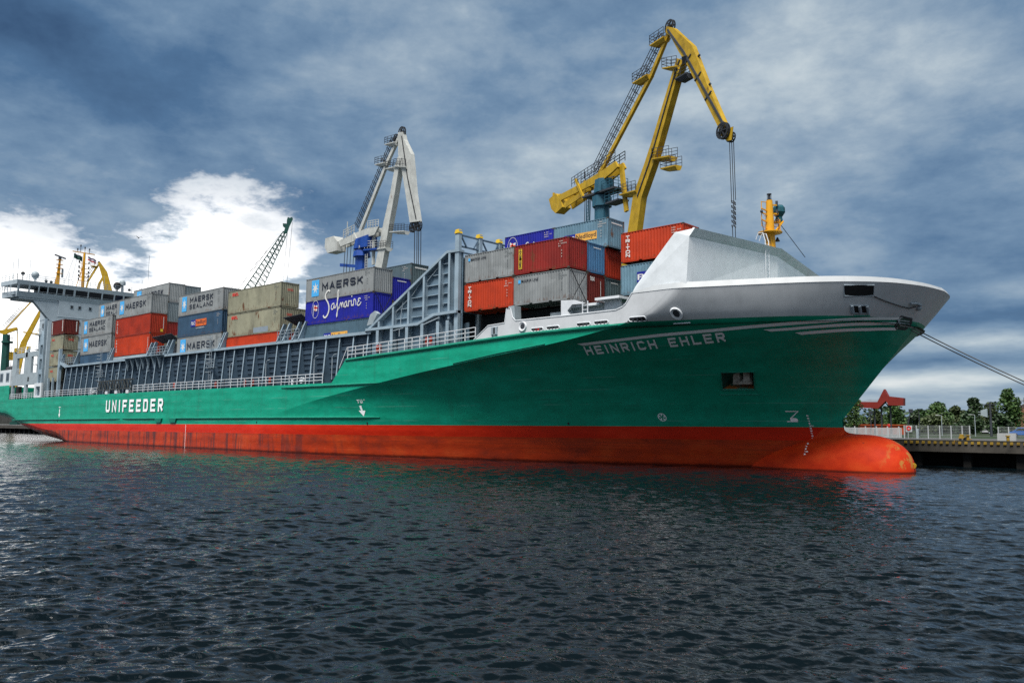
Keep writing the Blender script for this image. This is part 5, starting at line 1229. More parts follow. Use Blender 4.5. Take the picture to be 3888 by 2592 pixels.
# bay one
container('40', 'slate', -67.05, 0, 11.5, 'grey blue container with half hidden blue and amber sign, below the deep blue container', PO(.3, .41, .65, .26, .58, PAMB, 'Nedlloyd', NAVYL), serial=False)
container('40', 'blue', -67.05, 0, 14.12, 'long deep blue container with large white script and ringed flag', [('script', .285, .27, .98)])
container('40', 'grey', -67.05, 0, 16.74, 'long grey container with big dark lettering, on top of the deep blue script container', MSK())
container('40', 'cream', -67.05, 1, 13.45, 'pale cream container end, mostly hidden by the sloping wing wall', ())
container('40', 'blue', -67.05, 1, 16.05, 'deep blue container end beside the grey lettered container', [('epanel', .25, .75, .84, .88, PALE)])
container('40', 'teal', -67.05, 2, 15.28, 'dark grey container end just under the hook of the white crane', ())
container('40', 'teal', -67.05, 2, 17.89, 'dark blue grey container under the hoist ropes of the white crane', [('epanel', .2, .9, .80, .86, PALE)], serial=2)
# bay two
container('40h', 'orange', -84.42, 0, 10.98, 'rust orange container below two pale cream containers, cut by the coaming', (), serial=False)
OO = [('word', 'OOCL', .085, .205, .76, .90, REDL, .11), ('eword', 'OOCL', .35, .68, .66, .76, REDL, .02)]
container('40h', 'cream', -84.42, 0, 13.9, 'pale cream container with rust stains and grey repair patch above the rust orange one', OO+[('panel', .43, .51, .03, .22, paint('patch_brown', (.17, .14, .10), .6, .2)), ('panel', .52, .79, .06, .28, paint('patch_blue_grey', (.20, .24, .28), .6, .1))])
container('40h', 'cream', -84.42, 0, 16.84, 'pale cream container with red letters, upper of the two, nearest the green lattice crane', OO)
container('40h', 'cream', -84.42, 1, 13.9, 'cream container in the second row hidden behind the two pale cream ones', ())
# bay three
container('40h', 'grey', -97.95, 0, 11.83, 'grey container with big dark lettering, bottom of the stack, cut by the coaming rail', MSK(.085, .21, .25, .86))
container('40h', 'navy', -97.95, 0, 14.75, 'dark slate blue container with orange and blue sign between two grey lettered containers', PO(.31, .42, .66, .43, .74, PORG, 'Nedlloyd', NAVYL)+[('font', 'containers', .43, .62, .32, .38, PALE, 0)])
container('40h', 'grey', -97.95, 0, 17.67, 'grey container with two lines of dark lettering, just left of the pale cream ones', MSL)
# bay four
container('40h', 'orange', -118.8, 0, 13.2, 'orange red container, lower of the two below a grey lettered container', [('vword', 'TRITON', .05, .075, .2, .85, PALE, .05), ('panel', .955, .962, .3, .8, PALE)], serial=False)
container('40h', 'red', -118.8, 0, 16.12, 'faded red container, upper of the two below a grey lettered container', [('vword', 'TRITON', .05, .075, .2, .85, PALE, .05), ('epanel', .78, .81, .25, .85, PALE), ('epanel', .62, .78, .1, .24, PYEL)], serial=False)
container('40h', 'grey', -118.8, 0, 19.04, 'grey container with big dark lettering standing on two red containers', MSK(.1, .225, .27, .845))
container('40h', 'maroon', -118.8, 1, 15.1, 'dark red container end in the second row behind the two red containers', ())
container('40h', 'grey2', -118.8, 1, 18.0, 'bluish grey container end below the highest container of the ship', ())
container('40h', 'grey', -118.8, 1, 20.9, 'grey container with half hidden dark lettering, highest container near the bridge', MSK(.1, .23, .33, .845))
container('40h', 'grey2', -118.8, 2, 20.8, 'plain bluish grey container end beside the highest lettered container', ())
# bay five
container('40h', 'navy', -132.4, 0, 11.18, 'dark slate blue container with small orange sign just above the coaming, below two grey ones', PO(.4, .52, .82, .24, .46, PORG, 'Nedlloyd', NAVYL), serial=False)
container('40h', 'grey', -132.4, 0, 14.1, 'grey container with one line of dark lettering, under a two line one near the bridge', MSK(.1, .25, .29, .86))
container('40h', 'grey', -132.4, 0, 17.02, 'grey container with two lines of dark lettering, on the stack nearest the brown box', MSL)
container('40h', 'grey2', -132.4, 1, 17.0, 'grey container in the second row behind the two line lettered one near the bridge', ())
container('40h', 'grey', -132.4, 1, 19.95, 'grey container partly hidden, its lettering cut off by a nearer grey container', MSL)
# stack of short boxes by the deckhouse
SR = [('font', 'OOCL', .12, .34, .66, .8, REDL, .03), ('eword', 'OOCL', .35, .7, .62, .76, REDL, .03)]
container('20', 'cream', -152.65, 0, 12.85, 'dull cream short container, lowest of three beside the deckhouse', SR)
container('20', 'cream', -152.65, 0, 15.58, 'dull cream short container, middle of three beside the deckhouse', SR)
container('20', 'brown', -152.65, 0, 18.3, 'dark brown red short container on top of the stack in front of the deckhouse', [('panel', .06, .1, .08, .9, PALE), ('epanel', .8, .86, .2, .9, PALE), ('panel', .86, .9, .2, .95, PALE)], serial=False)
container('20', 'cream', -152.65, 0, 10.1, 'dull cream short container at the bottom of the stack behind the blue grey frame', SR, serial=False)
# twist-locks and lashing rods: real rods crossing the box ends
def rods(x, y0, z0, z1, label):
    w = MB(); w.bar((x+.12, y0+.1, z0), (x+.1, y0+2.25, z1), .05); w.bar((x+.12, y0+2.3, z0), (x+.1, y0+.15, z1), .05)
    w.tube([(x+.12, y0+.1, z0), (x+.115, y0+.5, z0+(z1-z0)*.18)], .05, 6); w.tube([(x+.12, y0+2.3, z0), (x+.115, y0+1.9, z0+(z1-z0)*.18)], .05, 6)
    tag(w.build('lashing_rods', CABLE), label, 'lashing', 'crossed lashing rods on box ends')
rods(-41.5, .97, 13.3, 15.95, 'crossed lashing rods on the end of the low grey container')
rods(-67.0, .97, 13.0, 16.6, 'crossed lashing rods on the end of the deep blue script container')
rods(-118.75, .97, 13.2, 15.9, 'crossed lashing rods on the end of the lower orange red container')
# ------------------------------------------------------------------ cranes on the quay
class Plane:
    """the vertical plane of a crane's jib: s metres along it, z up, o metres to the side"""
    def __init__(s, P, al): s.P = Vector((P[0], P[1], 0)); a = R(al); s.d = Vector((math.cos(a), math.sin(a), 0)); s.n = Vector((-math.sin(a), math.cos(a), 0))
    LAT = .44
    def __call__(s, u, z, o=0.0): return s.P+s.d*u+s.n*o*s.LAT+Vector((0, 0, z))
def slab(pl, poly, w0, w1=None):
    w = MB(); w.prism([pl(a, b, -w0/2) for a, b in poly], [pl(a, b, w0/2) for a, b in poly]); return w
def girder(w, pl, p, q, h0, h1, w0, w1):
    d = Vector((q[0]-p[0], q[1]-p[1])).normalized(); n = Vector((-d.y, d.x))
    A = [pl(p[0]+n.x*h0/2*s, p[1]+n.y*h0/2*s, o*w0/2) for s, o in ((1, 1), (1, -1), (-1, -1), (-1, 1))]
    B = [pl(q[0]+n.x*h1/2*s, q[1]+n.y*h1/2*s, o*w1/2) for s, o in ((1, 1), (1, -1), (-1, -1), (-1, 1))]
    w.prism(A, B); return w
def basket(pl, s0, s1, z, wd, matf, matr, parent, name='walkway', tilt=0.0):
    w = MB(); w.prism([pl(s0, z, -wd/2), pl(s1, z+tilt, -wd/2), pl(s1, z+tilt, wd/2), pl(s0, z, wd/2)], [pl(s0, z+.15, -wd/2), pl(s1, z+tilt+.15, -wd/2), pl(s1, z+tilt+.15, wd/2), pl(s0, z+.15, wd/2)])
    w.prism([pl(s0+.3*(s1-s0), z-.45, -wd/4), pl(s1, z+tilt-.45, -wd/4), pl(s1, z+tilt-.45, wd/4), pl(s0+.3*(s1-s0), z-.45, wd/4)], [pl(s0, z, -wd/2), pl(s1, z+tilt, -wd/2), pl(s1, z+tilt, wd/2), pl(s0, z, wd/2)])
    o = w.build(name, matf, parent)
    w = MB(); w.rail([pl(s1, z+tilt+.15, -wd/2), pl(s0, z+.15, -wd/2), pl(s0, z+.15, wd/2), pl(s1, z+tilt+.15, wd/2)], 1.2, 3, 1.0, .05); w.build('walkway_rail', matr, o)
    return o
def sheave(pl, s, z, r, parent, o=0.0, mat=None, name='pulley'):
    w = MB()
    for oo in (-.45, .25):
        for k in range(18):
            a0 = 2*math.pi*k/18; a1 = 2*math.pi*(k+1)/18; P = lambda a, rr, t: pl(s+rr*math.cos(a), z+rr*math.sin(a), o+oo+t)
            w.prism([P(a0, r*.78, 0), P(a0, r, 0), P(a1, r, 0), P(a1, r*.78, 0)], [P(a0, r*.78, .2), P(a0, r, .2), P(a1, r, .2), P(a1, r*.78, .2)])
        for k in range(3): a = math.pi*k/3; w.bar(pl(s-r*.8*math.cos(a), z-r*.8*math.sin(a), o+oo+.1), pl(s+r*.8*math.cos(a), z+r*.8*math.sin(a), o+oo+.1), .12)
    w.tube([pl(s, z, o-.6), pl(s, z, o+.6)], .16, 8)
    return w.build(name, mat or CABLE, parent)
def caged_ladder(w, pl, p, q, off, width=.8, step=1.05, hoop=False):
    """stair and its hand rails carried above the strut"""
    d = Vector((q[0]-p[0], q[1]-p[1])); n = Vector((-d.y, d.x)).normalized(); m_ = int(d.length/step)
    if n.y < 0: n = -n
    P = lambda t, h, o: pl(p[0]+d.x*t+n.x*h, p[1]+d.y*t+n.y*h, o)
    for o in (-width/2, width/2):
        for h in (off, off+.55, off+1.05): w.bar(P(0, h, o), P(1, h, o), .07)
        for k in range(m_+1): t = k/m_; w.bar(P(t, .2, o), P(t, off+1.05, o), .06)
    for k in range(m_*3): t = k/(m_*3); w.bar(P(t, off, -width/2), P(t, off, width/2), .05)
    if hoop:
        for k in range(m_): t = k/m_; w.tube([P(t, off+1.05+.5*math.sin(a), width/2*math.cos(a)) for a in [math.pi*i/6 for i in range(7)]], .04, 4)
def portal(pl, name_parent, mat, zt=12.0):
    w = MB(); g0 = QZ
    for s in (-4.2, 4.2):
        for o in (-4.5, 4.5):
            w.prism([pl(s-.5, g0+.9, o-.5), pl(s+.5, g0+.9, o-.5), pl(s+.5, g0+.9, o+.5), pl(s-.5, g0+.9, o+.5)], [pl(s*.5-.6, zt, o*.5-.6), pl(s*.5+.6, zt, o*.5-.6), pl(s*.5+.6, zt, o*.5+.6), pl(s*.5-.6, zt, o*.5+.6)])
            w.prism([pl(s-1.2, g0+.004, o-.4), pl(s+1.2, g0+.004, o-.4), pl(s+1.2, g0+.9, o-.4), pl(s-1.2, g0+.9, o-.4)], [pl(s-1.2, g0+.004, o+.4), pl(s+1.2, g0+.004, o+.4), pl(s+1.2, g0+.9, o+.4), pl(s-1.2, g0+.9, o+.4)])
    w.prism([pl(-3, zt, -3), pl(3, zt, -3), pl(3, zt, 3), pl(-3, zt, 3)], [pl(-3, zt+1.5, -3), pl(3, zt+1.5, -3), pl(3, zt+1.5, 3), pl(-3, zt+1.5, 3)])
    return w.build('portal', mat, name_parent)
def ngon(pl, s0, z, r, n=8, ph=.39): return [pl(s0+r*math.cos(2*math.pi*k/n+ph), z, r/Plane.LAT*math.sin(2*math.pi*k/n+ph)) for k in range(n)]
def yellow_crane():
    pl = Plane((-65.37, 38), -20); t = thing('harbour_crane', (-65.37, 38, QZ), 'tall yellow jib crane with teal column standing behind the forward containers', 'crane')
    portal(pl, t, TEAL)
    w = MB(); w.prism(ngon(pl, 0, 13.5, 1.15), ngon(pl, 0, 34.6, 1.02)); w.prism(ngon(pl, 0, 32.8, 1.35), ngon(pl, 0, 34.2, 1.35)); w.prism(ngon(pl, .5, 34.6, 1.4), ngon(pl, .6, 36.4, 1.3)); col = w.build('column', TEAL, t)
    w = MB(); w.prism([pl(-3.3, 34.7, -2.6), pl(4.4, 34.2, -2.6), pl(4.4, 34.2, 2.6), pl(-3.3, 34.7, 2.6)], [pl(-3.3, 34.95, -2.6), pl(4.4, 34.45, -2.6), pl(4.4, 34.45, 2.6), pl(-3.3, 34.95, 2.6)]); w.prism([pl(2, 32.6, -2), pl(5, 32.5, -2), pl(5, 32.5, 2), pl(2, 32.6, 2)], [pl(2, 32.8, -2), pl(5, 32.7, -2), pl(5, 32.7, 2), pl(2, 32.8, 2)])
    mp = w.build('machine_platform', DKGREY, col)
    w = MB(); w.rail([pl(1.5, 34.5, -2.6), pl(4.4, 34.45, -2.6), pl(4.4, 34.45, 2.6)], 1.3, 3, .9, .06); w.build('walkway_rail', TEAL, mp); w = MB(); w.rail([pl(2, 32.8, -2), pl(5, 32.7, -2), pl(5, 32.7, 2)], 1.3, 3, .9, .06); w.build('walkway_rail', TEAL, mp)
    w = MB(); w.ladder(pl(-2.5, 14, -1.6), pl(-2.4, 34.5, -1.6), .6, pl.d, .5, .08); w.build('column_ladder', TEAL, col)
    w = MB(); q = [(-13.2, 37.0), (-11.2, 37.4), (-9.8, 36.2), (-9.2, 34.9), (-11.2, 34.4), (-12.4, 35.3)]; w.prism([pl(a, b, -1.7) for a, b in q], [pl(a, b, 1.7) for a, b in q])
    for o in (-1.3, 1.3): w.tube([pl(-12, 37.2, o), pl(-12, 37.7, o)], .2, 6)
    w.build('counterweight', CRANEY, t)
    w = MB()
    for o in (-1.35, 1.35):
        q = [(-11, 36.9), (-3.8, 37.1), (1.2, 37.5), (4.2, 37.9), (4.8, 37.0), (3.4, 36.6), (1.4, 36.2), (-3.2, 36.1), (-10.3, 36.0)]; w.prism([pl(a, b, o-.3) for a, b in q], [pl(a, b, o+.3) for a, b in q])
        q = [(-9, 35.4), (-4.2, 35.9), (-3.9, 35.2), (-8.6, 34.6)]; w.prism([pl(a, b, o-.2) for a, b in q], [pl(a, b, o+.2) for a, b in q])
    for a, b in ((-7, 36.5), (-3, 36.6), (1, 36.9), (4.2, 37.3)): w.bar(pl(a, b, -1.4), pl(a, b, 1.4), .5)
    for o in (-1.7, 1.7): w.bar(pl(-5.5, 38.0, o), pl(-3.3, 34.6, o), .35)
    lv = w.build('lever_beam', CRANEY, t)
    w = MB(); w.rail([pl(-6.6, 37.2, -1.8), pl(-3.2, 37.5, -1.8), pl(1.2, 37.8, -1.8), pl(4.3, 38.2, -1.8)], 1.3, 3, .9, .06); w.build('walkway_rail', DKGREY, lv); w = MB(); w.rail([pl(-6.6, 37.2, 1.8), pl(-3.2, 37.5, 1.8), pl(4.3, 38.2, 1.8)], 1.3, 3, 1.2, .08); w.tube([pl(-5.2, 37.2, 1.4), pl(-5.2, 39.2, 1.4)], .07, 5); w.build('walkway_rail', DKGREY, lv)
    w = MB(); girder(w, pl, (4.6, 37.2), (5.7, 30.9), .75, .6, .8, .8); w.build('rack_rod', CRANEY, t)
    w = MB(); girder(w, pl, (-.8, 37.3), (11.2, 47.0), .6, .55, .9, .9); girder(w, pl, (11.2, 47.0), (15.1, 51.4), .55, .5, .9, .8); st = w.build('strut', CRANEY, t)
    w = MB(); caged_ladder(w, pl, (-.9, 37.6), (14.2, 50.5), .75); w.build('strut_stair', DKGREY, st)
    basket(pl, 7.9, 11.0, 47.1, 2.6, CRANEY, DKGREY, st); basket(pl, 11.6, 14.4, 50.6, 2.6, CRANEY, DKGREY, st)
    w = MB(); P = [((6.2, 26.9), (8.2, 26.5)), ((7.7, 32.4), (9.5, 31.8)), ((10.2, 36.0), (12.0, 35.5)), ((11.6, 38.2), (13.2, 37.8)), ((15.7, 45.3), (16.9, 45.0)), ((16.7, 47.0), (17.8, 46.2))]
    for (a, b), (c, d) in zip(P, P[1:]): w.prism([pl(a[0], a[1], -1.0), pl(b[0], b[1], -1.0), pl(b[0], b[1], 1.0), pl(a[0], a[1], 1.0)], [pl(c[0], c[1], -1.0), pl(d[0], d[1], -1.0), pl(d[0], d[1], 1.0), pl(c[0], c[1], 1.0)])
    w.prism([pl(1.5, 14, -1.2), pl(4, 14, -1.2), pl(4, 14, 1.2), pl(1.5, 14, 1.2)], [pl(6.2, 26.9, -1), pl(8.2, 26.5, -1), pl(8.2, 26.5, 1), pl(6.2, 26.9, 1)])
    bm_ = w.build('boom', CRANEY, t)
    w = MB()
    for (a, b), (c, d) in zip(P[1:], P[2:]): w.bar(pl(b[0]*.55+a[0]*.45, b[1]*.55+a[1]*.45, -1.06), pl(d[0]*.55+c[0]*.45, d[1]*.55+c[1]*.45, -1.06), .16)
    w.build('boom_pipe', DKGREY, bm_)
    basket(pl, 12.0, 15.3, 35.9, 3.0, CRANEY, DKGREY, bm_, tilt=-.6); basket(pl, 13.4, 16.3, 34.3, 2.2, CRANEY, DKGREY, bm_, tilt=-.4); basket(pl, 5.0, 8.6, 33.1, 3.2, CRANEY, DKGREY, bm_, tilt=-.3); basket(pl, 14.2, 17.0, 46.6, 3.2, CRANEY, DKGREY, bm_, tilt=-.8); basket(pl, 16.6, 18.7, 44.3, 3.2, DKGREY, DKGREY, bm_)
    q = [(14.7, 51.9), (15.9, 51.2), (19.4, 47.5), (20.1, 45.9), (21.9, 41.8), (24.7, 36.1), (23.8, 35.9), (18.6, 45.2), (16.9, 47.8), (15.5, 50.2), (14.5, 51.2)]
    j = slab(pl, q, 1.5).build('jib', CRANEY, t)
    w = MB(); w.bar(pl(15.0, 51.3, -.8), pl(18.0, 47.2, -.8), .22); w.bar(pl(18.0, 47.2, -.8), pl(24.4, 36.5, -.8), .22)
    for s, z in ((18.6, 46), (20.3, 43.2), (22, 40.3)): w.bar(pl(s-.5, z-.2, -.82), pl(s+.6, z+.5, -.82), .14)
    for s, z in ((19.95, 45.85), (21.7, 41.75)): w.tube([pl(s, z, 0), pl(s+.4, z+.2, 0)], .14, 6)
    w.build('jib_stiffener', DKGREY, j)
    w = MB(); w.bar(pl(18.3, 46.2, -1.2), pl(17.5, 46.7, 1.2), .7); w.build('boom_pin', CABLE, bm_)
    sheave(pl, 15.0, 51.8, .85, j); sheave(pl, 24.6, 35.5, .95, j, o=-1.2); sheave(pl, 25.2, 34.7, .6, j)
    w = MB(); w.prism([pl(23.3, 35.8, -.7), pl(25.9, 35.6, -.7), pl(25.6, 34.2, -.7), pl(24.9, 34.3, -.7)], [pl(23.3, 35.8, -.5), pl(25.9, 35.6, -.5), pl(25.6, 34.2, -.5), pl(24.9, 34.3, -.5)]); w.build('jib_head', CRANEY, j)
    w = MB()
    for a, o in ((25.15, -.35), (25.45, .35), (25.3, .05)): w.bar(pl(a, 34.4, o), pl(a+.15, 27.6, o), .06)
    for a, o in ((25.3, -.2), (25.5, .25)): w.bar(pl(a, 24.8, o), pl(a+.2, 14.8, o), .06)
    for k in range(11): z = 27.6-k*.27; w.tube([pl(25.35+(.16 if k % 2 else -.1), z, -.25), pl(25.5+(.1 if k % 2 else -.16), z-.3, -.25)], .07, 5); w.tube([pl(25.35+(.16 if k % 2 else -.1), z, .25), pl(25.6, z-.3, .25)], .07, 5)
    w.build('hoist_rope', CABLE, t)
    w = MB()
    for o in (-1, -.4, .3, 1): w.bar(pl(-3.5, 36, o), pl(-4.6, 14, o), .07)
    w.build('rope_bundle', CABLE, t)
yellow_crane()
def white_crane():
    pl = Plane((-118.46, 38), -8); t = thing('harbour_crane', (-118.46, 38, QZ), 'off white jib crane with bright blue column behind the middle containers', 'crane')
    portal(pl, t, BLUE)
    w = MB(); w.prism(ngon(pl, 0, 13.5, 1.2), ngon(pl, -.1, 34.4, 1.1)); w.prism(ngon(pl, 0, 33.0, 1.6), ngon(pl, 0, 34.0, 1.45)); w.prism(ngon(pl, -.2, 34.4, 1.45), ngon(pl, .2, 36.2, 1.3)); w.prism([pl(-8, 33.0, -.3), pl(-1.6, 31.8, -.3), pl(-1.6, 31.3, -.3), pl(-8, 32.4, -.3)], [pl(-8, 33.0, .3), pl(-1.6, 31.8, .3), pl(-1.6, 31.3, .3), pl(-8, 32.4, .3)])
    w.prism([pl(.5, 34.5, -2.2), pl(3.6, 34.2, -2.2), pl(3.6, 36.3, -2.2), pl(.5, 36.3, -2.2)], [pl(.5, 34.5, 2.2), pl(3.6, 34.2, 2.2), pl(3.6, 36.3, 2.2), pl(.5, 36.3, 2.2)])
    w.prism([pl(2.0, 33.7, -2), pl(6.5, 33.2, -2), pl(6.5, 33.2, 2), pl(2, 33.7, 2)], [pl(2.0, 34.0, -2), pl(6.5, 33.5, -2), pl(6.5, 33.5, 2), pl(2, 34.0, 2)])
    col = w.build('column', BLUE, t)
    w = MB(); w.ladder(pl(2.9, 14, -1.6), pl(2.9, 33, -1.6), .7, pl.d, .5, .09); w.rail([pl(2.5, 34.0, -2), pl(6.5, 33.5, -2), pl(6.5, 33.5, 2)], 1.3, 3, .9, .08); w.build('column_ladder', CRANEW, col)
    q = [(-12.6, 38.4), (-9.3, 38.3), (-7.9, 37.1), (-7.8, 35.3), (-11.6, 35.4), (-12.8, 36.8)]; w = MB(); w.prism([pl(a, b, -2.2) for a, b in q], [pl(a, b, 2.2) for a, b in q]); w.build('counterweight', CRANEW, t)
    w = MB()
    for o in (-1.35, 1.35):
        q = [(-7.7, 37.1), (-1.2, 37.5), (3.1, 37.6), (6.9, 37.2), (5.6, 36.0), (-.8, 36.1), (-6.8, 35.9)]; w.prism([pl(a, b, o-.35) for a, b in q], [pl(a, b, o+.35) for a, b in q])
        w.bar(pl(-1.6, 37.4, o*1.3), pl(.8, 34.4, o*1.3), .5)
    for a, b in ((-5, 36.5), (0, 36.8), (5.5, 36.8)): w.bar(pl(a, b, -1.4), pl(a, b, 1.4), .5)
    lv = w.build('lever_beam', CRANEW, t)
    w = MB(); w.rail([pl(-5.5, 37.3, -2), pl(-1.5, 37.6, -2)], 1.4, 3, 1, .09); w.rail([pl(3.2, 37.6, -1.8), pl(7, 37.2, -1.8)], 1.2, 3, 1, .09); w.tube([pl(-4.9, 37.3, -1), pl(-4.9, 40.3, -1)], .09, 5); w.build('walkway_rail', CRANEW, lv)
    w = MB(); girder(w, pl, (4.0, 37.0), (4.2, 31.0), .6, .6, .8, .8); w.build('rack_rod', CRANEW, t)
    w = MB(); girder(w, pl, (-.8, 37.8), (8.4, 48.6), .8, .7, 1.0, 1.0); girder(w, pl, (8.4, 48.6), (11.9, 51.9), .7, .6, 1.0, .9); st = w.build('strut', CRANEW, t)
    w = MB(); caged_ladder(w, pl, (-1.2, 38.2), (11, 51.2), .8, hoop=True); w.build('strut_stair', CABLE, st)
    basket(pl, 4.8, 8.2, 48.6, 2.8, CRANEW, CABLE, st, tilt=-.4); basket(pl, 8.0, 11.3, 51.4, 2.8, CRANEW, CABLE, st, tilt=-.4)
    w = MB(); P = [((4.9, 28.4), (7.3, 28.1)), ((6.8, 33.9), (9.0, 33.4)), ((8.2, 37.9), (10.1, 37.5)), ((10.1, 42.5), (11.5, 41.9)), ((11.5, 47.0), (12.8, 46.6)), ((12.3, 48.3), (13.5, 47.8))]
    for (a, b), (c, d) in zip(P, P[1:]): w.prism([pl(a[0], a[1], -1.1), pl(b[0], b[1], -1.1), pl(b[0], b[1], 1.1), pl(a[0], a[1], 1.1)], [pl(c[0], c[1], -1.1), pl(d[0], d[1], -1.1), pl(d[0], d[1], 1.1), pl(c[0], c[1], 1.1)])
    w.prism([pl(1.0, 14, -1.2), pl(5, 14, -1.2), pl(5, 14, 1.2), pl(1.0, 14, 1.2)], [pl(4.9, 28.4, -1.1), pl(7.3, 28.1, -1.1), pl(7.3, 28.1, 1.1), pl(4.9, 28.4, 1.1)])
    bm_ = w.build('boom', CRANEW, t)
    basket(pl, 10.2, 15.0, 35.6, 2.6, CRANEW, CABLE, bm_, tilt=-.7); basket(pl, 5.9, 9.4, 33.3, 3.2, CRANEW, CABLE, bm_, tilt=-.3); basket(pl, 8.7, 11.2, 46.9, 3.2, CRANEW, CABLE, bm_, tilt=-.3); basket(pl, 11.5, 15.3, 46.7, 3.4, CRANEW, CABLE, bm_, tilt=-1.0)
    q = [(12.0, 52.6), (13.4, 52.3), (13.9, 50.9), (16.2, 47.8), (17.5, 40.9), (18.9, 35.9), (16.3, 36.2), (14.8, 41.4), (13.6, 45.3), (12.2, 48.7)]; j = slab(pl, q, 1.7).build('jib', CRANEW, t)
    w = MB(); w.bar(pl(13.3, 51.6, -.9), pl(15.4, 44, -.9), .16); w.bar(pl(15.4, 44, -.9), pl(18.3, 36.4, -.9), .16); w.build('jib_pipe', CABLE, j)
    sheave(pl, 12.7, 52.5, 1.0, j); sheave(pl, 10.9, 51.9, .8, j); sheave(pl, 16.7, 35.4, .9, j); sheave(pl, 18.4, 35.3, .9, j)
    w = MB()
    for a, o in ((17.5, -.3), (17.8, .3), (18.7, -.3), (18.95, .3)): w.bar(pl(a, 35, o), pl(a+.3, 21.0, o), .09)
    w.build('hoist_rope', CABLE, t)
    w = MB()
    for o in (-1, -.4, .3, 1): w.bar(pl(-4.6+o*.9, 36, o), pl(-6.2+o*.8, 14, o), .08)
    w.build('rope_bundle', CABLE, t)
white_crane()
def left_crane():
    pl = Plane((-337.29, 45), 62); t = thing('harbour_crane', (-337.29, 45, QZ), 'far yellow and dark green crane at the left edge, seen under the bridge wing', 'crane')
    portal(pl, t, CGREEN)
    w = MB(); w.prism(ngon(pl, 0, 13.5, 1.5), ngon(pl, -.4, 34.6, 1.2)); w.prism(ngon(pl, 0, 31.5, 1.9), ngon(pl, 0, 32.2, 1.9)); col = w.build('column', CGREEN, t)
    w = MB(); w.ladder(pl(1.4, 20, -1), pl(1.2, 34, -1), .8, pl.d, .6, .12); w.rail([pl(-.5, 32.2, -1.8), pl(2.8, 32.2, -1.8)], 1.3, 3, 1, .1); w.build('column_ladder', CABLE, col)
    w = MB(); q = [(-2.7, 35.9), (2.8, 37.4), (3.1, 36.5), (.2, 35.2), (-.8, 34.4), (-2.6, 35.0)]; w.prism([pl(a, b, -1.5) for a, b in q], [pl(a, b, 1.5) for a, b in q]); w.build('lever_beam', CRANEY, t)
    w = MB(); girder(w, pl, (2.85, 37.0), (3.4, 29.8), .35, .3, .4, .4); w.build('rack_rod', CRANEY, t)
    w = MB(); girder(w, pl, (-1.0, 36.1), (9.0, 50.2), .45, .45, .8, .8); st = w.build('strut', CRANEY, t)
    w = MB(); caged_ladder(w, pl, (-1.0, 36.3), (4.6, 44.2), .3, .6, .9, hoop=True); w.build('strut_stair', CABLE, st)
    w = MB(); P = [((3.5, 28.0), (5.7, 28.0)), ((4.4, 32.0), (6.4, 32.0)), ((9.5, 43.8), (10.7, 43.9)), ((11.9, 49.2), (12.9, 49.0))]
    for (a, b), (c, d) in zip(P, P[1:]): w.prism([pl(a[0], a[1], -.9), pl(b[0], b[1], -.9), pl(b[0], b[1], .9), pl(a[0], a[1], .9)], [pl(c[0], c[1], -.9), pl(d[0], d[1], -.9), pl(d[0], d[1], .9), pl(c[0], c[1], .9)])
    w.prism([pl(1, 14, -1), pl(4, 14, -1), pl(4, 14, 1), pl(1, 14, 1)], [pl(3.5, 28.0, -.9), pl(5.7, 28.0, -.9), pl(5.7, 28.0, .9), pl(3.5, 28.0, .9)]); w.bar(pl(4.9, 35.7, 0), pl(11, 35.0, 0), .5); bm_ = w.build('boom', CRANEY, t)
    w = MB(); w.prism([pl(9.8, 36.0, -.6), pl(11.2, 36.0, -.6), pl(11.2, 37.4, -.6), pl(9.8, 37.4, -.6)], [pl(9.8, 36.0, .6), pl(11.2, 36.0, .6), pl(11.2, 37.4, .6), pl(9.8, 37.4, .6)]); w.build('driver_cab', CRANEY, bm_)
    w = MB(); girder(w, pl, (9.2, 50.4), (19, 44), 1.4, .7, 1.0, .8); w.build('jib', CRANEY, t)
    w = MB(); w.box(-338.6, -335.6, 43.6, 46.6, 18, 27.5) if False else w.prism([pl(.6, 25.3, -1), pl(2.6, 25.3, -1), pl(2.6, 28.3, -1), pl(.6, 28.3, -1)], [pl(.6, 25.3, 1), pl(2.6, 25.3, 1), pl(2.6, 28.3, 1), pl(.6, 28.3, 1)]); w.build('winch_house', paint('winch_house_yellow', (.35, .22, .01), .5), t)
left_crane()
def behind_crane():
    pl = Plane((-290.96, 60), 62); t = thing('harbour_crane', (-290.96, 60, QZ), 'yellow crane top with small railed platform, rising behind the bridge roof', 'crane')
    portal(pl, t, CGREEN)
    w = MB(); w.prism(ngon(pl, -6, 13.5, 1.6), ngon(pl, -6, 38, 1.4)); w.build('column', CGREEN, t)
    w = MB(); girder(w, pl, (-7, 40), (-5.1, 50.6), .5, .5, 1, 1); girder(w, pl, (-5.1, 50.6), (-2.2, 56.6), .5, .5, 1, 1); st = w.build('strut', CRANEY, t)
    w = MB(); caged_ladder(w, pl, (-5.2, 50.8), (-2.7, 55.6), .3, .7, .8, hoop=True); w.build('strut_stair', CABLE, st)
    basket(pl, -4.6, -2.4, 55.9, 2.2, CRANEY, CABLE, st)
    w = MB(); q = [(-2.4, 57.3), (-1.7, 57.5), (.6, 54.3), (1.4, 51.6), (2.6, 47.5), (0.1, 47.5), (-.9, 52.4)]; w.prism([pl(a, b, -.7) for a, b in q], [pl(a, b, .7) for a, b in q]); j = w.build('jib', CRANEY, t)
    sheave(pl, -2.1, 57.4, .4, j)
    w = MB(); girder(w, pl, (-3.5, 38), (-1.6, 50), 1.2, .8, 1.4, 1.2); girder(w, pl, (-1.6, 50), (-.6, 52.4), .8, .6, 1.2, 1); w.build('boom', CRANEY, t)
behind_crane()
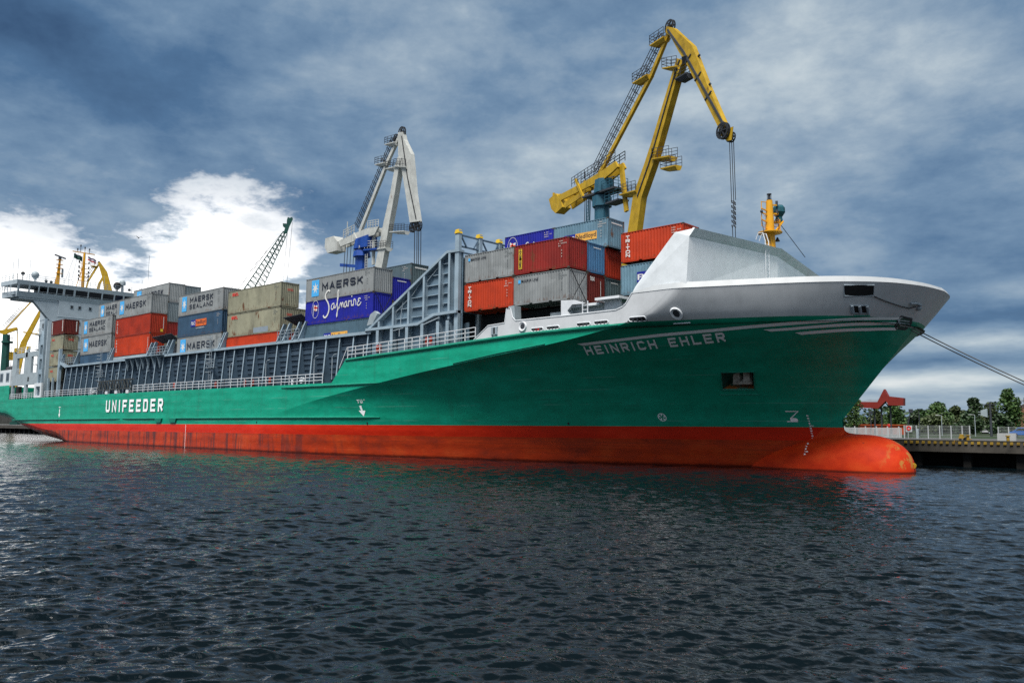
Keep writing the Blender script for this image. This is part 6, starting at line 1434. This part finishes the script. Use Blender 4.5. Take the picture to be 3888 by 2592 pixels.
def lattice_crane():
    pl = Plane((-188.3, 60), 62); t = thing('lattice_crane', (-188.3, 60, QZ), 'slim dark green lattice boom crane with stay ropes behind the cream containers', 'crane')
    portal(pl, t, CGREEN, 9)
    B0, B1 = (-4.6, 33.0), (4.7, 52.6)
    d = Vector((B1[0]-B0[0], B1[1]-B0[1])); n = Vector((-d.y, d.x)).normalized()
    P = lambda f, a, o: pl(B0[0]+d.x*f+n.x*a*(2.3-1.75*f), B0[1]+d.y*f+n.y*a*(2.3-1.75*f), o*(1.7-1.2*f))
    w = MB(); N = 17
    for a in (-1, 1):
        for o in (-1, 1):
            w.bar(P(0, a, o), P(1, a, o), .2)
    for k in range(N):
        f0 = k/N; f1 = (k+1)/N
        for o in (-1, 1): w.bar(P(f0, -1, o), P(f1, 1, o), .11); w.bar(P(f1, 1, o), P(f1, -1, o), .1)
        for a in (-1, 1): w.bar(P(f0, a, -1), P(f1, a, 1), .1)
    w.bar(P(.1, 0, 0), P(1, 0, 0), .3)
    bm_ = w.build('lattice_boom', CGREEN, t)
    w = MB(); q = [(4.2, 52.2), (5.2, 52.4), (5.7, 54.2), (6.5, 56.2), (6.3, 56.8), (5.7, 56.5), (5.2, 56.7), (5.0, 56.0), (5.0, 54.9), (4.0, 54.9), (4.1, 54.2), (4.6, 53.8)]; w.prism([pl(a, b, -.6) for a, b in q], [pl(a, b, .6) for a, b in q]); w.build('boom_head', CGREEN, bm_)
    w = MB()
    for (a, b), (c, e) in (((-1.4, 46.3), (-9.5, 35.0)), ((-.3, 47.3), (-7.4, 35.0)), ((.2, 47.5), (-6.8, 35.0)), ((3.9, 52.5), (-9.5, 33.5)), ((.5, 47.5), (-8.9, 33))): w.bar(pl(a, b, .3), pl(c, e, .2), .07)
    for s in (4.5, 5.5): w.bar(pl(s+.9, 55.5, .2), pl(s-.4, 30, .2), .06)
    w.build('stay_rope', CABLE, t)
    w = MB(); w.prism(ngon(pl, -6, 10.5, 2.2), ngon(pl, -6, 30, 2.0)); w.prism([pl(-12, 30, -2), pl(-3, 30, -2), pl(-3, 34, -2), pl(-12, 34, -2)], [pl(-12, 30, 2), pl(-3, 30, 2), pl(-3, 34, 2), pl(-12, 34, 2)]); w.build('machinery_house', CGREEN, t)
lattice_crane()
# ------------------------------------------------------------------ mooring lines at the bow
for i, (p, q_, lb) in enumerate([((-19.0, 13.1, 10.55), (-6.4, 29.2, 2.75), 'upper of the two taut mooring ropes running from the bow tip to the right'), ((-19.12, 13.1, 10.38), (-6.9, 29.2, 2.75), 'lower of the two taut mooring ropes running from the bow tip to the right')]):
    w = MB(); p = Vector(p); q2 = Vector(q_); w.tube([p.lerp(q2, k/12)-Vector((0, 0, .35*(1-(2*k/12-1)**2))) for k in range(13)], .045, 6); tag(w.build('mooring_rope', ROPE), lb, 'rope')
w = MB(); w.tube([(-6.6, 29.4, QZ), (-6.6, 29.4, QZ+.6), (-6.6, 29.4, QZ+.62)], [.2, .18, .3], 10); tag(w.build('bollard', DKGREY), 'dark iron bollard on the quay edge holding the bow ropes', 'bollard')
# ------------------------------------------------------------------ what stands on the quay to the right
def leafm(name, a, b, c):
    m_ = bpy.data.materials.new(name); m_.use_nodes = True; t = NT(m_.node_tree); bs = m_.node_tree.nodes['Principled BSDF']; bs.inputs['Roughness'].default_value = .6
    ge = t.new('ShaderNodeNewGeometry'); v = t.new('ShaderNodeTexCoord').outputs['Object']
    f = t.m('ADD', t.m('MULTIPLY', ge.outputs['Random Per Island'], .6), t.m('MULTIPLY', t.noise(v, .5, 3, .5), .5))
    t.l.new(t.ramp(f, [(.2, a), (.5, b), (.9, c)]), bs.inputs['Base Color']); return m_
LEAF = [leafm('leaf_mid_green', (.012, .036, .008), (.032, .08, .014), (.075, .135, .028)), leafm('leaf_dark_green', (.006, .018, .006), (.014, .04, .01), (.035, .072, .018)), leafm('leaf_olive', (.018, .03, .009), (.04, .064, .016), (.08, .105, .038)), leafm('leaf_bare_grey', (.05, .045, .04), (.09, .08, .07), (.14, .13, .11))]
BARK = paint('tree_bark', (.035, .028, .02), .9, .3)
def tree(x, y, h, wd, label, lf=0, n=1500, ls=.5, seed=0, base=.2, name='tree', dens=1.0):
    rr = random.Random(seed); t = thing(name, (x, y, QZ), label, 'tree', 'trees beyond the quay fence')
    w = MB(); zt = QZ+h; w.tube([(x, y, QZ-.1), (x+.1*h*.1, y, QZ+h*.3), (x, y, QZ+h*.6), (x, y, QZ+h*.9)], [h*.022+.05, h*.018+.03, h*.012, .03], 7)
    cl = []
    for k in range(11):
        f = base+(1-base)*(k+.7)/11.5; r = (1 if f < .75 else .5)*wd/2*math.sin(math.pi*min(1, max(.12, (f-base*.5)/(1.04-base*.5))))**.7*rr.uniform(.55, 1.0); a = rr.uniform(0, 6.28)
        c = Vector((x+r*.55*math.cos(a), y+r*.55*math.sin(a), QZ+h*f)); cl.append((c, wd*rr.uniform(.2, .31)*(1.1-.45*f))); w.tube([(x, y, QZ+h*max(.18, f-.25)), tuple(c)], [h*.008+.02, .02], 5)
    w.build('trunk', BARK, t)
    w = MB()
    for i in range(n):
        c, r = cl[rr.randrange(len(cl))]
        while True:
            p = Vector((rr.uniform(-1, 1), rr.uniform(-1, 1), rr.uniform(-1, 1)))
            if .15 < p.length < 1: break
        q_ = c+Vector((p.x*r, p.y*r, p.z*r*.8)); u = Vector((rr.uniform(-1, 1), rr.uniform(-1, 1), rr.uniform(-.6, .6))).normalized(); v = u.cross(Vector((rr.uniform(-1, 1), rr.uniform(-1, 1), rr.uniform(-1, 1)))).normalized(); s = ls*rr.uniform(.5, 1.1)
        if q_.z < QZ+.4: continue
        w.quad(q_-u*s*.6, q_+v*s*.35, q_+u*s*.6, q_-v*s*.35)
    w.build('crown', LEAF[lf], t)
Yk = 130.0
def tx(u, y): return u*(y+51)/181.0                                  # keeps a bearing when the distance changes
T = [(-56.9, 165, 10.0, 8.5, 0, 'rounded green tree just right of the red canopy'), (-60.5, 175, 7.5, 6, 2, 'low olive tree partly behind the canopy columns'),
     (-48.7, 160, 9.2, 10, 0, 'broad green tree in the middle of the row, above the fence'), (-52.2, 170, 7.6, 7, 1, 'dark tree between two greener ones above the fence'), (-45.6, 168, 8.6, 7, 2, 'olive tree just left of the tall pair of crowns'),
     (-42.6, 158, 10.8, 7.6, 1, 'dark tall tree with ragged top left of the utility pole'), (-39.6, 166, 9.8, 7, 2, 'greyish olive tree beside the utility pole'), (-36.3, 158, 13.4, 8.0, 0, 'tallest leafy tree right of the utility pole'),
     (-33.2, 172, 11.2, 6.5, 3, 'thin bare grey tree behind the tallest leafy tree'), (-32.6, 150, 8.2, 4.6, 1, 'dark conical tree in front of the bare grey tree'), (-29.3, 160, 10.0, 7, 0, 'green tree cut by the right edge of the picture'),
     (-38.0, 140, 5.2, 7, 1, 'low dark bushy tree at the foot of the utility pole'), (-43.6, 140, 5.6, 8, 1, 'low dark bushy tree behind the middle lamp posts'), (-49.5, 140, 5.0, 8, 2, 'low olive bushy tree behind the left lamp posts'), (-30.6, 140, 5.4, 6, 1, 'low dark bushy tree near the right edge')]
for i, (x, y, h, wd, lf, lb) in enumerate(T):
    tree(tx(x, y)*1.02, y, h*.74, wd*.9, lb, lf, 500 if lf == 3 else 3200, .6 if lf != 3 else .4, 20+i, base=.18 if h > 7 else .05)
tree(-44.0, 70, 5.3, 3.7, 'small young green tree beside the stem of the ship', 0, 1400, .32, 3, base=.22)
# red canopy with its folded gable
w = MB(); Y = 80.0; kx = 131/151.0
RP = [(-54.6, 8.0), (-51.2, 7.9), (-50.0, 10.15), (-49.4, 8.9), (-46.8, 8.55), (-46.85, 7.25), (-49.3, 7.3), (-49.75, 8.1), (-50.6, 7.25), (-51.1, 6.75), (-54.8, 7.0)]
RP = [(x*kx, 3.19+(z-3.19)*kx) for x, z in RP]
can = thing('canopy', (-43.5, 82, QZ), 'red roadside canopy with pointed gable on tall posts behind the bow', 'canopy')
RED = paint('canopy_red_paint', (.17, .016, .011), .6, .1)
for part, idx in (('roof_fascia', [0, 1, 8, 9, 10]), ('roof_fascia', [1, 2, 7, 8]), ('roof_fascia', [2, 3, 6, 7]), ('roof_fascia', [3, 4, 5, 6])):
    w = MB(); w.prism([(RP[i][0], Y, RP[i][1]) for i in idx], [(RP[i][0]-.1, Y+1.2, RP[i][1]) for i in idx]); w.build(part, RED, can)
w = MB(); w.quad((RP[0][0], Y+.5, RP[0][1]+.02), (RP[1][0], Y+.5, RP[1][1]+.02), (RP[1][0]-.2, Y+6, RP[1][1]+.45), (RP[0][0]-.2, Y+6, RP[0][1]+.55)); w.build('roof_sheet', paint('roof_grey_sheet', (.16, .18, .2), .5), can)
for x in (-42.85, -45.2, -44.2):
    w = MB(); w.tube([(x, Y+1, QZ), (x, Y+1, 7.3)], .12, 8); w.bar((x, Y+1, 6.2), (x-.7, Y+1, 7.2), .12); w.build('post', DKGREY, can)
w = MB(); w.tube([(-42.55, Y-1, QZ), (-42.55, Y-1, 3.6)], .05, 6); w.ball((-42.55, Y-1, 3.7), .25, 10, 7, sq=(1, .3, 1)); o = w.build('road_sign', paint('sign_red', (.4, .02, .015), .5)); tag(o, 'small round red sign on a post below the canopy', 'sign')
# fences, wall, posts and poles
FW = paint('fence_white_paint', (.36, .38, .39), .5, .08); WIRE = paint('fence_wire', (.20, .22, .22), .6)
def fence(xs_, y, h, label):
    t = thing('fence', (xs_[0], y, QZ), label, 'fence')
    for x in xs_:
        w = MB(); w.box(x-.05, x+.05, y-.05, y+.05, QZ, QZ+h); w.build('post', FW, t)
    w = MB(); a, b = xs_[0], xs_[-1]; n = int((b-a)/.12)
    for k in range(n+1): x = a+(b-a)*k/n; w.bar((x, y, QZ+.1), (x, y, QZ+h-.03), .014)
    for k in range(9): z = QZ+.1+(h-.13)*k/8; w.bar((a, y, z), (b, y, z), .035 if k in (0, 8) else .026)
    w.build('mesh_panel', WIRE, t)
kf = 52.0; fy_ = lambda x: x*(kf+51)/82.0
fence([fy_(x) for x in (-25.45, -24.39, -23.38, -22.40, -21.46, -20.55, -19.95)], kf, 1.52, 'white mesh fence on the quay, longer section with seven posts')
fence([fy_(x) for x in (-17.7, -16.91, -15.6, -14.3)], kf, 1.42, 'white mesh fence on the quay, shorter section near the right edge')
w = MB(); y = 58; x0, x1 = fy_(-27.6)*1.05, fy_(-26.0)*1.05
w.box(-44.0, -34.2, y, y+.06, QZ+.05, QZ+.12); w.box(-44.0, -34.2, y, y+.06, QZ+1.15, QZ+1.22)
for k in range(66): x = -44+k*.15; w.box(x, x+(.1 if k % 9 else .14), y-.03, y+.03, QZ, QZ+(1.2 if k % 9 else 1.4))
tag(w.build('gate_wall', FW), 'pale slatted gate wall between the bow and the mesh fence', 'wall')
w = MB(); w.box(-62, -52.5, 118, 119, QZ, QZ+1.75); w.box(-62.2, -52.3, 117.8, 119.2, QZ+1.75, QZ+1.95); tag(w.build('low_wall', paint('orange_wall_paint', (.30, .055, .015), .6, .1)), 'low orange red wall in the distance under the canopy', 'wall')
w = MB(); x = fy_(-24.95); w.box(x-.35, x+.35, kf-.4, kf-.34, QZ+.75, QZ+1.5); w.bar((x-.1, kf-.37, QZ), (x-.1, kf-.37, QZ+.8), .06); o = w.build('lifebuoy_board', FW); tag(o, 'white board with a ring lifebuoy in front of the fence', 'board')
w = MB(); w.ring((x, kf-.46, QZ+1.2), .14, .25, 18, 1, .05); w.build('lifebuoy', REDL , o)
w = MB(); w.box(fy_(-24.35), fy_(-24.15), kf-.3, kf-.1, QZ, QZ+1.15); tag(w.build('junction_box', LGREY), 'narrow grey cabinet standing by the lifebuoy board', 'cabinet')
def pole(x, y, h, label, r=.09, cross=False, lean=0.0, head=None, mat=None, cat='pole', name='utility_pole'):
    t = thing(name, (x, y, QZ), label, cat)
    w = MB(); w.tube([(x, y, QZ), (x+lean, y, QZ+h)], [r, r*.7], 8); w.build('shaft', mat or DKGREY, t)
    if cross: w = MB(); w.bar((x-1.0, y, QZ+h-.35), (x+1.0, y, QZ+h-.35), .14); w.bar((x-.5, y, QZ+h-.8), (x+.5, y, QZ+h-.8), .1); w.build('cross_arm', DKGREY, t)
    if head == 'lamp':
        w = MB(); w.bar((x+lean, y, QZ+h), (x+lean-.5, y, QZ+h+.05), .06); w.box(x+lean-.9, x+lean-.4, y-.12, y+.12, QZ+h, QZ+h+.1); w.build('lamp_head', FW, t)
    if head == 'box': w = MB(); w.box(x+lean-.28, x+lean+.28, y-.25, y+.25, QZ+h-.5, QZ+h+.1); w.build('lamp_box', DKGREY, t)
    return t
yk = 100
pole(-51.75, yk, 5.2, 'dark wooden pole left of the canopy post', .12)
pole(-52.4, yk, 4.1, 'shorter dark pole with lamp box beside the young tree', .1, head='box')
pole(-46.6, yk, 4.4, 'leaning dark pole with box on top behind the fence', .1, lean=.9, head='box'); pole(-44.4, yk, 4.2, 'thin dark upright pole right of the leaning one', .09)
pole(-40.9, yk, 3.4, 'slim pale lamp post, left of the two before the trees', .06, head='lamp', mat=LGREY, cat='lamp post', name='street_lamp'); pole(-35.9, yk, 3.5, 'slim pale lamp post, right of the two before the trees', .06, head='lamp', mat=LGREY, cat='lamp post', name='street_lamp')
t = pole(-33.6, yk, 5.5, 'thick dark utility pole with cross arm and loudspeaker box', .19, cross=True); w = MB(); w.prism([(-34.9, yk-.4, QZ+3.4), (-34.0, yk-.4, QZ+3.1), (-34.0, yk-.4, QZ+4.5), (-34.9, yk-.4, QZ+4.2)], [(-34.8, yk+.2, QZ+3.4), (-34.0, yk+.2, QZ+3.1), (-34.0, yk+.2, QZ+4.5), (-34.8, yk+.2, QZ+4.2)]); w.box(-35.3, -34.9, yk-.3, yk-.2, QZ+3.5, QZ+3.6); w.box(-35.3, -34.9, yk-.3, yk-.2, QZ+3.9, QZ+4.0); w.build('loudspeaker', LGREY, t)
# house, vehicles and clutter
hs = thing('brick_house', (tx(-34.6, 185), 185, QZ), 'small brick house with pale gable half hidden among the trees', 'house')
x = tx(-34.2, 180); w = MB(); w.box(x-4, x+4, 180, 188, QZ, QZ+5.2); w.prism([(x-4, 180, QZ+5.2), (x+4, 180, QZ+5.2), (x+.5, 180, QZ+7.6)], [(x-4, 188, QZ+5.2), (x+4, 188, QZ+5.2), (x+.5, 188, QZ+7.6)]); w.build('wall', paint('house_brick', (.17, .09, .05), .8, .2, scale=2), hs)
w = MB(); w.prism([(x-4.4, 179.6, QZ+5.1), (x+.5, 179.6, QZ+7.9), (x+.5, 179.6, QZ+7.65), (x-4.3, 179.6, QZ+4.9)], [(x-4.4, 188.4, QZ+5.1), (x+.5, 188.4, QZ+7.9), (x+.5, 188.4, QZ+7.65), (x-4.3, 188.4, QZ+4.9)]); w.prism([(x+4.4, 179.6, QZ+5.1), (x+.5, 179.6, QZ+7.9), (x+.5, 179.6, QZ+7.65), (x+4.3, 179.6, QZ+4.9)], [(x+4.4, 188.4, QZ+5.1), (x+.5, 188.4, QZ+7.9), (x+.5, 188.4, QZ+7.65), (x+4.3, 188.4, QZ+4.9)]); w.build('roof', paint('house_roof', (.10, .08, .07), .8), hs)
w = MB(); w.box(x+.1, x+1.0, 179.95, 180.02, QZ+5.6, QZ+6.4); w.build('window', GLASS, hs)
def car(x, y, col, label):
    t = thing('parked_car', (x, y, QZ), label, 'car'); z = QZ
    side = [(-2.1, .35), (-2.1, .8), (-1.5, .95), (-.9, 1.42), (.6, 1.42), (1.3, .95), (2.1, .82), (2.1, .35)]
    w = MB(); w.prism([(x+a, y-.8, z+b) for a, b in side], [(x+a, y+.8, z+b) for a, b in side]); w.build('body', paint(label.split()[0]+'_car_paint', col, .25, .02), t, bevel=.06)
    w = MB(); q = [(-1.3, 1.0), (-.85, 1.36), (.55, 1.36), (1.1, 1.0)]; w.prism([(x+a, y-.82, z+b) for a, b in q], [(x+a, y-.81, z+b) for a, b in q]); w.build('side_window', GLASS, t)
    for a in (-1.3, 1.3):
        w = MB(); w.tube([(x+a, y-.84, z+.33), (x+a, y-.6, z+.33)], .33, 14); o = w.build('wheel', BLACK, t); w = MB(); w.tube([(x+a, y-.86, z+.33), (x+a, y-.84, z+.33)], .2, 12); w.build('rim', LGREY, o)
car(-25.6, 84, (.02, .12, .42), 'blue parked car at the right edge behind the shorter fence'); car(-58.5, 205, (.35, .36, .37), 'pale grey car seen far off through the white mesh fence')
w = MB(); x = -22.3; y = 38; 
w.box(x-.36, x+.2, y, y+.6, QZ+.16, QZ+.4); w.box(x-.3, x+.0, y+.1, y+.5, QZ+.4, QZ+.62); w.bar((x+.2, y+.2, QZ+.3), (x+.75, y+.2, QZ+.12), .08)
w.cur = 1
for a in (-.22, .12): w.tube([(x+a, y-.02, QZ+.12), (x+a, y+.1, QZ+.12)], .12, 10)
w.tube([(x+.25, y-.02, QZ+.2), (x+.25, y+.5, QZ+.2)], .17, 10)
tag(w.build('winch_machine', [YEL2, BLACK], bevel=.02), 'small yellow and black winch machine on the quay right of the fence', 'machine')
w = MB(); w.box(-20.2, -18.6, 42, 42.4, QZ, QZ+.75); tag(w.build('concrete_block', paint('block_pale', (.32, .33, .33), .8, .1)), 'pale concrete block beside the shorter fence', 'block')
for k, (x, y) in enumerate(((-20.6, 33), (-17.2, 32), (-15.1, 31.5))):
    w = MB(); w.tube([(x, y, QZ), (x, y, QZ+.5), (x, y, QZ+.52), (x, y, QZ+.6)], [.14, .12, .2, .18], 10); tag(w.build('bollard', YEL2), ['worn yellow bollard close to the winch machine', 'worn yellow bollard in front of the shorter fence', 'worn yellow bollard nearest the right edge'][k], 'bollard', 'yellow bollards on the quay')
w = MB(); w.quad((-900, 62, QZ+.004), (400, 62, QZ+.004), (400, 200, QZ+.004), (-900, 200, QZ+.004)); tag(w.build('grass', paint('grass_green', (.018, .034, .009), .9, .35, scale=.4)), 'green grass strip beyond the quay fence', 'grass', kind='stuff')
w = MB(); w.quad((-90, 110, QZ+.008), (20, 110, QZ+.008), (20, 122, QZ+.008), (-90, 122, QZ+.008)); tag(w.build('road', ASPH), kind='structure')
rr = random.Random(5); w = MB()
for i in range(14000):                                              # distant tree belt that closes the view under the crowns
    x = rr.uniform(-140, 10); y = rr.uniform(205, 222); z = QZ+min(1.9, abs(rr.gauss(0, 1)))*2.7*(1+.35*math.sin(x*.13)+.2*math.sin(x*.41))
    u = Vector((rr.uniform(-1, 1), rr.uniform(-1, 1), rr.uniform(-.6, .6))).normalized(); v = u.cross(Vector((rr.uniform(-1, 1), rr.uniform(-1, 1), rr.uniform(-1, 1)))).normalized(); p = Vector((x, y, z)); w.quad(p-u*.7, p+v*.45, p+u*.7, p-v*.45)
tag(w.build('distant_wood', LEAF[1]), 'far dark belt of woodland closing the view behind the trees', 'wood', kind='stuff')
w = MB(); w.prism([(-620, 70, QZ), (-330, 70, QZ), (-330, 70, QZ+4.2), (-620, 70, QZ+4.2)], [(-620, 95, QZ), (-330, 95, QZ), (-330, 95, QZ+5.4), (-620, 95, QZ+5.4)])
for k in range(28): w.box(-610+k*10, -606+k*10, 69.9, 70, QZ, QZ+3.2)
tag(w.build('backdrop', paint('backdrop_dark_sheet', (.035, .035, .032), .8, .25, .3, .2)), 'low dark added shed on the quay glimpsed beneath the stern', 'backdrop')  # added dark block, keeps bright sky from showing beneath the stern
# a gull far up to the left
g0 = Vector((-170, 20, 41.0)); w = MB(); w.tube([g0+Vector((-.3, 0, 0)), g0, g0+Vector((.3, 0, .02)), g0+Vector((.5, 0, .05))], [.03, .12, .09, .02], 8)
for s in (-1, 1): w.prism([g0+Vector((-.15, 0, .05)), g0+Vector((.15, 0, .05)), g0+Vector((.1, s*.45, .3)), g0+Vector((-.1, s*.45, .3))], [g0+Vector((-.15, 0, .08)), g0+Vector((.15, 0, .08)), g0+Vector((.1, s*.45, .33)), g0+Vector((-.1, s*.45, .33))]); w.prism([g0+Vector((-.1, s*.45, .3)), g0+Vector((.1, s*.45, .3)), g0+Vector((-.05, s*.95, .18))], [g0+Vector((-.1, s*.45, .33)), g0+Vector((.1, s*.45, .33)), g0+Vector((-.05, s*.95, .2))])
tag(w.build('gull', paint('gull_feather', (.10, .10, .11), .8)), 'lone dark bird in flight high above the bridge', 'bird')
